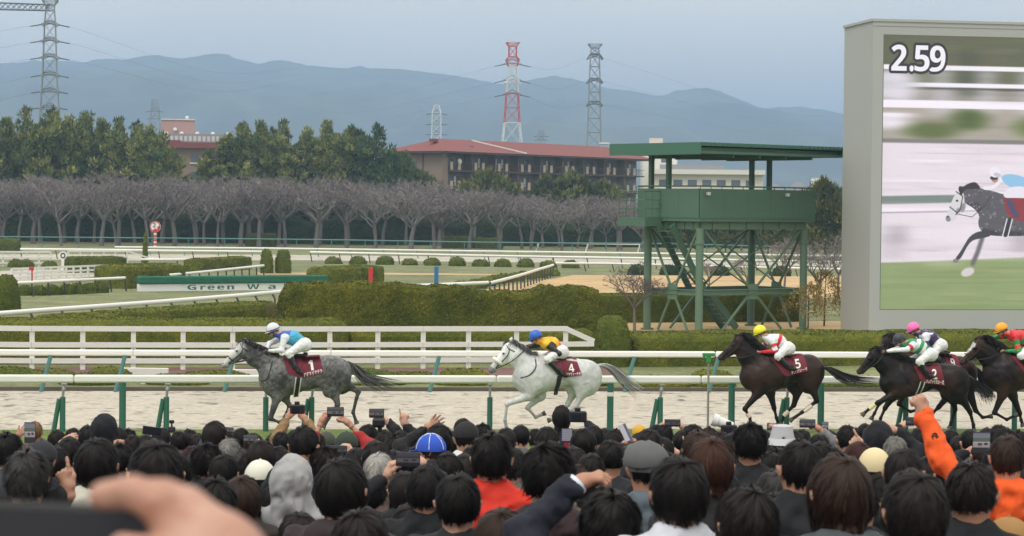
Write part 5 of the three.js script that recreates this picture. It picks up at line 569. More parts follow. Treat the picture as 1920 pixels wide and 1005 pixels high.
// z of the body's surface at (x, y), seen from side sg
function surfZ(f, x, y, sg, zc = 0) { let z = sg * 0.6; const st = 0.012; for (let i = 0; i < 60; i++) { const d = f([x, y, z + zc]); if (d < 0.002) return z + zc; z -= sg * Math.max(0.004, Math.min(st * 2.5, d * 0.7)); if (sg * z < -0.02) return null; } return null; }
function drape(f, quad, nu, nv, sg, off, tk = 0.012) { // quad: 4 corners [x,y] (tl, tr, br, bl) bilinear; follows the body
  const P = [], uv = [], idx = []; let last = 0.25 * sg;
  for (let j = 0; j <= nv; j++) for (let i = 0; i <= nu; i++) { const u = i / nu, v = j / nv; const x = mix(mix(quad[0][0], quad[1][0], u), mix(quad[3][0], quad[2][0], u), v), y = mix(mix(quad[0][1], quad[1][1], u), mix(quad[3][1], quad[2][1], u), v); let z = surfZ(f, x, y, sg); if (z === null) z = last; else last = z; P.push([x, y, z + sg * off]); uv.push(u, 1 - v); }
  const n = P.length, pos = [...P.flat(), ...P.flatMap(([x, y, z]) => [x, y, z - sg * tk])]; const id = (i, j) => j * (nu + 1) + i; for (let j = 0; j < nv; j++) for (let i = 0; i < nu; i++) { const a = id(i, j), b = id(i + 1, j), c = id(i + 1, j + 1), d = id(i, j + 1); if (sg > 0) idx.push(a, d, b, b, d, c); else idx.push(a, b, d, b, c, d); }
  const rim = []; for (let i = 0; i < nu; i++) rim.push([id(i, 0), id(i + 1, 0)], [id(i, nv), id(i + 1, nv)]); for (let j = 0; j < nv; j++) rim.push([id(0, j), id(0, j + 1)], [id(nu, j), id(nu, j + 1)]); for (const [a, b] of rim) idx.push(a, b, a + n, b, b + n, a + n);
  const g = new THREE.BufferGeometry(); g.setAttribute('position', new THREE.Float32BufferAttribute(pos, 3)); g.setAttribute('uv', new THREE.Float32BufferAttribute([...uv, ...uv], 2)); g.setIndex(idx); g.computeVertexNormals(); return g;
}
function strands(list, w, R, n, spread, col) { // list: guide curves as arrays of [x,y,z]; ribbons that taper
  const s = triSoup(); for (const [g, cnt, sp] of list) for (let i = 0; i < cnt; i++) { const o = V((R() - 0.5), (R() - 0.5), (R() - 0.5)), k = 0.7 + 0.5 * R(), ww = w * (0.6 + 0.8 * R()); const len = 0.55 + 0.5 * R(); const pts = g.map((p, q) => V(...p).addScaledVector(o, sp * Math.pow(q / (g.length - 1), 1.1) + 0.02)); const cv = new THREE.CatmullRomCurve3(pts); const m = 7; let prev = null; const side = V(R() - 0.5, R() - 0.5, R() - 0.5).normalize(); const kind = R(); const c = col(kind).map((v) => v * k); for (let q = 0; q <= m; q++) { const u = q / m * Math.min(1, len); const p = cv.getPoint(u), tg = cv.getTangent(u); const sd = tg.clone().cross(side).normalize().multiplyScalar(ww * (1 - 0.75 * q / m)); const a = p.clone().add(sd), b = p.clone().sub(sd); if (prev) { s.tri(prev[0], prev[1], a, c); s.tri(a, prev[1], b, c); } prev = [a, b]; } } return s.geo(); }
function makeHorse(S) {
  const Q = (xy, z = 0) => { const [px, py] = S.at(xy); const [s, y] = planePt(px, py, S.d); return [s - S.s0, y, z]; };
  const j = S.j, P = []; const cap = (a, b, r1, r2, o = {}) => P.push({ a, b, r1, r2, ...o });
  const q = Object.fromEntries(Object.entries(j).filter(([k, v]) => Array.isArray(v) && typeof v[0] === 'number').map(([k, v]) => [k, Q(v)]));
  const L3 = (a, b, t) => a.map((v, i) => mix(v, b[i], t));
  // trunk
  const br = (q.croup[0] - q.withers[0]); const girthY = q.girth[1];
  const cx = mix(q.withers[0], q.croup[0], 0.12), top = q.withers[1]; const chestC = [cx, (top + girthY) / 2, 0];
  cap([cx - 0.02, (top + girthY) / 2 + 0.0, 0], [mix(q.withers[0], q.croup[0], 0.66), (top + girthY) / 2 + 0.085, 0], (top - girthY) / 2 - 0.025, (top - girthY) / 2 - 0.115, { fz: 0.74, k: 0.1 });
  P.push({ c: [mix(q.chest[0], cx, 0.45), mix(q.chest[1], (top + girthY) / 2, 0.4), 0], r: [Math.abs(cx - q.chest[0]) * 0.62 + 0.04, 0.33, 0.235], k: 0.1 });
  P.push({ c: [q.withers[0] + 0.05, q.withers[1] - 0.12, 0], r: [0.26, 0.13, 0.09], k: 0.1 });
  const hq = [mix(q.croup[0], q.rump[0], 0.5), mix(q.croup[1], q.flank[1], 0.38), 0]; const hrx = Math.max(0.32, Math.abs(q.rump[0] - q.croup[0]) * 0.62 + 0.16);
  P.push({ c: [q.rump[0] - hrx * 0.97, q.croup[1] - 0.33, 0], r: [hrx, 0.335, 0.275], k: 0.12, rot: -0.12 });
  for (const z of [-0.13, 0.13]) P.push({ c: [q.rump[0] - hrx * 0.75, q.croup[1] - 0.42, z], r: [hrx * 0.74, 0.36, 0.15], k: 0.1, rot: -0.2 });
  for (const z of [-0.14, 0.14]) P.push({ c: [mix(q.chest[0], cx, 0.55), q.chest[1] + 0.02, z], r: [0.2, 0.34, 0.12], k: 0.08, rot: -0.35 });
  // neck and head
  const nb = [mix(q.chest[0], q.withers[0], 0.5), mix(q.chest[1], q.withers[1], 0.55), 0], nr = Math.hypot(q.withers[0] - q.chest[0], q.withers[1] - q.chest[1]) * 0.40; const pol = [mix(q.poll[0], q.throat[0], 0.5), mix(q.poll[1], q.throat[1], 0.45), 0], pr = Math.hypot(q.poll[0] - q.throat[0], q.poll[1] - q.throat[1]) * 0.42;
  cap(nb, L3(nb, pol, 0.5), nr, mix(nr, pr, 0.62), { fz: 0.55, k: 0.1 }); cap(L3(nb, pol, 0.5), pol, mix(nr, pr, 0.62), pr, { fz: 0.6, k: 0.06 });
  const mz = q.muzzle; const fh = [mix(q.poll[0], q.muzzle[0], 0.3), mix(q.poll[1], q.muzzle[1], 0.3), 0]; const hd = Math.hypot(q.poll[0] - mz[0], q.poll[1] - mz[1]); const dir = [(mz[0] - q.poll[0]) / hd, (mz[1] - q.poll[1]) / hd], nrm = [dir[1], -dir[0]]; const under = nrm[1] < 0 ? nrm : [-nrm[0], -nrm[1]]; // points to the jaw side
  const on = (t, u, z = 0) => [q.poll[0] + dir[0] * hd * t + under[0] * u, q.poll[1] + dir[1] * hd * t + under[1] * u, z];
  cap(on(0.08, 0.10), on(0.55, 0.10), 0.105, 0.085, { fz: 0.85, k: 0.04 }); cap(on(0.5, 0.095), on(0.93, 0.075), 0.085, 0.062, { fz: 0.8, k: 0.04 }); P.push({ c: on(0.26, 0.19), r: [0.12, 0.10, 0.075], k: 0.05 }); cap(on(0.3, 0.22), on(0.86, 0.14), 0.05, 0.035, { fz: 0.8, k: 0.04 }); P.push({ c: on(0.95, 0.085), r: [0.055, 0.062, 0.055], k: 0.03 }); P.push({ c: on(0.9, 0.15), r: [0.04, 0.03, 0.035], k: 0.02 });
  for (const z of [-0.045, 0.045]) { const b = on(-0.02, 0.03, z), e = [b[0] + (S.ears?.[0] ?? 0.07), b[1] + (S.ears?.[1] ?? 0.13), z * 1.5]; cap(b, L3(b, e, 0.5), 0.03, 0.03, { k: 0.02 }); cap(L3(b, e, 0.5), e, 0.03, 0.006, { k: 0.02 }); P.push({ c: on(0.34, 0.045, z * 2), r: [0.035, 0.028, 0.02], k: 0.02 }); P.push({ c: on(0.93, 0.05, z), r: [0.02, 0.02, 0.012], cut: true }); }
  // legs
  const hooves = [];
  const fore = (pts, z) => { const [el, kn, fe, ho] = pts.map((p) => Q(p, z)); const sh = [mix(q.chest[0], cx, 0.75), mix(q.chest[1], girthY, 0.35), z * 0.9]; cap(sh, el, 0.15, 0.105, { k: 0.08 }); cap(el, kn, 0.09, 0.05, { k: 0.05 }); P.push({ c: kn, r: [0.052, 0.056, 0.048], k: 0.03 }); cap(kn, fe, 0.036, 0.03, { k: 0.025 }); P.push({ c: fe, r: [0.042, 0.042, 0.04], k: 0.02 }); cap(fe, ho, 0.032, 0.038, { k: 0.02 }); hooves.push([fe, ho]); };
  const hind = (pts, z) => { const [st, hk, fe, ho] = pts.map((p) => Q(p, z)); const hp = [q.rump[0] - hrx * 0.8, q.croup[1] - 0.3, z * 0.8]; cap(hp, st, 0.2, 0.14, { k: 0.1, fz: 0.75 }); cap([mix(hp[0], st[0], 0.6) + 0.04, mix(hp[1], st[1], 0.7), z], hk, 0.13, 0.052, { k: 0.08 }); P.push({ c: hk, r: [0.055, 0.062, 0.045], k: 0.03 }); cap(hk, fe, 0.042, 0.033, { k: 0.025 }); P.push({ c: fe, r: [0.044, 0.044, 0.042], k: 0.02 }); cap(fe, ho, 0.034, 0.04, { k: 0.02 }); hooves.push([fe, ho]); };
  fore(j.foreNear, 0.12); fore(j.foreFar, -0.12); hind(j.hindNear, 0.13); hind(j.hindFar, -0.13);
  const f0 = body(P, 0.05), f = (p) => { const d = f0(p); return d > 0.2 ? d : d + (Math.abs(fbm(p[0] * 5 + p[1] * 3, p[1] * 4 - p[0] * 2, p[2] * 6 + S.seed, 2) - 0.5) - 0.12) * 0.05 * smooth(girthY - 0.35, girthY + 0.15, p[1]); }; const [lo, hi] = primBounds(P, 0.08); const g = netMesh(f, lo, hi, S.cell || 0.023);
  const t = thing('racehorse', S.label, 'horse', T(S.s0, S.d), TURN, 'racehorses galloping along the rail');
  const legT = (x, y) => smooth(girthY + 0.08, girthY - 0.3, y);
  paint(g, (x, y, z) => S.coat(x, y, z, { q, on, girthY, leg: legT(x, y), face: (() => { const dx = x - q.poll[0], dy = y - q.poll[1]; return { t: (dx * dir[0] + dy * dir[1]) / hd, u: dx * under[0] + dy * under[1] }; })() }));
  part('body', g, horseMat, t);
  for (const [fe, ho] of hooves) { const d = V(...ho).sub(V(...fe)).normalize(); const g = new THREE.CylinderGeometry(0.043, 0.06, 0.075, 14, 1); g.applyQuaternion(new THREE.Quaternion().setFromUnitVectors(V(0, -1, 0), d)); const c = V(...ho).addScaledVector(d, 0.035); part('hoof', g.translate(c.x, c.y, c.z), S.hoof || hoofMat, t); }
  for (const z of [1, -1]) { const e = on(0.34, 0.052, 0); const zz = surfZ(f, e[0], e[1], z) ?? 0.09 * z; part('eye', new THREE.SphereGeometry(0.021, 10, 8).translate(e[0], e[1], zz - z * 0.006), eyeMat, t); }
  // mane and tail
  const R = rng(S.seed); const hair = vmat(0.6, { side: THREE.DoubleSide }); const crest = []; for (let i = 0; i <= 8; i++) { const k = i / 8; const p = L3(q.poll, q.withers, k); const bow = Math.sin(Math.PI * k) * 0.05; crest.push([p[0] - 0.01, p[1] + bow + (S.crestUp || 0), 0]); }
  const ml = []; for (let i = 0; i < 40; i++) { const k = i / 39 * 8, a = Math.min(7, Math.floor(k)), c = L3(crest[a], crest[a + 1], k - a); const yy = c[1]; let y = yy + 0.14; while (y > yy - 0.35 && f([c[0], y, 0]) > 0) y -= 0.01; const fl = S.maneFly ?? 0.5; ml.push([[[c[0], y - 0.02, 0], [c[0] + 0.05 * fl, y + 0.04, 0.03], [c[0] + 0.14 * fl + 0.02, y + 0.03, 0.075], [c[0] + 0.2 * fl + 0.03, y - 0.07, 0.115]], 16, 0.07]); }
  part('mane', strands(ml, 0.008, R, 0, 0, S.mane), hair, t);
  const fl2 = [[[on(-0.03, 0.0)[0], on(-0.03, 0)[1], 0], on(0.1, -0.05, 0.01), on(0.2, -0.02, 0.04)], 26, 0.05]; part('forelock', strands([fl2], 0.007, R, 0, 0, S.mane), hair, t);
  const tp = j.tail.map((p, i) => { const [x, y] = Q(p); return [x, y, 0.02 * Math.sin(i * 2)]; }); part('tail', [strands([[tp, 150, S.tailSpread || 0.2], [tp.map(([x, y, z], i) => [x - 0.03 * i, y - 0.02 * i, z]), 90, (S.tailSpread || 0.2) * 1.5]], 0.009, R, 0, 0, S.tailCol || S.mane), paint(tube(tp.slice(0, Math.max(3, tp.length - 1)).map((p) => V(...p)), 0.035, 10, 8), () => (S.tailCol || S.mane)(0.5))], hair, t);
  // bridle and reins
  const strap = (pts, z = 1, r = 0.011) => tube(pts.map(([tt, u]) => { const p = on(tt, u); const zz = surfZ(f, p[0], p[1], z); return V(p[0], p[1], (zz ?? 0.05 * z) + 0.008 * z); }), r, 10, 5);
  const br2 = []; for (const z of [1, -1]) br2.push(strap([[0.66, -0.0], [0.66, 0.07], [0.66, 0.14], [0.64, 0.17]], z), strap([[0.03, 0.02], [0.25, 0.14], [0.55, 0.14], [0.8, 0.12]], z), strap([[0.1, -0.0], [0.14, 0.06], [0.13, 0.14], [0.1, 0.22]], z, 0.009)); br2.forEach((g) => part('bridle_strap', g, S.bridleMat || tackMat, t));
  const bit = on(0.82, 0.13); const hand = Q(j.hand); const zb = (surfZ(f, bit[0], bit[1], 1) ?? 0.06) + 0.015; part('rein', tube([V(bit[0], bit[1], zb), V(mix(bit[0], hand[0], 0.5), mix(bit[1], hand[1], 0.5) - (S.reinSag ?? 0.05), 0.17), V(hand[0], hand[1], 0.1)], 0.01, 14, 5), tackMat, t); part('rein', tube([V(bit[0], bit[1], -zb), V(mix(bit[0], hand[0], 0.5), mix(bit[1], hand[1], 0.5) - (S.reinSag ?? 0.05), -0.17), V(hand[0], hand[1], -0.1)], 0.01, 14, 5), tackMat, t);
  if (S.breastStrap) part('neck_strap', tube(j.strap.map((p) => { const [x, y] = Q(p); const z = surfZ(f, x, y, 1) ?? 0.1; return V(x, y, z + 0.008); }), 0.012, 16, 5), tackMat, t);
  // cloth, girth, saddle
  const cq = j.cloth.map((p) => Q(p).slice(0, 2)); const clothM = mat(lin('#6d2430'), 0.8), numM = mat(0xffffff, 0.8, { map: clothTex(S.num, S.name || '') });
  const front = j.clothFront ? j.clothFront.map((p) => Q(p).slice(0, 2)) : null; const sc = part('saddle_cloth', drape(f, cq, 18, 14, 1, 0.02), numM, t); const mir = drape(f, cq, 14, 10, -1, 0.02); part('far_flap', mir, clothM, sc); if (front) { part('front_flap', drape(f, front, 10, 14, 1, 0.016), clothM, sc); }
  const topY = Math.max(cq[0][1], cq[1][1]); const tx0 = front ? front[0][0] : cq[0][0], tx1 = cq[1][0]; const cover = []; for (let i = 0; i <= 10; i++) { const x = mix(tx0, tx1, i / 10); const row = []; for (let k = -5; k <= 5; k++) { const z = k / 5 * 0.10; let y = topY + 0.25; while (y > topY - 0.4 && f([x, y, z]) > 0.018) y -= 0.006; row.push(V(x, y, z)); } cover.push(row); } { const pos = [], idx = []; cover.flat().forEach((p) => pos.push(p.x, p.y, p.z)); for (let i = 0; i < 10; i++) for (let k = 0; k < 10; k++) { const a = i * 11 + k; idx.push(a, a + 1, a + 11, a + 1, a + 12, a + 11); } const g = new THREE.BufferGeometry(); g.setAttribute('position', new THREE.Float32BufferAttribute(pos, 3)); g.setIndex(idx); g.computeVertexNormals(); part('cloth_top', g, mat(lin('#6d2430'), 0.8, { side: THREE.DoubleSide }), sc); }
  const gq = j.girthStrap.map((p) => Q(p).slice(0, 2)); const gs = part('girth', drape(f, gq, 4, 12, 1, 0.014), S.girthMat || tackMat, t); if (S.girthEdge) for (const [a, b] of [[0, 3], [1, 2]]) part('girth_edge', drape(f, [[gq[a][0] - 0.012, gq[a][1]], [gq[a][0] + 0.012, gq[a][1]], [gq[b][0] + 0.012, gq[b][1]], [gq[b][0] - 0.012, gq[b][1]]], 1, 12, 1, 0.019), whiteStrap, gs);
  const sd = Q(j.saddle); part('saddle', [rbx(0.42, 0.05, 0.3, 0.024, sd[0], sd[1], 0), rbx(0.1, 0.06, 0.24, 0.028, sd[0] + 0.2, sd[1] + 0.03, 0)], tackMat, t);
  if (S.noseRoll) part('nose_roll', (() => { const p = on(0.66, 0.0); const g = new THREE.TorusGeometry(0.085, 0.042, 10, 20); g.rotateY(Math.PI / 2); g.scale(1, 1.15, 1); g.rotateZ(Math.atan2(dir[1], dir[0])); const c = on(0.62, 0.075); return bumpy2(g, 0.008, 22).translate(c[0], c[1], 0); })(), mat(lin('#e6e2d8'), 0.95), t);
  if (S.bands) for (const [a, m] of S.bands) { const p = Q(a[0]), e = Q(a[1]); const z = a[2]; part('leg_bandage', bar(V(p[0], p[1], z), V(e[0], e[1], z), 0.047, 12, 0.045), m, t); }
  return { t, f, Q, q, on };
}
function bumpy2(g, a, fq) { const p = g.attributes.position, n = g.attributes.normal; for (let i = 0; i < p.count; i++) { const k = (noise(p.getX(i) * fq, p.getY(i) * fq, p.getZ(i) * fq) - 0.5) * 2 * a; p.setXYZ(i, p.getX(i) + n.getX(i) * k, p.getY(i) + n.getY(i) * k, p.getZ(i) + n.getZ(i) * k); } return g; }
const skinMat = mat(lin('#c09077'), 0.55), bootMat = mat(lin('#1d1b1c'), 0.3), breech = mat(lin('#dcdcdc'), 0.7);
function makeJockey(S) {
  const Q = (xy, z = 0) => { const [px, py] = S.at(xy); const [s, y] = planePt(px, py, S.d); return [s - S.s0, y, z]; };
  const t = thing('jockey', S.label, 'jockey', T(S.s0, S.d), TURN, 'jockeys in racing silks'); const j = S.j; const L3 = (a, b, u) => a.map((v, i) => mix(v, b[i], u));
  const sh = Q(j.shoulder), hip = Q(j.hip), head = Q(j.head), face = j.faceDir || [-0.85, -0.5];
  // skin: head, neck, hands, forearm cores in one continuous body
  const arms = [[j.armNear, 0.2], [j.armFar, -0.2]].map(([a, z]) => [[sh[0] + 0.0, sh[1] - 0.02, z * 0.85], Q(a[0], z * 1.15), Q(a[1], z * 0.45)]);
  const legs = [[j.legNear, 0.27], [j.legFar || j.legNear, -0.27]].map(([a, z]) => [[hip[0], hip[1] - 0.02, z * 0.45], Q(a[0], z * 1.05), Q(a[1], z * 1.1), Q(a[2], z * 1.15)]);
  const core = []; const cap = (L, a, b, r1, r2, o = {}) => L.push({ a, b, r1, r2, ...o });
  const chin = [head[0] + face[0] * 0.06, head[1] - 0.09, 0]; core.push({ c: [head[0] + face[0] * 0.02, head[1] - 0.03, 0], r: [0.095, 0.115, 0.078], k: 0.03 }, { c: [chin[0], chin[1] - 0.01, 0], r: [0.055, 0.05, 0.05], k: 0.03 }, { c: [head[0] + face[0] * 0.135, head[1] - 0.055, 0], r: [0.026, 0.024, 0.016], k: 0.02 }, { c: [head[0] + 0.015, head[1] - 0.05, 0.078], r: [0.022, 0.032, 0.012], k: 0.01 });
  cap(core, [head[0] + 0.03, head[1] - 0.07, 0], [sh[0] + 0.0, sh[1] + 0.03, 0], 0.055, 0.07); cap(core, sh, hip, 0.09, 0.09); for (const [a, b, c] of arms) { cap(core, sh, a, 0.05, 0.04); cap(core, a, b, 0.036, 0.032); cap(core, b, c, 0.032, 0.026); } for (const [a, b, c, d] of legs) { cap(core, hip, a, 0.07, 0.06); cap(core, a, b, 0.06, 0.045); cap(core, b, c, 0.045, 0.035); cap(core, c, d, 0.035, 0.03); }
  for (const [a, b, c] of arms) { const d = V(...c).sub(V(...b)).normalize(); const z0 = c[2]; const k = V(...c).addScaledVector(d, 0.05); core.push({ c: [k.x, k.y, k.z], r: [0.045, 0.034, 0.036], k: 0.015 }); for (let q = 0; q < 4; q++) { const b0 = k.clone().add(V(-0.02 + 0.0 * q, -0.028 + 0.018 * q, 0.02)); const e = b0.clone().addScaledVector(d, 0.045 - 0.005 * Math.abs(q - 1)); const e2 = e.clone().add(V(0.03, -0.012, -0.02)); cap(core, [b0.x, b0.y, b0.z], [e.x, e.y, e.z], 0.0105, 0.0095, { k: 0.006 }); cap(core, [e.x, e.y, e.z], [e2.x, e2.y, e2.z], 0.0095, 0.008, { k: 0.006 }); } cap(core, [k.x, k.y + 0.02, k.z + 0.02], [k.x + d.x * 0.045, k.y + 0.05, k.z + 0.01], 0.012, 0.009, { k: 0.006 }); }
  part('body', sdfGeo(core, 0.017, 0.025), skinMat, t);
  // silks
  const jk = []; const mid = L3(sh, hip, 0.5); mid[1] += 0.045; cap(jk, [sh[0] + 0.02, sh[1] - 0.01, 0], mid, 0.135, 0.15, { fz: 1.15, k: 0.06 }); cap(jk, mid, [hip[0] - 0.02, hip[1] + 0.02, 0], 0.15, 0.125, { fz: 1.15, k: 0.06 }); for (const z of [-0.14, 0.14]) jk.push({ c: [sh[0] + 0.02, sh[1] - 0.01, z], r: [0.085, 0.085, 0.075], k: 0.05 }); cap(jk, [sh[0] - 0.03, sh[1] + 0.03, 0], [head[0] + 0.045, head[1] - 0.115, 0], 0.075, 0.062, { k: 0.03 });
  for (const [a, b, c] of arms) { cap(jk, a, b, 0.072, 0.056, { k: 0.04 }); cap(jk, b, L3(b, c, 0.94), 0.056, 0.036, { k: 0.03 }); }
  const wr = (p, d) => d + (noise(p[0] * 26, p[1] * 26, p[2] * 26) - 0.5) * 0.014 + (noise(p[0] * 60 + 4, p[1] * 22, p[2] * 40) - 0.5) * 0.007; const gj = sdfGeo(jk, 0.016, 0.04, wr);
  const seg = (p, a, b) => { const d = V(...b).sub(V(...a)), w = V(...p).sub(V(...a)); const u = clamp(w.dot(d) / d.lengthSq()); return [w.addScaledVector(d, -u).length(), u]; };
  paint(gj, (x, y, z) => { const p = [x, y, z]; let best = [9], which = 'torso', along = 0; const tt = seg(p, sh, hip); best = tt[0] - 0.085; along = tt[1]; arms.forEach(([a, b, c]) => { const u = seg(p, a, b), v = seg(p, b, c); if (u[0] - 0.01 < best) { best = u[0] - 0.01; which = 'arm'; along = u[1] * 0.5; } if (v[0] - 0.0 < best) { best = v[0]; which = 'arm'; along = 0.5 + v[1] * 0.5; } }); return S.silk(which, along, x, y, z, { sh, hip, head }); });
  part('jacket', gj, vmat(0.5), t);
  const bq = []; cap(bq, [hip[0] - 0.04, hip[1] + 0.01, 0], [hip[0] + 0.06, hip[1] - 0.01, 0], 0.125, 0.135, { fz: 1.1 }); for (const [a, b, c] of legs) { bq.push({ c: [hip[0] + 0.05, hip[1] - 0.03, a[2]], r: [0.15, 0.14, 0.11], k: 0.05 }); cap(bq, a, b, 0.115, 0.078, { k: 0.06 }); cap(bq, b, L3(b, c, 0.3), 0.074, 0.06, { k: 0.03 }); } part('breeches', sdfGeo(bq, 0.016, 0.04, wr), S.breech || breech, t);
  for (const [a, b, c, d] of legs) { const bt = []; cap(bt, L3(b, c, 0.22), L3(b, c, 0.75), 0.068, 0.056); cap(bt, L3(b, c, 0.7), c, 0.056, 0.045); cap(bt, [c[0] + 0.03, c[1] - 0.02, c[2]], d, 0.044, 0.036); bt.push({ c: [d[0], d[1], d[2]], r: [0.06, 0.034, 0.04] }); part('boot', sdfGeo(bt, 0.014, 0.03), S.boot || bootMat, t); part('stirrup', new THREE.TorusGeometry(0.06, 0.01, 6, 14).rotateY(Math.PI / 2).translate(mix(c[0], d[0], 0.6), mix(c[1], d[1], 0.6) + 0.02, d[2]), tackMat, t); }
  // helmet with cap, peak and goggles
  const hg = new THREE.SphereGeometry(0.135, 28, 16, 0, Math.PI * 2, 0, Math.PI * 0.56); hg.scale(1.06, 1.0, 0.86); const pk = new THREE.SphereGeometry(0.105, 20, 6, 0, Math.PI * 2, Math.PI * 0.40, Math.PI * 0.1); pk.scale(1.3, 0.4, 0.9); pk.translate(-0.055, -0.035, 0); const tilt = S.tilt ?? 0.35; const hm = part('helmet', mergeRot([bumpy2(hg, 0.003, 30), pk], tilt, head), S.cap, t); if (S.capBand) part('cap_band', mergeRot([new THREE.TorusGeometry(0.128, 0.012, 6, 28).rotateX(Math.PI / 2).scale(1.06, 1, 0.87).translate(0, -0.012, 0)], tilt, head), S.capBand, hm); if (S.capSeam) part('cap_seam', mergeRot([new THREE.TorusGeometry(0.137, 0.004, 6, 24, Math.PI).scale(1.06, 1, 1)], tilt, head), S.capSeam, hm);
  part('goggles', mergeRot([rbx(0.05, 0.045, 0.15, 0.02, -0.115, -0.065, 0), new THREE.TorusGeometry(0.118, 0.01, 6, 24).rotateX(Math.PI / 2).scale(1, 1, 0.8).translate(0, -0.055, 0)], tilt, head), tackMat, t);
  part('chin_strap', mergeRot([new THREE.TorusGeometry(0.095, 0.007, 5, 18, Math.PI).rotateY(Math.PI / 2).rotateX(Math.PI).translate(-0.02, -0.06, 0)], tilt, head), tackMat, t);
  return t;
}
function mergeRot(list, rz, at) { const g = merge(list); g.rotateZ(rz); return g.translate(at[0], at[1], at[2]); }
const cropAt = (x0, y0, k) => ([x, y]) => [x0 + x / k, y0 + y / k];
const c1 = cropAt(400, 580, 4.19), c4 = cropAt(880, 600, 4.57), c5 = cropAt(1300, 590, 4.37), c2 = cropAt(1580, 580, 4.19);
const s0 = (px) => planePt(px, 760, -1.2)[0];
const grey = (k) => [k, k * 0.985, k * 0.96];
const dapple = (x, y, z) => { const b = noise(x * 19, y * 19, z * 19), b2 = noise(x * 31 + 7, y * 31, z * 31), c = fbm(x * 1.6, y * 1.6 + 5, z * 1.6, 2); return clamp(0.28 + 0.34 * (b - 0.5) + 0.26 * (b2 - 0.5) + 0.75 * (c - 0.35)); };
const shared = { d: -1.2 };
const H1 = { ...shared, at: c1, s0: s0(585), seed: 11, num: 1, name: 'アドマイヤテラ', label: 'dark dapple grey racehorse with white face leading at the left, cloth number one', ears: [0.05, 0.11], maneFly: 0.25, tailSpread: 0.24, girthEdge: true, breastStrap: true,
  j: { muzzle: [52, 425], poll: [232, 250], throat: [262, 400], chest: [400, 560], withers: [505, 368], croup: [905, 362], rump: [1085, 470], girth: [600, 700], flank: [880, 630], tail: [[1050, 415], [1120, 450], [1190, 520], [1300, 565], [1430, 600]], foreNear: [[500, 690], [448, 852], [520, 885], [560, 850]], foreFar: [[560, 690], [600, 760], [560, 850], [565, 905]], hindNear: [[905, 640], [975, 745], [905, 850], [872, 905]], hindFar: [[1010, 620], [1140, 650], [1100, 815], [1122, 880]], hand: [430, 322], strap: [[375, 560], [420, 540], [445, 470], [462, 400]], cloth: [[690, 372], [835, 362], [862, 490], [705, 532]], clothFront: [[548, 380], [690, 372], [705, 532], [585, 500]], girthStrap: [[648, 525], [688, 528], [668, 685], [628, 690]], saddle: [650, 360] },
  coat: (x, y, z, c) => { const d = dapple(x, y, z); let k = mix(0.04, 0.21, smooth(0.12, 0.75, d)); k = mix(k, 0.035 + 0.03 * d, c.leg * 0.9); const f = c.face; if (f.u < 0.26 && f.t > -0.06) { const w = smooth(-0.06, 0.22, f.t) * smooth(0.25, 0.05, f.u - 0.04 * 0); k = mix(k, 0.52 + 0.1 * d, w * smooth(0.28, 0.12, f.u)); if (f.t > 0.9) k *= 0.55; } if (c.leg > 0.5 && y < c.q.girth[1] - 0.5 && x > 0.45) k = mix(k, 0.5, smooth(c.q.girth[1] - 0.55, c.q.girth[1] - 0.62, y)); return grey(k); },
  mane: (r) => grey(r < 0.75 ? 0.028 : 0.16), tailCol: (r) => grey(r < 0.6 ? 0.03 : 0.2) };
const H4 = { ...shared, at: c4, s0: s0(1030), seed: 14, num: 4, name: 'アクアヴァーナル', label: 'pale grey racehorse with white hood and white nose roll, cloth number four', ears: [0.05, 0.13], maneFly: 0.2, tailSpread: 0.16, breastStrap: true, noseRoll: true,
  j: { muzzle: [150, 425], poll: [335, 190], throat: [362, 345], chest: [418, 520], withers: [560, 305], croup: [995, 340], rump: [1125, 470], girth: [720, 640], flank: [930, 585], tail: [[1100, 390], [1170, 385], [1260, 430], [1350, 510], [1470, 600]], foreNear: [[500, 650], [318, 715], [300, 855], [312, 915]], foreFar: [[620, 655], [503, 755], [575, 838], [632, 812]], hindNear: [[955, 590], [905, 735], [760, 830], [690, 850]], hindFar: [[880, 590], [850, 725], [800, 830], [780, 905]], hand: [470, 255], strap: [[430, 490], [500, 465], [555, 400], [560, 330]], cloth: [[790, 335], [915, 352], [945, 462], [800, 486]], clothFront: [[660, 365], [790, 335], [800, 486], [745, 465]], girthStrap: [[742, 470], [782, 478], [752, 640], [718, 642]], saddle: [740, 330] },
  coat: (x, y, z, c) => { const d = dapple(x, y, z); let k = mix(0.46, 0.62, smooth(0.15, 0.7, d)); k = mix(k, 0.22 + 0.22 * d, c.leg * smooth(c.q.girth[1] - 0.15, c.q.girth[1] - 0.6, y)); const f = c.face; if (f.t > -0.1 && f.t < 0.56 && f.u < 0.27 && f.u > -0.12) k = 0.8; if (f.t > 0.85 && f.u < 0.2) k = 0.2; return [k * 0.985, k, k * 0.985]; },
  mane: (r) => grey(r < 0.5 ? 0.07 : 0.22), tailCol: (r) => grey(r < 0.35 ? 0.12 : 0.42) };
const bay = (dark, warm) => (x, y, z, c) => { const d = dapple(x, y, z), w = fbm(x * 3 + 9, y * 3, z * 3, 2); const k = dark * (0.7 + 0.6 * d); const hind = warm * smooth(0.35, 0.7, w) * (1 - c.leg); let col = [k * (1 + 0.6 * warm) + hind * 0.05, k * 0.85 + hind * 0.022, k * 0.78 + hind * 0.013]; const f = c.face; if (f.t > 0.55 && f.u < 0.22 && f.t < 1.1) { const m = smooth(0.55, 0.95, f.t); col = col.map((v, i) => mix(v, [0.05, 0.032, 0.026][i], m * 0.6)); } return col; };
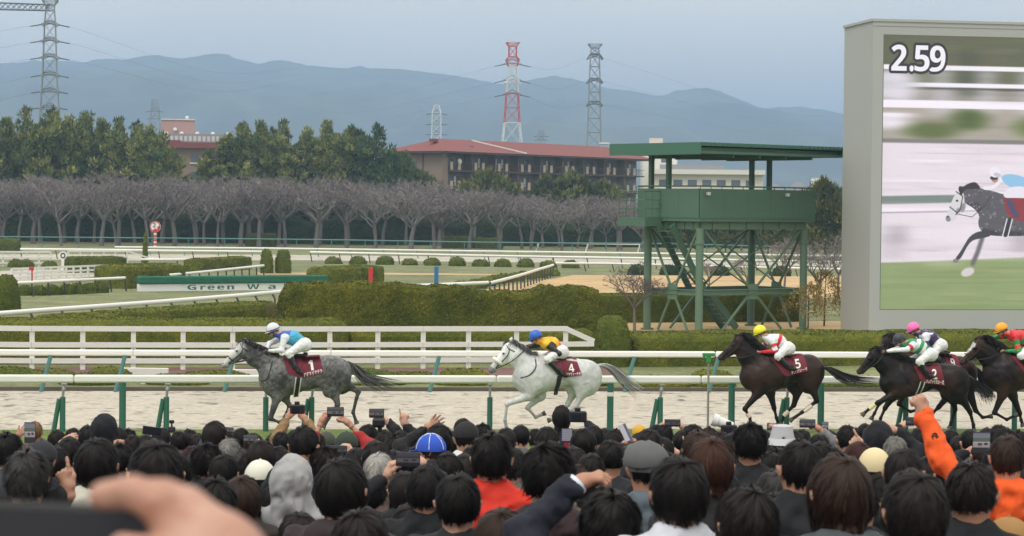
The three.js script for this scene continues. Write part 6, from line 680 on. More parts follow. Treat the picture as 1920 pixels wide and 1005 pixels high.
const black = (r) => [0.012, 0.011, 0.011].map((v) => v * (r < 0.7 ? 1 : 1.8)); const pale = mat(lin('#d8c8b8'), 0.9), yellowish = mat(lin('#d9cf9a'), 0.9);
const H5 = { ...shared, at: c5, s0: s0(1460), seed: 15, num: 5, name: 'ダノンシーマ', label: 'almost black racehorse with long flying black tail, cloth number five', ears: [0.04, 0.09], maneFly: 0.9, tailSpread: 0.16, girthMat: tackMat,
  j: { muzzle: [192, 345], poll: [372, 170], throat: [380, 325], chest: [428, 530], withers: [600, 325], croup: [930, 325], rump: [1062, 450], girth: [690, 640], flank: [880, 600], tail: [[1045, 430], [1120, 440], [1220, 490], [1350, 530], [1490, 535]], foreNear: [[520, 640], [412, 768], [452, 835], [462, 885]], foreFar: [[640, 640], [672, 770], [692, 850], [705, 895]], hindNear: [[925, 590], [1000, 702], [880, 795], [800, 850]], hindFar: [[830, 600], [835, 745], [755, 830], [735, 885]], hand: [535, 305], cloth: [[765, 335], [888, 325], [912, 450], [778, 490]], clothFront: [[615, 345], [765, 335], [778, 490], [722, 495]], girthStrap: [[725, 485], [765, 488], [758, 600], [728, 610]], saddle: [705, 330] },
  bands: [[[[958, 740], [895, 790], 0.13], pale], [[[790, 795], [750, 835], -0.13], pale], [[[430, 805], [452, 835], 0.12], pale]], coat: bay(0.007, 0.5), mane: black };
const H2 = { ...shared, d: -1.6, at: c2, s0: s0(1760), seed: 12, num: 2, name: 'シュヴァリエローズ', label: 'black racehorse with stretched foreleg in yellow bandage, cloth number two', ears: [0.07, 0.02], maneFly: 0.5, girthEdge: true, tailSpread: 0.15,
  j: { muzzle: [100, 482], poll: [235, 315], throat: [285, 455], chest: [338, 590], withers: [540, 418], croup: [850, 432], rump: [985, 540], girth: [560, 682], flank: [810, 650], tail: [[975, 520], [1010, 540], [1070, 590], [1130, 640], [1175, 700]], foreNear: [[420, 650], [265, 728], [200, 775], [158, 812]], foreFar: [[400, 690], [345, 780], [310, 860], [300, 910]], hindNear: [[885, 690], [985, 800], [1012, 900], [1015, 930]], hindFar: [[840, 680], [897, 790], [868, 890], [858, 920]], hand: [330, 325], cloth: [[640, 440], [752, 432], [775, 592], [625, 575]], clothFront: [[540, 440], [640, 440], [625, 575], [578, 545]], girthStrap: [[588, 560], [622, 562], [590, 672], [552, 676]], saddle: [610, 430] },
  bands: [[[[240, 742], [196, 780], 0.12], yellowish]], coat: bay(0.006, 0.4), mane: black };
const H9 = { ...shared, d: -0.75, at: c2, s0: s0(1790), seed: 19, num: 9, name: '', label: 'dark brown racehorse mostly hidden behind the number two horse, cloth number nine', ears: [0.06, 0.05], maneFly: 0.5, tailSpread: 0.13, cell: 0.026,
  j: { muzzle: [205, 400], poll: [340, 208], throat: [390, 330], chest: [440, 520], withers: [620, 345], croup: [930, 370], rump: [1040, 470], girth: [680, 620], flank: [900, 600], tail: [[1030, 450], [1070, 480], [1120, 570], [1150, 640], [1180, 705]], foreNear: [[480, 640], [430, 740], [520, 800], [560, 790]], foreFar: [[420, 650], [300, 740], [262, 820], [245, 850]], hindNear: [[950, 640], [1030, 790], [1085, 845], [1135, 838]], hindFar: [[880, 640], [770, 770], [720, 820], [690, 850]], hand: [520, 260], cloth: [[790, 352], [885, 362], [905, 470], [790, 480]], girthStrap: [[740, 470], [775, 472], [765, 600], [735, 604]], saddle: [750, 345] },
  coat: bay(0.012, 0.9), mane: black };
const HX = { ...shared, d: -1.35, at: c2, s0: s0(1965), seed: 17, num: 7, name: '', label: 'dark bay racehorse with white blaze entering at the right edge', ears: [0.05, 0.08], maneFly: 1.1, tailSpread: 0.15,
  j: { muzzle: [910, 405], poll: [1065, 228], throat: [1085, 380], chest: [1140, 540], withers: [1290, 335], croup: [1640, 350], rump: [1770, 460], girth: [1370, 660], flank: [1590, 610], tail: [[1760, 440], [1830, 460], [1920, 520], [2000, 560]], foreNear: [[1240, 670], [1178, 808], [1275, 862], [1335, 832]], foreFar: [[1350, 680], [1405, 820], [1415, 870], [1425, 900]], hindNear: [[1640, 620], [1720, 730], [1620, 820], [1570, 860]], hindFar: [[1560, 620], [1560, 760], [1480, 850], [1460, 900]], hand: [1275, 318], cloth: [[1480, 350], [1600, 345], [1625, 470], [1490, 500]], clothFront: [[1300, 365], [1480, 350], [1490, 500], [1410, 520]], girthStrap: [[1430, 500], [1470, 502], [1460, 640], [1425, 645]], saddle: [1400, 345] },
  coat: (x, y, z, c) => { const f = c.face; if (f.u < 0.03 && f.u > -0.08 && f.t > 0.2 && f.t < 0.62) return [0.5, 0.48, 0.45]; return bay(0.008, 0.6)(x, y, z, c); }, mane: black };
for (const h of [H1, H4, H5, H9, H2, HX]) makeHorse(h);
const capM = (c) => mat(lin(c), 0.45); const col = lin; const W_ = col('#dfe2e4');
const lines = (v, n) => (Math.floor(v * n) % 2 + 2) % 2;
makeJockey({ ...H1, label: 'jockey in white cap and turquoise jacket crouching on the leading dapple grey', cap: capM('#d5d9e0'), capBand: capM('#2b3f7a'), capSeam: capM('#a7adb8'), boot: mat(lin('#2a2430'), 0.35), j: { head: [468, 155], shoulder: [556, 215], hip: [700, 268], armNear: [[535, 318], [432, 325]], armFar: [[440, 275], [425, 315]], legNear: [[592, 342], [655, 470], [690, 488]] }, silk: (w, a, x, y, z, k) => w === 'arm' ? W_ : a < 0.22 ? col('#2f55b0') : col('#41a3c4') });
makeJockey({ ...H4, label: 'jockey in blue cap and yellow jacket with black sleeves on the pale grey', cap: capM('#2560c0'), capBand: capM('#1d4a9a'), j: { head: [568, 138], shoulder: [650, 195], hip: [770, 262], armNear: [[757, 283], [670, 330]], armFar: [[510, 240], [452, 262]], legNear: [[652, 330], [775, 450], [815, 468]] }, silk: (w, a, x, y, z, k) => w === 'arm' ? (a < 0.06 ? col('#e6b920') : col('#2a2626')) : (lines(a + 0.4 * z, 3.2) ? col('#e8bb1f') : a > 0.75 ? col('#d8511f') : col('#e3a51c')) });
makeJockey({ ...H5, label: 'jockey in yellow cap with red and white jacket on the black horse', cap: capM('#e8e020'), capBand: capM('#b8b018'), j: { head: [545, 135], shoulder: [630, 205], hip: [752, 265], armNear: [[655, 292], [545, 305]], armFar: [[590, 270], [510, 280]], legNear: [[668, 335], [765, 428], [800, 436]] }, silk: (w, a, x, y, z, k) => w === 'arm' ? (a < 0.16 ? W_ : a < 0.3 ? col('#cf2230') : a < 0.48 ? W_ : col('#cf2230')) : (a > 0.3 && a < 0.52 ? col('#cf2230') : W_) });
makeJockey({ ...H9, label: 'jockey in pink cap and purple star jacket behind the number two rider', cap: capM('#ee6bb0'), capBand: capM('#d053a0'), j: { head: [555, 148], shoulder: [630, 205], hip: [745, 272], armNear: [[640, 300], [540, 320]], armFar: [[590, 280], [520, 270]], legNear: [[690, 345], [735, 410], [770, 418]] }, silk: (w, a, x, y, z, k) => { const st = noise(x * 13 + 2, y * 13, z * 13) > 0.68; return w === 'arm' ? (a < 0.2 ? col('#dfe0e6') : col('#3a2c50')) : st ? col('#dcdce4') : col('#3d2f58'); } });
makeJockey({ ...H2, label: 'jockey in black cap and green white hooped jacket pushing with straight arms', cap: capM('#2c3138'), j: { head: [445, 235], shoulder: [535, 275], hip: [665, 345], armNear: [[480, 310], [335, 328]], armFar: [[450, 320], [330, 335]], legNear: [[572, 405], [640, 510], [675, 522]] }, silk: (w, a, x, y, z, k) => w === 'arm' ? (a < 0.14 ? W_ : a < 0.36 ? col('#c8282c') : W_) : (lines(a + 0.05, 5.2) ? col('#dfe6e0') : col('#2f8a5a')) });
makeJockey({ ...HX, label: 'jockey in orange cap and red jacket with green sleeves at the right edge', cap: capM('#f2a21c'), capBand: capM('#b87b1a'), j: { head: [1248, 152], shoulder: [1335, 205], hip: [1470, 275], armNear: [[1355, 322], [1270, 325]], armFar: [[1245, 220], [1180, 232]], legNear: [[1365, 360], [1440, 470], [1475, 482]] }, silk: (w, a, x, y, z, k) => w === 'arm' ? (a < 0.12 ? col('#cf2630') : a < 0.28 ? col('#2f8f4a') : a < 0.42 ? col('#e2502c') : col('#2f8f4a')) : (a > 0.4 && a < 0.58 ? col('#2f8f4a') : col('#cf2630')) });
// ---------- the crowd on the terrace ----------
// hair: locks combed down from a crown whorl over a head-shaped shell
const HAIR = {
  short: { nape: -0.058, side: -0.012, front: 0.035, th: 0.024, end: 0.012, mess: 0.5 }, medium: { nape: -0.074, side: -0.055, front: 0.03, th: 0.032, end: 0.022, mess: 0.45 }, buzz: { nape: -0.06, side: -0.01, front: 0.045, th: 0.017, end: 0.011, mess: 0.15 },
  tousled: { nape: -0.066, side: -0.03, front: 0.03, th: 0.034, end: 0.024, mess: 1.25 }, bob: { nape: -0.07, side: -0.08, front: 0.03, th: 0.032, end: 0.03, drop: 0.06, mess: 0.35 }, long: { nape: -0.07, side: -0.08, front: 0.03, th: 0.028, end: 0.03, drop: 0.26, mess: 0.4 }, thin: { nape: -0.062, side: -0.02, front: 0.07, th: 0.006, end: 0.02, mess: 0.7 }, tail: { nape: -0.06, side: -0.03, front: 0.035, th: 0.02, end: 0.012, mess: 0.2, pony: true },
};
const hairCache = {};
function hairGeo(type, lod, vr = 0) {
  const key = type + lod + vr; if (hairCache[key]) return hairCache[key]; const o = { ...HAIR[type] }, R = rng(key.length * 977 + type.charCodeAt(0) * 31 + type.charCodeAt(2) + vr * 5077); o.mess *= [1, 1.5, 0.8][vr]; o.th *= [1, 1.06, 0.92][vr]; o.nape += [0, 0.008, -0.008][vr]; const a = 0.079, b = 0.109, c = 0.1, tilt = 0.5, NA = lod ? 56 : 32, NS = lod ? 22 : 12;
  const rad = (d) => 1 / Math.sqrt((d.x / a) ** 2 + (d.y / b) ** 2 + (d.z / c) ** 2); const dirAt = (az, th) => V(Math.sin(th) * Math.sin(az), Math.cos(th), Math.sin(th) * Math.cos(az)).applyAxisAngle(V(1, 0, 0), tilt);
  const lim = (p) => { const bk = smooth(-0.02, 0.05, p.z), fr = smooth(-0.035, -0.075, p.z); return mix(mix(o.side, o.nape, bk), o.front, fr); };
  const paths = []; for (let i = 0; i < NA; i++) { const az = i / NA * Math.PI * 2; const pts = []; for (let th = 0.01; th < 3.1; th += 0.03) { const d = dirAt(az, th), p = d.clone().multiplyScalar(rad(d)); if (p.y < lim(p)) break; pts.push([p, V(p.x / a / a, p.y / b / b, p.z / c / c).normalize()]); } if (o.drop) { const last = pts[pts.length - 1]; if (last[0].z > -0.06) { const out = V(last[0].x, 0, last[0].z).normalize(); const base = out.clone().multiplyScalar(Math.max(0.062, Math.hypot(last[0].x, last[0].z) * 1.0)); for (let q = 1; q <= 10; q++) { const k = q / 10; pts.push([V(mix(last[0].x, base.x, k), last[0].y - o.drop * k, mix(last[0].z, base.z + 0.012, k)), out.clone().lerp(last[1], 1 - k).normalize()]); } } }
    const cum = [0]; for (let q = 1; q < pts.length; q++) cum.push(cum[q - 1] + pts[q][0].distanceTo(pts[q - 1][0])); paths.push({ pts, cum, L: cum[cum.length - 1] }); }
  const onPath = (P, s) => { const t = s * P.L; let q = 1; while (q < P.cum.length - 1 && P.cum[q] < t) q++; const k = clamp((t - P.cum[q - 1]) / Math.max(1e-6, P.cum[q] - P.cum[q - 1])); return [P.pts[q - 1][0].clone().lerp(P.pts[q][0], k), P.pts[q - 1][1].clone().lerp(P.pts[q][1], k).normalize()]; };
  const at = (az, s) => { const u = ((az / (Math.PI * 2)) % 1 + 1) % 1 * NA, i = Math.floor(u) % NA, k = u - Math.floor(u); const A1 = onPath(paths[i], s), B1 = onPath(paths[(i + 1) % NA], s); return [A1[0].lerp(B1[0], k), A1[1].lerp(B1[1], k).normalize()]; };
  const seedN = type.charCodeAt(1) + vr * 37; const vol = (az, s, p) => mix(o.th, o.end, smooth(0.35, 1, s)) * (0.86 + 0.75 * (fbm(Math.cos(az) * 4.2 + seedN, Math.sin(az) * 4.2, s * 2.2, 3) - 0.5) * (0.6 + o.mess)) + 0.011 * (0.3 + o.mess) * (fbm(p.x * 30 + seedN, p.y * 30, p.z * 30, 2) - 0.5) - 0.0035 * (1 - s) * 0;
  const pos = [], idx = [], col = []; for (let j = 0; j <= NS; j++) for (let i = 0; i < NA; i++) { const az = i / NA * Math.PI * 2, s = j / NS, [p, n] = at(az, s); const groove = 0.003 * Math.sin(az * 17 + 5 * fbm(az * 2, s * 2, seedN, 2)) * smooth(0.05, 0.3, s); const t = (vol(az, s, p) + groove) * (j === NS ? 0.35 : 0.86); pos.push(p.x + n.x * t, p.y + n.y * t, p.z + n.z * t); col.push(0.75, 0.75, 0.75); } for (let j = 0; j < NS; j++) for (let i = 0; i < NA; i++) { const A1 = j * NA + i, B1 = j * NA + (i + 1) % NA; idx.push(A1, A1 + NA, B1, B1, A1 + NA, B1 + NA); }
  const shell = new THREE.BufferGeometry(); shell.setAttribute('position', new THREE.Float32BufferAttribute(pos, 3)); shell.setAttribute('color', new THREE.Float32BufferAttribute(col, 3)); shell.setIndex(idx); shell.computeVertexNormals();
  const soup = { pos: [], nor: [], col: [] }; const clumps = lod ? 420 : 120, per = lod ? 5 : 4, m = lod ? 4 : 3, w0 = lod ? 0.0019 : 0.0042;
  for (let cI = 0; cI < clumps; cI++) { const az0 = R() * Math.PI * 2, s0 = Math.pow(R(), 0.8) * 0.8, len = mix(0.2, 0.46, R()), drift = (R() - 0.5) * 0.5 * (0.4 + o.mess), lift = Math.pow(R(), 1.6) * 0.013 * (0.35 + o.mess) + 0.001, tone = 0.5 + 1.4 * R() * R(), sink = R() * 0.3; for (let q = 0; q < per; q++) { const da = (R() - 0.5) * 0.22, az1 = az0 + da, s1 = s0 + (R() - 0.5) * 0.06, tn2 = tone * (0.85 + 0.3 * R()), fly = R() < 0.12 ? 0.006 * o.mess * R() + 0.001 : 0; let prev = null; for (let e = 0; e <= m; e++) { const k = e / m, s = clamp(s1 + len * k, 0, 1), az = az1 - da * 0.72 * k + drift * k * k; const [p, n] = at(az, s); const t = vol(az, s, p) * mix(0.78 - sink, 0.98 - sink * 0.4, k) + lift * k * k * smooth(0.12, 0.45, s) + fly * smooth(0.1, 0.3, s) * k * k * 2; const c0 = p.clone().addScaledVector(n, t); if (s1 + len * k > 1) c0.y -= (s1 + len * k - 1) * 0.05; const tg = V(-n.z, 0, n.x).normalize(); const sd = tg.multiplyScalar(w0 * (1 - 0.8 * k * k)); const A2 = c0.clone().add(sd), B2 = c0.clone().sub(sd), nA = n.clone().addScaledVector(tg.clone().normalize(), 0.5).normalize(), nB = n.clone().addScaledVector(tg.clone().normalize(), -0.5).normalize(); if (prev) for (const [P3, N3] of [[prev[1], prev[3]], [prev[0], prev[2]], [A2, nA], [prev[1], prev[3]], [A2, nA], [B2, nB]]) { soup.pos.push(P3.x, P3.y, P3.z); soup.nor.push(N3.x, N3.y, N3.z); soup.col.push(tn2, tn2, tn2); } prev = [A2, B2, nA, nB]; } } }
  const st = new THREE.BufferGeometry(); st.setAttribute('position', new THREE.Float32BufferAttribute(soup.pos, 3)); st.setAttribute('normal', new THREE.Float32BufferAttribute(soup.nor, 3)); st.setAttribute('color', new THREE.Float32BufferAttribute(soup.col, 3));
  const list = [shell, st]; if (o.pony) { const pt = [V(0, 0.03, 0.1), V(0, 0.01, 0.15), V(0.005, -0.07, 0.15), V(0, -0.16, 0.125)]; const gt = new THREE.TubeGeometry(new THREE.CatmullRomCurve3(pt), 14, 0.026, 10); list.push(paint(bumpy2(gt, 0.006, 40), () => [0.85, 0.85, 0.85])); }
  return hairCache[key] = merge(list);
}
const hairMats = {}; const hairMat = (c) => hairMats[c] || (hairMats[c] = new THREE.MeshPhysicalMaterial({ roughness: 0.55, vertexColors: true, specularIntensity: 0.33, color: new THREE.Color(c), side: THREE.DoubleSide }));
const HC = { black: '#191514', soft: '#211b19', brown: '#35261f', dark: '#231b1a', red: '#3d1f1b', auburn: '#41281f', grey: '#77756f', white: '#a9a69e', salt: '#3c3a39', tan: '#8a6b45', wine: '#30171a' };
const skins = ['#bb917b', '#b0836b', '#c2987f', '#a97a62'].map((c) => mat(lin(c), 0.6));
// standing figure, 1.72 m, facing -z, arms hanging; head centre at (0, 1.60, 0)
const HEADY = 1.603;
function headPrims(y = HEADY) { return [{ c: [0, y, 0.0], r: [0.076, 0.108, 0.096], k: 0.02 }, { c: [0, y - 0.065, -0.03], r: [0.056, 0.055, 0.06], k: 0.03 }, { c: [0, y - 0.02, -0.1], r: [0.014, 0.03, 0.018], k: 0.015 }, { c: [0, y - 0.066, -0.09], r: [0.024, 0.01, 0.012], k: 0.01 }, { c: [0.03, y + 0.0, -0.088], r: [0.016, 0.009, 0.01], k: 0.01 }, { c: [-0.03, y + 0.0, -0.088], r: [0.016, 0.009, 0.01], k: 0.01 }, ...[-1, 1].flatMap((s) => [{ c: [s * 0.083, y - 0.012, 0.012], r: [0.013, 0.034, 0.02], k: 0.008, rot: s * -0.25 }, { c: [s * 0.094, y - 0.004, 0.018], r: [0.007, 0.027, 0.012], k: 0.006, rot: s * -0.3 }]), { a: [0, y - 0.07, 0.02], b: [0, y - 0.2, 0.02], r1: 0.058, r2: 0.064, k: 0.03 }]; }
const headGeo = { hi: sdfGeo(headPrims(), 0.0095, 0.02), lo: sdfGeo(headPrims(), 0.014, 0.02) };
const SH = (s) => [s * 0.175, 1.385, 0.015], NECK = [0, 1.42, 0.015];
const torsoPrims = (g = 0) => [{ a: [0, 1.36, 0.01], b: [0, 1.05, 0.0], r1: 0.125 + g, r2: 0.118 + g, k: 0.08 }, { a: [-0.115, 1.365, 0.01], b: [0.115, 1.365, 0.01], r1: 0.088 + g, r2: 0.088 + g, k: 0.07 }, { a: [-0.08, 1.1, 0], b: [0.08, 1.1, 0], r1: 0.105 + g, r2: 0.105 + g, k: 0.07 }, { a: [-0.07, 0.93, 0], b: [0.07, 0.93, 0], r1: 0.115 + g, r2: 0.115 + g, k: 0.07 }];
const legPrims = (g = 0) => [-1, 1].flatMap((s) => [{ a: [s * 0.085, 0.9, 0], b: [s * 0.1, 0.48, -0.01], r1: 0.085 + g, r2: 0.058 + g, k: 0.04 }, { a: [s * 0.1, 0.48, -0.01], b: [s * 0.105, 0.09, 0.02], r1: 0.056 + g, r2: 0.042 + g, k: 0.03 }]);
const armPrims = (s, el, wr, g = 0, end = 1) => { const sh = SH(s); const w = el.map((v, i) => mix(v, wr[i], end)); return [{ a: sh, b: el, r1: 0.056 + g, r2: 0.044 + g, k: 0.05 }, { a: el, b: w, r1: 0.043 + g, r2: mix(0.043, 0.029, end) + g, k: 0.03 }]; };
const downArm = (s) => [[s * 0.235, 1.1, 0.02], [s * 0.22, 0.86, -0.07]];
// a hand: wrist at w, fingers along dir, palm normal pn, thumb on the side th; curls per finger
function handGeo(w, dir, pn, side, pose, cell = 0.0075) {
  const Y = V(...dir).normalize(), Z = V(...pn); Z.addScaledVector(Y, -Z.dot(Y)).normalize(); const X = Y.clone().cross(Z).multiplyScalar(side); const P = []; const at = (x, y, z) => { const p = V(...w).addScaledVector(X, x).addScaledVector(Y, y).addScaledVector(Z, z); return [p.x, p.y, p.z]; };
  for (let i = 0; i < 4; i++) P.push({ a: at((i - 1.5) * 0.015, 0.015, 0), b: at((1.5 - i) * 0.021, 0.088 - Math.abs(i - 1.2) * 0.005, 0), r1: 0.017, r2: 0.0125, k: 0.018 }); P.push({ a: at(0, -0.03, 0), b: at(0, 0.02, 0), r1: 0.028, r2: 0.026, k: 0.02 }, { a: at(0.014, 0.02, 0.006), b: at(0.034, 0.05, 0.012), r1: 0.019, r2: 0.016, k: 0.02 });
  const cu = { open: [0.12, 0.1, 0.12, 0.2], relax: [0.5, 0.6, 0.7, 0.75], fist: [1.55, 1.6, 1.6, 1.55], point: [0.08, 1.5, 1.6, 1.6], hold: [0.75, 0.95, 1.0, 1.05], grip: [1.05, 1.15, 1.2, 1.2], bent: [0.9, 1.0, 1.1, 1.2] }[pose]; const spread = pose === 'open' ? 0.16 : 0.05; const len = [0.072, 0.08, 0.075, 0.06];
  for (let i = 0; i < 4; i++) { let p = [(1.5 - i) * 0.021, 0.088 - Math.abs(i - 1.2) * 0.005, 0], ang = cu[i] * 0.8; const sx = (1.5 - i) * spread; const seg = [0.46, 0.3, 0.24]; let prev = at(...p); for (let q = 0; q < 3; q++) { const l = len[i] * seg[q]; p = [p[0] + Math.sin(sx) * l, p[1] + Math.cos(ang) * l * Math.cos(sx), p[2] + Math.sin(ang) * l]; const e = at(...p); P.push({ a: prev, b: e, r1: 0.0098 - q * 0.0006, r2: 0.0092 - q * 0.0008, k: 0.0045 }); prev = e; ang += cu[i] * (q ? 0.75 : 1.05); } }
  const tc = pose === 'fist' || pose === 'point' ? [[0.04, 0.06, 0.018], [0.028, 0.088, 0.034], [0.004, 0.094, 0.042]] : pose === 'open' ? [[0.038, 0.045, 0.01], [0.062, 0.075, 0.012], [0.078, 0.1, 0.012]] : [[0.036, 0.05, 0.016], [0.046, 0.08, 0.03], [0.04, 0.104, 0.04]]; for (let i = 0; i < 2; i++) P.push({ a: at(...tc[i]), b: at(...tc[i + 1]), r1: 0.0125 - i * 0.001, r2: 0.011 - i * 0.0015, k: 0.008 });
  return sdfGeo(P, cell, 0.008);
}
const bodyCache = {};
function bodyGeo(hi, arms) { // arms: {1: [el, wr, handSpec], -1: ...} ; null = hanging
  const mk = () => { const P = [...torsoPrims(-0.012), ...legPrims(-0.008), { a: [0, 1.5, 0.02], b: [0, 1.38, 0.012], r1: 0.06, r2: 0.075, k: 0.05 }]; const hands = []; for (const s of [-1, 1]) { const A1 = arms && arms[s]; const [el, wr] = A1 || downArm(s); P.push(...armPrims(s, el, wr, -0.004)); if (A1) hands.push(handGeo(wr, A1[2].dir || V(...wr).sub(V(...el)).toArray(), A1[2].pn || [0, 0, -1], A1[2].side ?? s, A1[2].pose, hi ? 0.0055 : 0.0075)); else hands.push(sdfGeo([{ a: wr, b: [wr[0], wr[1] - 0.1, wr[2] - 0.02], r1: 0.03, r2: 0.035 }, { a: [wr[0], wr[1] - 0.1, wr[2] - 0.02], b: [wr[0] * 0.98, wr[1] - 0.17, wr[2] - 0.04], r1: 0.03, r2: 0.016 }], 0.02, 0.02)); } return merge([headGeo[hi ? 'hi' : 'lo'], sdfGeo(P, arms ? 0.03 : 0.046, 0.05), ...hands]); };
  if (arms) return mk(); const k = hi ? 'hi' : 'lo'; return bodyCache[k] || (bodyCache[k] = mk());
}
const darker = (c) => { const k = new THREE.Color(c); const l = Math.max(k.r, k.g, k.b); return l < 0.07 ? k.multiplyScalar(0.42) : k; };
const wrinkle = (sc) => (p, d) => d + (fbm(p[0] * 11, p[1] * 7, p[2] * 11, 3) - 0.5) * 0.034 * sc + Math.abs(fbm(p[0] * 9 + p[1] * 5, p[1] * 12 - p[0] * 4, p[2] * 9, 2) - 0.5) * 0.05 * sc - 0.008 * sc + (noise(p[0] * 34, p[1] * 16, p[2] * 34) - 0.5) * 0.009 * sc;
const coatCache = {};
function coatGeo(kind, hi, arms) {
  const mk = () => { const P = torsoPrims(0.014); P.push({ a: [-0.09, 0.86, 0], b: [0.09, 0.86, 0], r1: 0.125, r2: 0.125, k: 0.06 }); for (const s of [-1, 1]) { const A1 = arms && arms[s]; const [el, wr] = A1 || downArm(s); P.push(...armPrims(s, el, wr, 0.017, A1 ? (A1[2].cuff ?? 0.86) : 0.95)); }
    if (kind === 'collar') P.push({ a: [-0.03, 1.45, 0.025], b: [0.03, 1.45, 0.025], r1: 0.078, r2: 0.078, k: 0.03 }, { c: [0, 1.5, 0.02], r: [0.075, 0.03, 0.075], k: 0.02 }); if (kind === 'hood') P.push({ a: [-0.07, 1.425, 0.085], b: [0.07, 1.425, 0.085], r1: 0.06, r2: 0.06, k: 0.04 }, { c: [0, 1.44, 0.075], r: [0.1, 0.07, 0.06], k: 0.04 }); if (kind === 'crew') P.push({ a: [0, 1.43, 0.015], b: [0, 1.465, 0.018], r1: 0.08, r2: 0.068, k: 0.03 });
    if (kind === 'hoodup') P.push({ c: [0, HEADY + 0.012, 0.015], r: [0.118, 0.148, 0.135], k: 0.03 }, { c: [0, HEADY - 0.11, 0.05], r: [0.11, 0.09, 0.09], k: 0.05 }, { c: [0, HEADY - 0.01, -0.115], r: [0.07, 0.1, 0.08], cut: true });
    return sdfGeo(P, hi ? 0.021 : 0.036, 0.05, wrinkle(kind === 'hoodup' ? 1.35 : arms ? 1.5 : 1.2)); };
  if (arms) return mk(); const k = kind + hi; return coatCache[k] || (coatCache[k] = mk());
}
const trouserGeo = sdfGeo([...legPrims(0.016), { a: [-0.075, 0.93, 0], b: [0.075, 0.93, 0], r1: 0.122, r2: 0.122, k: 0.06 }], 0.06, 0.04), shoeGeo = merge([-1, 1].map((s) => rbx(0.1, 0.09, 0.27, 0.04, s * 0.105, 0.045, -0.05, 0, 1)));
const trouserMat = mat(lin('#2a2c33'), 0.9), shoeMat = mat(lin('#2b2928'), 0.7);
const coatTex = tex(128, (u, v) => { const k = 225 + 50 * (tn(u, v, 64, 3) - 0.5) + 40 * (tfbm(u, v, 8, 3, 5) - 0.5); return [k, k, k]; }, 1, 1); const coatMats = {}; const coatMat = (c) => coatMats[c] || (coatMats[c] = mat(darker(c).toArray(), 0.9));
// hats, in head coordinates
const HATS = {
  cap: (m) => { const g = new THREE.SphereGeometry(0.112, 24, 12, 0, Math.PI * 2, 0, Math.PI * 0.52); g.scale(0.93, 1.02, 1.06); bumpy2(g, 0.004, 25); g.translate(0, 0.025, 0); const bill = new THREE.CylinderGeometry(0.1, 0.1, 0.008, 24, 1, false, Math.PI * 0.65, Math.PI * 0.7).scale(0.85, 1, 1.15).rotateX(-0.12).translate(0, 0.012, -0.075); return [['crown', [g]], ['bill', [bill]], ['button', [new THREE.SphereGeometry(0.008, 8, 6).translate(0, 0.14, 0)]]]; },
  bucket: () => { const g = new THREE.CylinderGeometry(0.088, 0.108, 0.1, 28, 3).translate(0, 0.075, 0), top = new THREE.SphereGeometry(0.088, 24, 6, 0, 7, 0, 1.4).scale(1, 0.25, 1).translate(0, 0.122, 0); const br = new THREE.CylinderGeometry(0.108, 0.155, 0.055, 28, 1, true).translate(0, 0.0, 0); return [['crown', [bumpy2(g, 0.004, 22), top]], ['brim', [br]]]; },
  beanie: () => { const g = new THREE.SphereGeometry(0.113, 32, 16, 0, 7, 0, Math.PI * 0.56).scale(0.93, 1.08, 1.02).translate(0, 0.02, 0.004); const p = g.attributes.position; for (let i = 0; i < p.count; i++) { const az = Math.atan2(p.getX(i), p.getZ(i)); const k = 1 + 0.018 * Math.sin(az * 34); p.setX(i, p.getX(i) * k); p.setZ(i, p.getZ(i) * k); } g.computeVertexNormals(); return [['knit', [g]]]; },
  flat: () => { const g = new THREE.SphereGeometry(0.114, 36, 20, 0, 7, 0, Math.PI * 0.58).scale(1.0, 0.86, 1.08).translate(0, 0.045, 0.004); return [['crown', [bumpy2(bumpy2(g, 0.014, 14), 0.006, 40)]], ['peak', [new THREE.CylinderGeometry(0.09, 0.09, 0.012, 20, 1, false, Math.PI * 0.7, Math.PI * 0.6).scale(1, 1, 1.2).translate(0, 0.03, -0.08)]], ['band', [new THREE.CylinderGeometry(0.102, 0.1, 0.035, 28, 1, true).scale(1, 1, 1.1).translate(0, 0.012, 0)]]]; },
};
const hatCache = {}; const hatMat = {};
const crowdReport = [];
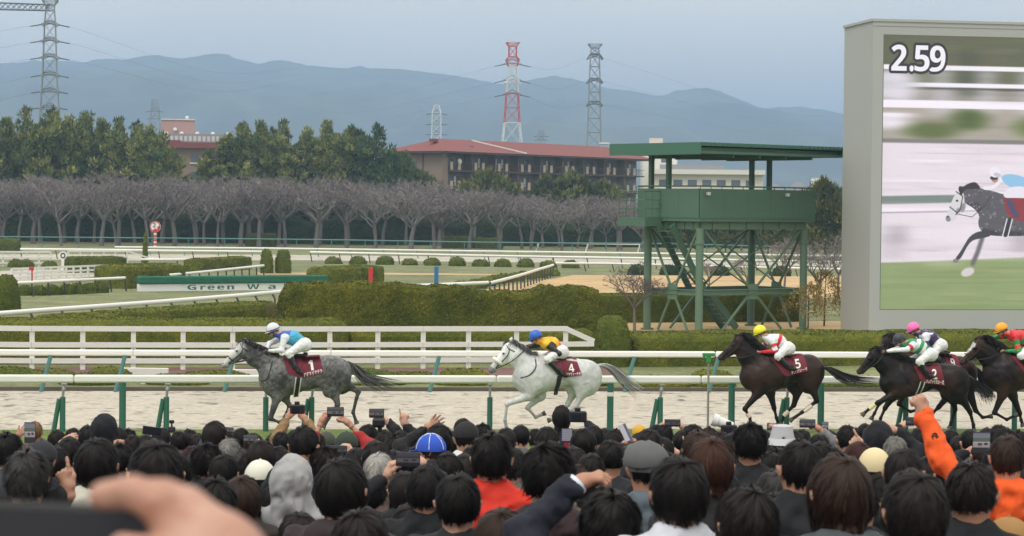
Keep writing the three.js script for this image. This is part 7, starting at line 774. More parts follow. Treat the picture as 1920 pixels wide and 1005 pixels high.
function person(o) {
  const hw = o.hair === 'none' || o.hat ? 0.222 : 2 * (0.079 + 0.85 * HAIR[o.hair || 'short'].th); const D = o.D || hw * F / (o.w * 1.05); const hi = o.w >= 58; const topP = A(o.px, o.top, D); const feetY = terr(D); const Ht = topP.y - feetY; const hs = o.w * 1.05 / F * D / hw; // head scale relative to standard
  const base = V(topP.x, feetY, topP.z); const R = rng(Math.floor(o.px * 13 + o.top * 7)); const yaw = o.yaw ?? (R() - 0.5) * 0.7; crowdReport.push([o.px, D.toFixed(1), Ht.toFixed(2)]);
  const t = thing('person', o.label, 'person', base, 0, o.group); const sy = Ht / 1.735; const sk = skins[Math.floor(R() * 4)];
  // body group scale: keep widths human while the height fits the place
  const sx = clamp(sy, 0.92, 1.06); t.scale.set(sx, sy, sx); t.rotation.y = o.arms ? 0 : yaw * 0.5;
  const toLocal = (p) => [(p.x - base.x) / sx, (p.y - base.y) / sy, (p.z - base.z) / sx];
  let arms = null; if (o.arms) { arms = {}; for (const a of o.arms) { const Dw = a.D || D - (a.fwd ?? -0.25) * 1; let w = toLocal(A(a.px, a.py, Dw)); const sh = SH(a.s); let d = V(...w).sub(V(...sh)); const L = d.length(); if (L > 0.56) { d.multiplyScalar(0.56 / L); w = V(...sh).add(d).toArray(); } const half = Math.min(0.278, Math.max(0.06, d.length() / 2)); const bend = Math.sqrt(Math.max(0, 0.285 * 0.285 - (d.length() / 2) ** 2)); const out = V(a.s * 0.9, -0.45, 0.15).normalize(); out.addScaledVector(d.clone().normalize(), -out.dot(d.clone().normalize())).normalize(); const el = V(...sh).addScaledVector(d, 0.5).addScaledVector(out, bend * (a.bend ?? 0.9)).toArray(); arms[a.s] = [el, w, { pose: a.pose || 'hold', dir: a.dir, pn: a.pn, side: a.side, cuff: a.cuff }]; } }
  const bod = part('body', bodyGeo(hi, arms), sk, t); const kind = o.ck || ['crew', 'collar', 'hood'][Math.floor(R() * 3)];
  const ct = part(o.ckName || 'jacket', coatGeo(kind, hi, arms), coatMat(o.cc || '#26272b'), t); part('trousers', trouserGeo, trouserMat, t); part('shoes', shoeGeo, shoeMat, t);
  if (o.cuffs) for (const s of o.cuffs) { const [el, w] = arms[s]; const a = V(...el).lerp(V(...w), 0.82), b = V(...el).lerp(V(...w), 0.99); part('shirt_cuff', bar(a, b, 0.047, 14, 0.043), mat(lin('#d4dae4'), 0.7), t); }
  const hg = new THREE.Group(); const put = (name, geo, m, par = t) => { const q = part(name, geo, m, par); q.position.set(0, HEADY, 0.0); const k = clamp(hs / sx, 0.95, 1.06) * (name === 'hat' ? 1.0 : o.hat ? 0.95 : 1.0); q.scale.set(k, k, k); q.rotation.y = yaw - (t.rotation.y || 0); q.rotation.x = o.nod || 0; return q; };
  if (o.hair !== 'none') put('hair', hairGeo(o.hat && o.hat[0] !== 'flat' ? 'buzz' : o.hair || 'short', hi ? 1 : 0, Math.floor(R() * 3)), hairMat(HC[(o.hc || 'black') === 'black' && !o.label.includes('black') && R() < 0.6 ? ['soft', 'dark', 'dark', 'brown'][Math.floor(R() * 4)] : o.hc || 'black']));
  if (o.hat) { const [k, c] = o.hat; const parts = hatCache[k] || (hatCache[k] = HATS[k]().map(([n, g]) => [n, merge(g)])); const m = hatMat[c] || (hatMat[c] = mat(lin(c), 0.85, { side: THREE.DoubleSide })); let first = null; for (const [n, g] of parts) { const q = first ? part(n, g, m, first) : put('hat', g, m); if (!first) first = q; } if (o.stripes) { for (let i = 0; i < 6; i++) part('stripe', tube(Array.from({ length: 7 }, (_, q) => { const th = q / 6 * 1.45 + 0.05, az = i / 6 * Math.PI * 2; return V(Math.sin(th) * Math.sin(az) * 0.1055, Math.cos(th) * 0.1155 + 0.025, Math.sin(th) * Math.cos(az) * 0.12); }), 0.003, 8, 4), mat(lin('#dfe3ea'), 0.8), first); } }
  if (o.earring) part('earring', new THREE.SphereGeometry(0.006, 10, 8).translate(-0.088, HEADY - 0.05, 0.012), mat(lin('#d8d8d8'), 0.2, { metalness: 1 }), t);
  return { t, D, base, sx, sy, arms };
}
// phones and cameras are things of their own
const raceShot = (w, h) => canvasTex(w, h, (c) => { c.fillStyle = '#8f90a2'; c.fillRect(0, 0, w, h); c.fillStyle = '#6f7668'; c.fillRect(0, h * 0.25, w, h * 0.2); c.fillStyle = '#cfcad2'; c.fillRect(0, h * 0.45, w, h * 0.05); c.fillStyle = '#b9afb0'; c.fillRect(0, h * 0.5, w, h * 0.25); c.fillStyle = '#33303a'; c.filter = 'blur(1.5px)'; c.fillRect(w * 0.3, h * 0.52, w * 0.22, h * 0.1); c.fillRect(w * 0.66, h * 0.5, w * 0.2, h * 0.12); c.fillRect(w * 0.34, h * 0.6, w * 0.03, h * 0.1); c.fillRect(w * 0.47, h * 0.6, w * 0.03, h * 0.1); c.fillStyle = '#2c2a30'; c.fillRect(0, h * 0.75, w, h * 0.25); });
const shotL = raceShot(160, 80), shotP = raceShot(80, 160); const phoneBody = mat(lin('#1b1b20'), 0.35), phoneScreenL = mat([0.02, 0.02, 0.02], 0.2, { emissive: new THREE.Color(1, 1, 1), emissiveMap: shotL, emissiveIntensity: 0.22 }), phoneScreenP = mat([0.02, 0.02, 0.02], 0.2, { emissive: new THREE.Color(1, 1, 1), emissiveMap: shotP, emissiveIntensity: 0.45 });
const dimScreen = mat([0.02, 0.018, 0.024], 0.2, { emissive: new THREE.Color(1, 1, 1), emissiveMap: shotL, emissiveIntensity: 0.12 });
function phone(label, px, py, D, wpx, hpx, o = {}) { const s = D / F, w = wpx * s, h = hpx * s; const t = thing('smartphone', label, 'smartphone', A(px, py, D), o.turn || 0); t.rotation.z = o.roll || 0; part('case', rbx(w, h, 0.009, 0.004, 0, 0, 0, 0, 2), o.m || phoneBody, t); part('screen', new THREE.PlaneGeometry(w * 0.94, h * 0.9).translate(0, 0, 0.0052), o.screen || (w > h ? phoneScreenL : phoneScreenP), t); return t; }
// who stands where: px, top of the hair, head width in photograph pixels
const CR = 'spectators on the terrace';
const P0 = (px, top, w, hair, hc, cc, label, o = {}) => person({ px, top, w, hair, hc, cc, label, group: CR, ...o });
// far row at the front of the terrace, left to right
P0(65, 789, 31, 'short', 'tan', '#57504a', 'spectator with light tan hair filming with an upright phone at far left', { D: 26, arms: [{ s: 1, px: 68, py: 822, pose: 'grip', pn: [-1, 0, -0.3] }, { s: -1, px: 33, py: 818, pose: 'open', pn: [0, 0, 1] }] });
phone('upright smartphone with lit screen at the far left of the crowd', 56, 811, 25.8, 21, 39);
P0(137, 802, 31, 'short', 'black', '#2b2b30', 'dark haired spectator below the first braced rail post');
P0(165, 797, 40, 'medium', 'black', '#25262c', 'spectator with smooth black hair right of the first braced rail post');
P0(197, 781, 43, 'none', 'black', '#1d1f27', 'spectator with black hood up beside the second rail post', { ck: 'hoodup' });
P0(240, 806, 36, 'tousled', 'black', '#2a2a2e', 'spectator with ruffled black hair behind the large dark head');
P0(251, 815, 40, 'short', 'black', '#303036', 'short haired spectator left of the dark tablet');
P0(303, 803, 35, 'medium', 'dark', '#3a3a40', 'brown haired spectator lifting a small action camera', { arms: [{ s: 1, px: 322, py: 822, pose: 'grip' }] });
P0(336, 808, 36, 'short', 'black', '#222', 'short haired head right of the small action camera');
P0(403, 788, 46, 'bob', 'dark', '#3a3436', 'spectator with dark brown bob right of the third braced post');
P0(452, 801, 35, 'short', 'black', '#2b2f36', 'black haired spectator in front of the leading horse chest');
P0(393, 817, 42, 'short', 'salt', '#33363b', 'spectator in charcoal cap behind the dark bob', { hat: ['cap', '#33353a'] });
P0(429, 817, 42, 'thin', 'grey', '#4a4c52', 'older spectator with thin grey hair and bald crown');
P0(450, 838, 42, 'thin', 'salt', '#35373c', 'balding spectator with dark side hair beside the white cap');
P0(490, 825, 52, 'long', 'soft', '#2c2a2e', 'spectator with long dark hair above the white cap');
P0(528, 809, 36, 'short', 'black', '#2a2a2a', 'short haired spectator below the camera photographer');
P0(553, 806, 36, 'short', 'black', '#8a6e4a', 'photographer in tan sleeves holding a camera overhead', { D: 23, arms: [{ s: -1, px: 540, py: 782, pose: 'grip', cuff: 0.8 }, { s: 1, px: 572, py: 786, pose: 'grip', cuff: 0.8 }] });
P0(571, 795, 57, 'short', 'black', '#2a2c30', 'man with short black hair and bare neck below the camera', { yaw: -0.35, ck: 'crew' });
P0(612, 812, 38, 'short', 'black', '#3b3c3a', 'spectator in olive cap below the raised landscape phone', { hat: ['cap', '#3f4238'] });
P0(650, 811, 46, 'short', 'black', '#a02c2c', 'spectator in dark green cap and red collar filming with both hands', { D: 19.5, hat: ['cap', '#2f3a2e'], arms: [{ s: -1, px: 602, py: 792, pose: 'grip', pn: [1, 0, -0.4], cuff: 0.45 }, { s: 1, px: 655, py: 795, pose: 'grip', pn: [-1, 0, -0.4], cuff: 0.5 }] });
phone('landscape smartphone held up in two hands below the leading horse belly', 629, 772, 19.2, 32, 18);
P0(690, 794, 41, 'short', 'black', '#26272c', 'dark spectator filming with a camcorder behind the tail of the leader', { D: 20.5, arms: [{ s: 1, px: 726, py: 792, pose: 'grip', pn: [-1, 0, -0.2] }] });
P0(752, 806, 40, 'short', 'black', '#1f2024', 'spectator in black jacket raising one finger', { D: 20, arms: [{ s: 1, px: 760, py: 797, pose: 'point', pn: [0, 0, -1], dir: [-0.12, 1, 0] }] });
P0(824, 795, 56, 'medium', 'black', '#2a2a2e', 'spectator stretching an open hand behind the blue cap', { D: 18.8, arms: [{ s: -1, px: 800, py: 803, pose: 'open', pn: [0, 0, 1], dir: [0.75, 0.6, 0], side: 1 }] });
P0(868, 781, 37, 'short', 'soft', '#303138', 'dark head peeking above the black cap');
P0(874, 790, 50, 'short', 'black', '#d5d6d4', 'man in black cap and white shirt collar', { hat: ['cap', '#1b1b1d'], ck: 'collar', ckName: 'shirt' });
P0(905, 794, 36, 'tousled', 'black', '#2d2d31', 'ruffled dark head right of the black cap');
P0(976, 794, 35, 'short', 'black', '#55575a', 'spectator raising an open hand below the pale grey horse', { D: 22.5, arms: [{ s: -1, px: 974, py: 828, pose: 'open', pn: [0, 0, -1], dir: [0.1, 1, 0] }] });
P0(1005, 803, 32, 'short', 'black', '#2a2b2f', 'small dark head left of the pale grey horse hind hooves');
P0(1026, 798, 47, 'medium', 'black', '#2b2b31', 'rounded black head in front of the tall photographer');
P0(1053, 758, 34, 'bob', 'dark', '#20263a', 'tall photographer in navy suit rising above the other heads', { D: 26, arms: [{ s: 1, px: 1097, py: 788, pose: 'grip', pn: [-1, 0, -0.2] }] });
P0(1094, 801, 50, 'medium', 'black', '#222329', 'black haired head right of the red tinted phone');
P0(1113, 796, 37, 'short', 'black', '#35363c', 'dark head left of the tousled head by the programme');
P0(1153, 804, 43, 'tousled', 'black', '#2b2c30', 'tousled head left of the rolled programme');
P0(1199, 798, 29, 'short', 'dark', '#3c3c3a', 'spectator in mustard yellow cap', { hat: ['cap', '#c79a2c'] });
P0(1219, 802, 47, 'short', 'soft', '#2f2f33', 'dark head just right of the mustard cap');
P0(1246, 794, 35, 'short', 'black', '#2c2d32', 'spectator holding a black phone in two hands below the black horse nose', { D: 23, arms: [{ s: -1, px: 1238, py: 800, pose: 'grip', pn: [1, 0, -0.3] }, { s: 1, px: 1282, py: 803, pose: 'grip', pn: [-1, 0, -0.3] }] });
phone('dark landscape smartphone held in two hands below the thin sensor pole', 1261, 793, 22.8, 30, 14, { screen: dimScreen });
P0(1301, 793, 39, 'short', 'black', '#2a2b30', 'short haired head left of the white telephoto lens');
P0(1243, 818, 45, 'short', 'black', '#33343a', 'spectator holding a small phone above the grey flat cap', { arms: [{ s: 1, px: 1264, py: 846, pose: 'grip', pn: [-1, 0, -0.2] }] });
phone('small landscape smartphone above the grey flat cap', 1249, 840, 18.2, 26, 15);
P0(1309, 805, 60, 'bob', 'brown', '#33302f', 'dark brown bob behind the reddish bob');
P0(1376, 811, 57, 'medium', 'black', '#2a2a2f', 'smooth black head right of the reddish bob');
P0(1407, 791, 63, 'tousled', 'black', '#26272c', 'man with thick tousled black hair below the black horse forelegs');
P0(1467, 797, 46, 'short', 'salt', '#c9b62c', 'spectator in pale grey bucket hat with yellow collar', { hat: ['bucket', '#b4b5b6'] });
P0(1567, 811, 33, 'short', 'salt', '#3a3b3f', 'small greyish head below the second phone');
P0(1532, 812, 36, 'short', 'black', '#6d6f70', 'spectator in grey sleeve filming with a landscape phone', { D: 21, arms: [{ s: 1, px: 1538, py: 806, pose: 'grip', pn: [-1, 0, -0.3] }] });
phone('landscape smartphone held up below the black horse hind legs', 1514, 794, 20.8, 30, 16);
phone('second landscape smartphone right of the hand below the black horse', 1547, 798, 22, 13, 15);
phone('landscape smartphone left of the grey bucket hat', 1450, 800, 22.5, 24, 14);
P0(1447, 815, 34, 'short', 'black', '#2c2d31', 'small dark head left of the grey bucket hat');
P0(1589, 794, 43, 'short', 'black', '#2b2c30', 'round black head between the two outstretched hands');
P0(1622, 792, 34, 'short', 'black', '#2b2b2f', 'black head behind the nylon hood');
P0(1646, 795, 50, 'none', 'black', '#1c1e26', 'spectator with black nylon hood up and an outstretched hand', { ck: 'hoodup', D: 17.5, arms: [{ s: 1, px: 1676, py: 806, pose: 'bent', pn: [0, -0.6, -0.6], dir: [-0.9, 0.35, 0], side: -1 }] });
P0(1700, 806, 38, 'short', 'black', '#22232a', 'spectator in black holding a landscape phone under the orange sleeve', { D: 20, arms: [{ s: -1, px: 1689, py: 800, pose: 'hold', pn: [1, 0, -0.3] }] });
phone('landscape smartphone left of the raised orange sleeve', 1713, 790, 19.8, 30, 16, { screen: dimScreen });
P0(1728, 798, 46, 'long', 'black', '#26262b', 'spectator with long black hair behind the orange sleeve');
P0(1783, 803, 34, 'short', 'black', '#2d2e33', 'dark head right of the orange sleeve');
P0(1798, 817, 40, 'medium', 'black', '#2c2d32', 'smooth dark head left of the vertical phone');
P0(1874, 793, 44, 'short', 'soft', '#2e2f34', 'dark head below the last horse forelegs');
P0(1886, 799, 52, 'short', 'black', '#2d2d33', 'black head above the orange jacket');
P0(1908, 806, 40, 'tousled', 'black', '#2d2d33', 'dark head at the right edge of the crowd');
// middle rows
P0(14, 811, 60, 'tousled', 'black', '#2b2c30', 'wavy black head cut by the left edge');
P0(78, 829, 60, 'short', 'black', '#232428', 'flat black hair behind the greying wavy hair', { hat: ['cap', '#232529'] });
P0(130, 818, 50, 'short', 'black', '#2a2a2f', 'black head left of the large smooth head');
P0(52, 843, 88, 'tousled', 'salt', '#2c2e33', 'greying wavy haired spectator near the left edge');
P0(182, 818, 84, 'medium', 'black', '#d6d2c2', 'smooth black head with a cream coloured collar', { ck: 'collar' });
P0(293, 822, 104, 'medium', 'black', '#2b2c31', 'large black head with a side parting left of centre');
P0(361, 836, 44, 'long', 'wine', '#2c2a2e', 'spectator with long wine red hair');
P0(388, 833, 60, 'tousled', 'black', '#25262a', 'wavy black head behind the blurred hand');
P0(580, 832, 38, 'short', 'black', '#2a2b2f', 'small black head above the grey hood');
P0(610, 838, 62, 'tousled', 'dark', '#3a3634', 'wavy dark brown head right of the grey hood');
P0(705, 826, 56, 'medium', 'soft', '#2d2e33', 'dark head above the white haired man');
P0(627, 838, 36, 'short', 'black', '#2d2d32', 'spectator behind a phone left of the white haired man', { D: 17, arms: [{ s: 1, px: 662, py: 852, pose: 'hold', pn: [-1, 0, -0.3], dir: [-0.5, 0.8, 0] }] });
phone('dim landscape smartphone left of the white haired man', 634, 843, 16.8, 34, 16, { screen: dimScreen });
P0(711, 847, 58, 'buzz', 'white', '#5a4a44', 'elderly man with cropped white hair');
P0(808, 815, 55, 'short', 'black', '#33353c', 'spectator in blue cap with white seams', { hat: ['cap', '#2a52b8'], stripes: true, yaw: 0.9 });
P0(801, 841, 38, 'short', 'salt', '#34353a', 'dark greyish head below the blue cap');
P0(841, 850, 58, 'medium', 'black', '#2a2a2f', 'smooth black head above the short haired man');
P0(923, 809, 80, 'tousled', 'black', '#c8301f', 'curly black haired spectator in bright red jacket', { ck: 'collar' });
P0(1145, 823, 55, 'short', 'black', '#3d3f46', 'short haired man left of the grey flat cap', { ck: 'crew' });
P0(1333, 817, 86, 'bob', 'auburn', '#2f2d30', 'spectator with reddish brown bob right of the flat cap', { ck: 'collar' });
P0(1408, 868, 48, 'short', 'black', '#2b2c31', 'dark head right of the reddish bob shoulder');
P0(1424, 845, 50, 'medium', 'black', '#26272c', 'dark head above the lower right black hair');
P0(1610, 826, 50, 'bob', 'red', '#2e2b2d', 'spectator pointing with one finger below the nylon hood', { D: 15.2, arms: [{ s: -1, px: 1614, py: 846, pose: 'point', pn: [0.3, 0, -1], dir: [-0.55, 0.85, 0] }] });
P0(1640, 840, 48, 'short', 'black', '#54504a', 'spectator in cream knitted beanie', { hat: ['beanie', '#d8c79c'], D: 13.6 });
P0(1679, 816, 48, 'short', 'grey', '#4c4e52', 'grey haired man behind the cropped head', { });
P0(1695, 835, 70, 'buzz', 'soft', '#37383d', 'man with closely cropped dark hair and visible ear', { yaw: -0.45 });
P0(1757, 838, 44, 'medium', 'black', '#26272c', 'small smooth head under the raised orange arm');
P0(1780, 850, 62, 'short', 'black', '#2a2b30', 'dark head left of the short haired man with earring');
P0(1843, 822, 40, 'short', 'black', '#2b2b30', 'spectator filming with an upright phone beside the orange jacket', { D: 17, arms: [{ s: -1, px: 1818, py: 846, pose: 'grip', pn: [1, 0, -0.3] }] });
phone('upright smartphone filming the turf beside the orange jacket', 1840, 830, 16.6, 34, 40);
{ const pr = P0(1889, 811, 68, 'short', 'black', '#e2571c', 'man in orange jacket raising a clenched fist', { D: 12.2, ck: 'hood', arms: [{ s: -1, px: 1731, py: 778, pose: 'fist', pn: [0, 0, -1], dir: [-0.35, 1, 0], cuff: 0.97, bend: 0.25 }] });
  const [el, wr] = pr.arms[-1], c = V(...el).lerp(V(...wr), 0.55), ax = V(...wr).sub(V(...el)).normalize(), side = V(ax.y, -ax.x, 0); const at = (u, v) => c.clone().addScaledVector(side, u).addScaledVector(ax, v).add(V(0, 0, 0.071)); // dark printed emblem on the sleeve
  part('sleeve_emblem', [tube([at(-0.018, -0.012), at(-0.004, 0.014), at(0.012, 0.012), at(0.014, -0.004), at(0.0, -0.008)], 0.0045, 14, 5), tube([at(-0.012, -0.02), at(0.006, -0.016), at(0.018, -0.008)], 0.004, 8, 5), tube([at(-0.02, 0.006), at(-0.006, 0.0), at(0.008, 0.002)], 0.0035, 8, 5)], mat(lin('#3a1f16'), 0.8), pr.t); }
P0(1444, 848, 52, 'short', 'black', '#3b3c42', 'man with visible ear left of the tall black hair', { yaw: -0.6 });
// near rows
P0(16, 885, 84, 'short', 'black', '#2c2e34', 'dark capped head at the lower left edge', { hat: ['cap', '#2d3036'] });
P0(400, 896, 88, 'medium', 'black', '#2a2b30', 'smooth black head just above the blurred hand');
P0(455, 893, 72, 'long', 'brown', '#4a403b', 'woman with long brown hair beside the blurred hand');
P0(488, 866, 62, 'short', 'black', '#2d2d33', 'spectator in off white baseball cap', { hat: ['cap', '#d9d8c8'], yaw: 0.3 });
P0(547, 861, 76, 'none', 'black', '#9a9a99', 'spectator in heather grey sweatshirt with hood up', { ck: 'hoodup', ckName: 'hoodie' });
P0(641, 856, 101, 'medium', 'black', '#4a3b3f', 'large black haired man in maroon hooded top', { ck: 'hood' });
P0(757, 880, 48, 'long', 'soft', '#24252b', 'woman with long dark hair filming with a landscape phone', { D: 12.5, arms: [{ s: -1, px: 726, py: 893, pose: 'grip', pn: [1, 0, -0.3], dir: [0.3, 1, 0] }, { s: 1, px: 796, py: 872, pose: 'grip', pn: [-1, 0, -0.3] }] });
phone('large landscape smartphone with dark screen in the centre of the crowd', 765, 861, 12.2, 46, 27, { screen: dimScreen });
P0(801, 871, 78, 'short', 'black', '#1d2027', 'man with black hair below the large phone', { ck: 'collar', yaw: -0.25 });
P0(859, 885, 89, 'short', 'black', '#33343a', 'man with neat short black hair and both ears showing', { ck: 'crew', yaw: 0 });
P0(918, 884, 56, 'long', 'black', '#2b2a2f', 'woman with long black hair below the red jacket');
P0(970, 878, 46, 'long', 'brown', '#3b3431', 'woman with long brown hair left of the wavy black head');
P0(1030, 829, 99, 'tousled', 'black', '#4a3236', 'large wavy black head above a maroon jacket', { ck: 'hood', yaw: -0.4 });
P0(1211, 829, 80, 'short', 'black', '#59636b', 'man in soft grey flat cap right of centre', { hat: ['flat', '#5c5e5d'], yaw: 0.35, ck: 'hood' });
P0(1274, 853, 114, 'medium', 'black', '#c9cbd2', 'large black medium hair above a white shirt collar', { ck: 'collar', ckName: 'shirt', yaw: 0.2 });
P0(1500, 818, 84, 'short', 'black', '#26282e', 'tall man with black hair and black jacket right of centre', { ck: 'collar', yaw: 0.3 });
P0(1577, 848, 118, 'bob', 'brown', '#454b4d', 'large layered brown hair above a grey green jacket', { ck: 'hood', yaw: 0.25 });
P0(1613, 896, 78, 'short', 'soft', '#33343a', 'short black hair with visible ear at the lower right', { yaw: -0.4, ck: 'crew' });
P0(1716, 880, 127, 'medium', 'soft', '#2b2c31', 'largest dark head at the lower right of the crowd', { yaw: 0.15 });
P0(1822, 860, 97, 'short', 'black', '#22252c', 'short haired man with a small earring', { ck: 'collar', yaw: -0.3, earring: true });
P0(1400, 912, 118, 'medium', 'soft', '#2e2f35', 'black head in the lower right corner below the reddish bob');
P0(1145, 921, 114, 'tousled', 'black', '#22283a', 'messy black head under a raised suited arm', { ck: 'collar', cuffs: [-1], arms: [{ s: -1, px: 1085, py: 905, pose: 'bent', pn: [0, -1, -0.3], dir: [0.95, 0.3, 0], side: 1, cuff: 0.86, bend: 1 }] });
P0(676, 957, 112, 'medium', 'dark', '#2d2b2e', 'dark brown head at the bottom edge below the maroon jacket');
P0(1455, 924, 74, 'medium', 'black', '#2b2c31', 'black head at the bottom between the two large heads');
P0(1893, 975, 90, 'short', 'black', '#8d6b45', 'spectator in tan cap at the bottom right corner', { hat: ['cap', '#94703f'] });
P0(121, 905, 66, 'short', 'black', '#3a3b40', 'spectator at left pointing upwards with a bare hand', { D: 10.2, top: 905, arms: [{ s: -1, px: 128, py: 918, pose: 'point', pn: [0.2, 0, -1], dir: [-0.3, 1, 0], D: 10 }] });
P0(940, 955, 100, 'long', 'brown', '#4a3236', 'brown haired head at the bottom below the wavy black head');

// heads that fill the rows between the ones above
[[107, 806, 34, 'short', 'black', 'dark head left of the first braced rail post'], [222, 800, 36, 'medium', 'black', 'round dark head below the second green rail post'], [272, 812, 40, 'short', 'soft', 'dark head in front of the tablet'], [355, 806, 34, 'tousled', 'black', 'ruffled head between the action camera and the dark bob'], [372, 812, 36, 'short', 'black', 'small dark head left of the charcoal cap'], [425, 806, 30, 'short', 'black', 'small head just behind the phone over the thin grey hair'], [475, 812, 38, 'medium', 'black', 'smooth head just right of the phone by the balding man'], [512, 815, 36, 'tousled', 'soft', 'ruffled head left of the tan sleeved photographer'], [592, 808, 36, 'short', 'black', 'dark head between the bare necked man and the olive cap'], [676, 806, 38, 'medium', 'black', 'dark head between the green cap and the camcorder'], [722, 804, 40, 'short', 'black', 'dark head below the camcorder hand'], [738, 815, 44, 'tousled', 'black', 'ruffled head right of the camcorder'], [782, 806, 38, 'short', 'black', 'dark head between raised finger and open hand'], [846, 806, 40, 'short', 'soft', 'dark head between the blue cap and the black cap'], [948, 800, 40, 'medium', 'black', 'dark head left of the raised open hand below the pale horse'], [1078, 803, 38, 'short', 'black', 'dark head under the navy photographer camera'], [1132, 800, 36, 'short', 'soft', 'small head between the programme and the red tinted phone'], [1278, 804, 36, 'short', 'black', 'small head right of the dark phone in two hands'], [1328, 800, 38, 'tousled', 'brown', 'brown ruffled head left of the white telephoto lens'], [1352, 806, 40, 'short', 'black', 'dark head under the white telephoto lens'], [1432, 803, 38, 'short', 'black', 'dark head just right of the thick tousled hair'], [1488, 806, 38, 'medium', 'black', 'smooth head right of the grey bucket hat'], [1505, 803, 32, 'short', 'soft', 'small head under the landscape phone below the black horse'], [1555, 803, 34, 'short', 'black', 'small head under the second phone on the right'], [1606, 802, 36, 'medium', 'black', 'smooth head left of the nylon hood'], [1668, 804, 38, 'short', 'black', 'dark head right of the nylon hood'], [1752, 800, 38, 'short', 'soft', 'dark head just right of the orange sleeve'], [1818, 803, 38, 'short', 'black', 'dark head above the upright phone at the right'], [1852, 800, 40, 'medium', 'black', 'smooth head right of the upright phone at the right'],
 [35, 832, 52, 'short', 'black', 'black head under the upright phone at far left'], [106, 838, 54, 'medium', 'black', 'smooth head left of the pointing hand'], [222, 832, 56, 'tousled', 'black', 'ruffled head right of the cream collar'], [262, 845, 52, 'short', 'black', 'black head at the left of the large parted hair'], [330, 852, 58, 'medium', 'black', 'smooth head behind the wine red hair'], [420, 850, 58, 'short', 'black', 'black head above the blurred hand knuckles'], [470, 846, 50, 'short', 'soft', 'dark head left of the off white cap'], [520, 838, 52, 'medium', 'black', 'smooth head between the off white cap and grey hood'], [590, 856, 54, 'short', 'dark', 'dark brown head right of the grey hood peak'], [668, 838, 50, 'short', 'black', 'black head left of the white haired man'], [740, 845, 52, 'medium', 'black', 'smooth head left of the large phone'], [780, 838, 50, 'tousled', 'soft', 'ruffled head above the large phone'], [872, 850, 56, 'medium', 'black', 'smooth head below the white shirt collar'], [885, 838, 46, 'short', 'black', 'black head left of the bright red jacket'], [962, 838, 56, 'short', 'black', 'black head left of the large wavy hair'], [985, 852, 54, 'long', 'brown', 'brown haired woman left of the large wavy hair'], [1075, 838, 54, 'medium', 'soft', 'smooth head right of the large wavy hair'], [1108, 848, 56, 'short', 'black', 'black head above the suited hand'], [1165, 850, 50, 'tousled', 'black', 'ruffled head left of the flat cap face'], [1248, 846, 52, 'short', 'black', 'black head just behind the large medium hair'], [1385, 846, 58, 'medium', 'black', 'smooth head right of the reddish bob'], [1455, 838, 54, 'tousled', 'black', 'ruffled head left of the tall black jacket man'], [1540, 826, 50, 'short', 'black', 'black head behind the layered brown hair'], [1560, 838, 48, 'medium', 'dark', 'dark head at the left of the layered brown hair'], [1660, 852, 50, 'short', 'black', 'black head right of the cream beanie'], [1740, 856, 58, 'long', 'black', 'long black hair under the raised orange arm'], [1865, 838, 50, 'short', 'black', 'black head between upright phone and orange jacket'],
 [700, 892, 66, 'medium', 'black', 'smooth head left of the woman with the large phone'], [730, 905, 60, 'long', 'soft', 'long dark hair below the large phone hand'], [520, 905, 64, 'short', 'black', 'black head behind the grey hood shoulder'], [1090, 868, 60, 'bob', 'brown', 'brown bob behind the suited arm'], [1205, 900, 66, 'short', 'soft', 'dark head below the man in flat cap'], [1355, 880, 66, 'long', 'black', 'long black hair between the large heads in the lower middle'], [1448, 880, 64, 'short', 'salt', 'greying head left of the black jacket man'], [1655, 888, 64, 'medium', 'black', 'smooth head between the short hair and the largest dark head'], [1770, 900, 62, 'tousled', 'black', 'ruffled head left of the man with earring'], [770, 945, 80, 'medium', 'black', 'smooth head at the bottom left of the neat short hair'], [1020, 925, 74, 'long', 'brown', 'long brown hair below the large wavy head'], [560, 960, 80, 'medium', 'dark', 'dark brown head at the bottom below the grey hood']].forEach(([px, top, w, hair, hc, label], i) => P0(px, top + (i % 3), w, hair, hc, ['#26272b', '#3d4658', '#2d2a2b', '#6b6259', '#34363a', '#4a5044', '#222428', '#7c7f82'][i % 8], label));
P0(118, 833, 44, 'short', 'black', '#2c2d31', 'spectator raising cupped fingers left of the large smooth head', { D: 17.5, arms: [{ s: 1, px: 121, py: 828, pose: 'bent', pn: [0, -0.5, -0.8], dir: [0.9, 0.45, 0] }] });
P0(205, 845, 46, 'short', 'black', '#2c2d31', 'spectator raising a fist right of the cream collar head', { D: 16.5, arms: [{ s: 1, px: 226, py: 848, pose: 'fist', pn: [0, 0, -1], dir: [-0.2, 1, 0] }] });
P0(1425, 822, 42, 'medium', 'black', '#2c2d31', 'spectator holding a phone left of the bucket hat', { D: 19.8, arms: [{ s: 1, px: 1462, py: 812, pose: 'grip', pn: [-1, 0, -0.3] }] });
P0(480, 834, 40, 'short', 'soft', '#2c2d31', 'spectator filming with a phone beside the balding man', { D: 18.8, arms: [{ s: 1, px: 488, py: 832, pose: 'grip', pn: [-1, 0, -0.3] }] });
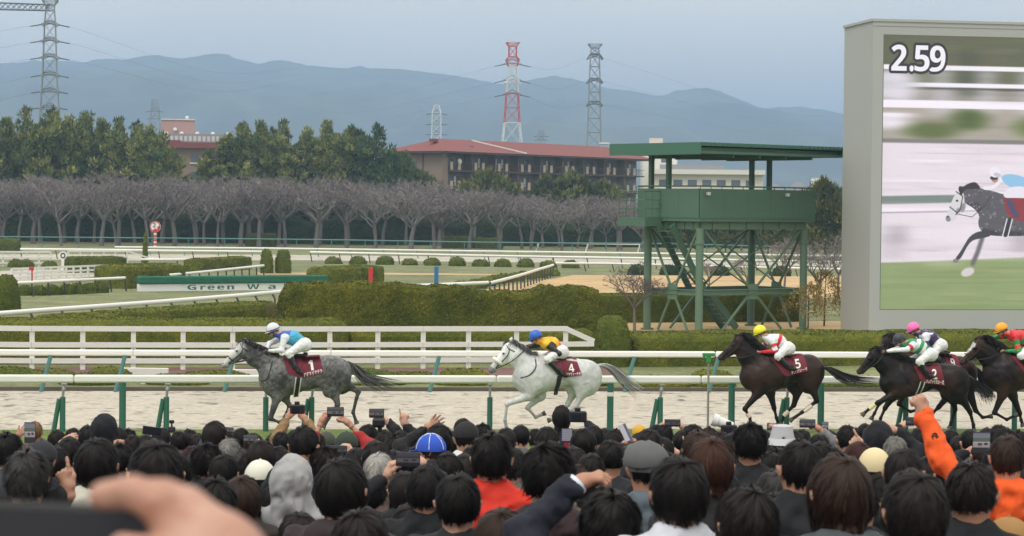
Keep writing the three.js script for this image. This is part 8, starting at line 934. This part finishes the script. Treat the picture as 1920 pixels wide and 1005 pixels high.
// things held up
{ const mk = (name, label, cat, px, py, D, fn) => { const t = thing(name, label, cat, A(px, py, D)); fn(t, D / F); return t; }; const bk = mat(lin('#18181b'), 0.4), rub = mat(lin('#242428'), 0.7), wl = mat(lin('#d8d8d4'), 0.4), glassM = mat([0.02, 0.02, 0.03], 0.08);
  const cam = (t, k) => { part('camera_body', rbx(0.14, 0.095, 0.06, 0.015, 0, 0, 0), bk, t); part('viewfinder', rbx(0.05, 0.035, 0.05, 0.01, 0, 0.06, 0), bk, t); part('grip', rbx(0.03, 0.09, 0.07, 0.012, 0.062, -0.003, -0.01), rub, t); part('lens', new THREE.CylinderGeometry(0.038, 0.042, 0.13, 18).rotateX(Math.PI / 2).translate(-0.01, 0, -0.09), bk, t); part('display', new THREE.PlaneGeometry(0.07, 0.05).translate(-0.01, -0.008, 0.031), glassM, t); };
  mk('camera', 'black camera held overhead below the leading horse belly', 'camera', 557, 767, 22.6, cam);
  mk('camera', 'black camera held by the tall photographer in navy', 'camera', 1083, 781, 25.6, (t) => { cam(t); t.scale.setScalar(1.35); });
  mk('camcorder', 'camcorder with flip out screen behind the leading horse tail', 'camcorder', 706, 792, 20.2, (t) => { part('camera_body', rbx(0.11, 0.08, 0.14, 0.02, 0.02, 0, 0), bk, t); part('lens', new THREE.CylinderGeometry(0.03, 0.033, 0.08, 16).rotateX(Math.PI / 2).translate(0.02, 0.01, -0.1), rub, t); const s = part('flip_screen', rbx(0.135, 0.082, 0.012, 0.005, 0, 0.082, 0), bk, t); part('display', new THREE.PlaneGeometry(0.122, 0.07).translate(0, 0.082, 0.0065), phoneScreenL, s); part('grip_handle', rbx(0.04, 0.12, 0.04, 0.014, 0.03, -0.09, 0), rub, t); });
  mk('camera', 'camera with white telephoto lens left of the tousled head', 'camera', 1366, 806, 20.5, (t) => { cam(t); part('telephoto_lens', [new THREE.CylinderGeometry(0.05, 0.042, 0.16, 20).rotateZ(1.2).translate(-0.04, 0.055, -0.03), new THREE.CylinderGeometry(0.058, 0.058, 0.05, 20).rotateZ(1.2).translate(-0.12, 0.085, -0.03)], wl, t); });
  mk('action_camera', 'small action camera on a stick grip above the brown head', 'action camera', 322, 800, 22.8, (t) => { part('camera_body', rbx(0.05, 0.035, 0.03, 0.008, 0, 0.05, 0), bk, t); part('neck', new THREE.CylinderGeometry(0.009, 0.009, 0.05, 8).translate(0, 0.015, 0), bk, t); part('grip', rbx(0.075, 0.06, 0.04, 0.015, 0, -0.03, 0), rub, t); });
  mk('tablet', 'dark tablet held flat beside the small action camera', 'tablet', 285, 808, 22.5, (t) => { part('case', rbx(0.19, 0.085, 0.012, 0.005, 0, 0, 0), bk, t); part('screen', new THREE.PlaneGeometry(0.175, 0.072).translate(0, 0, 0.0065), glassM, t); t.rotation.z = -0.12; });
  mk('smartphone', 'upright smartphone showing a red jacket in the middle of the crowd', 'smartphone', 1063, 823, 19, (t, s) => { part('case', rbx(21 * s, 40 * s, 0.01, 0.004), bk, t); part('screen', new THREE.PlaneGeometry(19 * s, 37 * s).translate(0, 0, 0.0056), mat([0.02, 0.02, 0.02], 0.2, { emissive: new THREE.Color(1, 1, 1), emissiveIntensity: 0.5, emissiveMap: canvasTex(64, 128, (c) => { c.fillStyle = '#a9a6b0'; c.fillRect(0, 0, 64, 76); c.fillStyle = '#7f7c88'; for (let i = 0; i < 6; i++) c.fillRect(0, 10 + i * 11, 64, 3); c.fillStyle = '#1c1a20'; c.fillRect(0, 76, 64, 52); c.fillStyle = '#a0202c'; c.fillRect(14, 86, 34, 34); }) }), t); });
  mk('programme', 'folded grey race programme held up left of the mustard cap', 'booklet', 1175, 812, 19.5, (t) => { const g = rbx(0.05, 0.17, 0.02, 0.006); part('cover', g, mat(lin('#6f6a7c'), 0.6), t); part('pages', rbx(0.042, 0.16, 0.012, 0.004, -0.02, 0.012, 0.012), mat(lin('#c9c7d2'), 0.7), t); t.rotation.z = 0.45; });
  phone('small landscape smartphone above the thin grey hair', 425, 806, 23.5, 26, 11, { roll: -0.08 }); phone('landscape smartphone in front of the balding head', 470, 823, 18.5, 28, 14);
  P0(1063, 834, 42, 'short', 'auburn', '#33343a', 'spectator holding the upright phone with a red picture', { D: 19.4, arms: [{ s: 1, px: 1079, py: 846, pose: 'grip', pn: [-1, 0, -0.2] }] });
  P0(1180, 834, 44, 'short', 'salt', '#3d3e42', 'spectator holding up a folded programme', { D: 19.8, arms: [{ s: -1, px: 1170, py: 832, pose: 'grip', pn: [1, 0, -0.3] }] });
}
// ---------- the nearest spectator: hands raised with a phone, out of focus ----------
{
  const D = 1.35; const C = (x, y, dz = 0) => { const p = A(x / 3.296, 700 + y / 3.296, D + dz); return [p.x, p.y, p.z]; }; // places read off the lower left of the photograph
  const P = []; const chain = (pts, r, k = 0.0025) => { for (let i = 0; i + 1 < pts.length; i++) P.push({ a: pts[i], b: pts[i + 1], r1: r[i], r2: r[i + 1], k }); };
  const Q2 = (px, py, dz = 0) => { const p = A(px, py, D + dz); return [p.x, p.y, p.z]; };
  chain([Q2(193, 930, 0.004), Q2(250, 923, 0), Q2(294, 945, -0.006), Q2(356, 1019, -0.008), Q2(376, 1079, 0)], [0.009, 0.0106, 0.0115, 0.0118, 0.014]);
  chain([Q2(254, 924, 0.022), Q2(310, 929, 0.02), Q2(356, 948, 0.016), Q2(416, 1001, 0.012), Q2(436, 1069, 0.01)], [0.0093, 0.0102, 0.0112, 0.0118, 0.014]);
  chain([C(1000, 1010, 0.03), C(1060, 980, 0.02), C(1200, 1060, 0.01), C(1300, 1200, 0.01)], [0.009, 0.0105, 0.0115, 0.0125]);
  chain([C(900, 1120, 0.03), C(980, 1090, 0.025), C(1120, 1150, 0.015), C(1200, 1260, 0.01)], [0.0085, 0.0095, 0.0105, 0.012]);
  chain([C(760, 1080, -0.03), C(900, 1120, -0.03), C(1080, 1260, -0.015)], [0.009, 0.0115, 0.014]);
  const palm = C(1280, 1290, 0.0), wrist = C(1330, 1640, 0.02); P.push({ a: C(1180, 1160, 0), b: palm, r1: 0.02, r2: 0.028, k: 0.02 }, { a: C(1420, 1160, 0), b: palm, r1: 0.02, r2: 0.028, k: 0.02 }, { a: palm, b: wrist, r1: 0.034, r2: 0.029, k: 0.02 });
  const feet = V(0.02, terr(1.9), -1.72); const t = thing('person', 'blurred spectator right in front of the camera, only a hand with phone showing', 'person', feet, 0); const L = (p) => [p[0] - feet.x, p[1] - feet.y, p[2] - feet.z];
  const loc = P.map((q) => ({ ...q, a: L(q.a), b: L(q.b) })); const w = L(wrist); const el = [-0.3, 1.58, 0.08];
  const sk = mat(lin('#9a6a55'), 0.55); const hand = paint(sdfGeo(loc, 0.0034, 0.003, (p, d) => d + (noise(p[0] * 260, p[1] * 260, p[2] * 260) - 0.5) * 0.0007 + (fbm(p[0] * 90, p[1] * 90, p[2] * 90, 2) - 0.5) * 0.0016), (x, y, z) => { const k = fbm(x * 60, y * 60, z * 60, 3); return [0.36 + 0.14 * k, 0.16 + 0.14 * k, 0.10 + 0.12 * k]; }); const bodyP = [...torsoPrims(-0.012), ...legPrims(-0.008), ...armPrims(1, ...downArm(1)), { a: SH(-1), b: el, r1: 0.055, r2: 0.045, k: 0.05 }, { a: el, b: w, r1: 0.044, r2: 0.03, k: 0.03 }, { a: [0, 1.5, 0.02], b: [0, 1.38, 0.012], r1: 0.06, r2: 0.075, k: 0.05 }];
  part('body', [paint(headGeo.hi.clone(), () => lin('#9a6a55')), paint(sdfGeo(bodyP, 0.024, 0.05), () => lin('#9a6a55')), hand], vmat(0.5), t); const ct = torsoPrims(0.014); ct.push(...armPrims(1, ...downArm(1), 0.017, 0.95), { a: SH(-1), b: el, r1: 0.074, r2: 0.062, k: 0.05 }, { a: el, b: el.map((v, i) => mix(v, w[i], 0.6)), r1: 0.062, r2: 0.052, k: 0.03 }); part('jacket', sdfGeo(ct, 0.024, 0.05, wrinkle(1)), coatMat('#2c2d33'), t); part('trousers', trouserGeo, trouserMat, t); part('shoes', shoeGeo, shoeMat, t); const h = part('hair', hairGeo('short', 1), hairMat(HC.black), t); h.position.set(0, HEADY, 0);
  const ph = thing('smartphone', 'large blurred dark smartphone at the lower left corner', 'smartphone', A(70, 985, D + 0.03)); const s = (D + 0.01) / F; const Wp = 0.155, Hp = 0.078; const top = A(70, 941, D + 0.03).y; ph.position.y = top - Hp / 2; ph.rotation.z = -0.035; ph.position.x = A(300, 985, D + 0.03).x - Wp / 2; part('case', rbx(Wp, Hp, 0.011, 0.005, 0, 0, 0, 0, 3), mat([0.004, 0.004, 0.005], 0.6), ph); part('screen', new THREE.PlaneGeometry(Wp * 0.93, Hp * 0.88).translate(0, 0, 0.0058), mat([0.006, 0.006, 0.009], 0.5, { emissive: new THREE.Color(1, 1, 1), emissiveIntensity: 0.03, emissiveMap: shotL }), ph);
}
scene.traverse((o) => { if (o.isMesh) { o.castShadow = true; o.receiveShadow = true; } });
renderer.render(scene, camera);
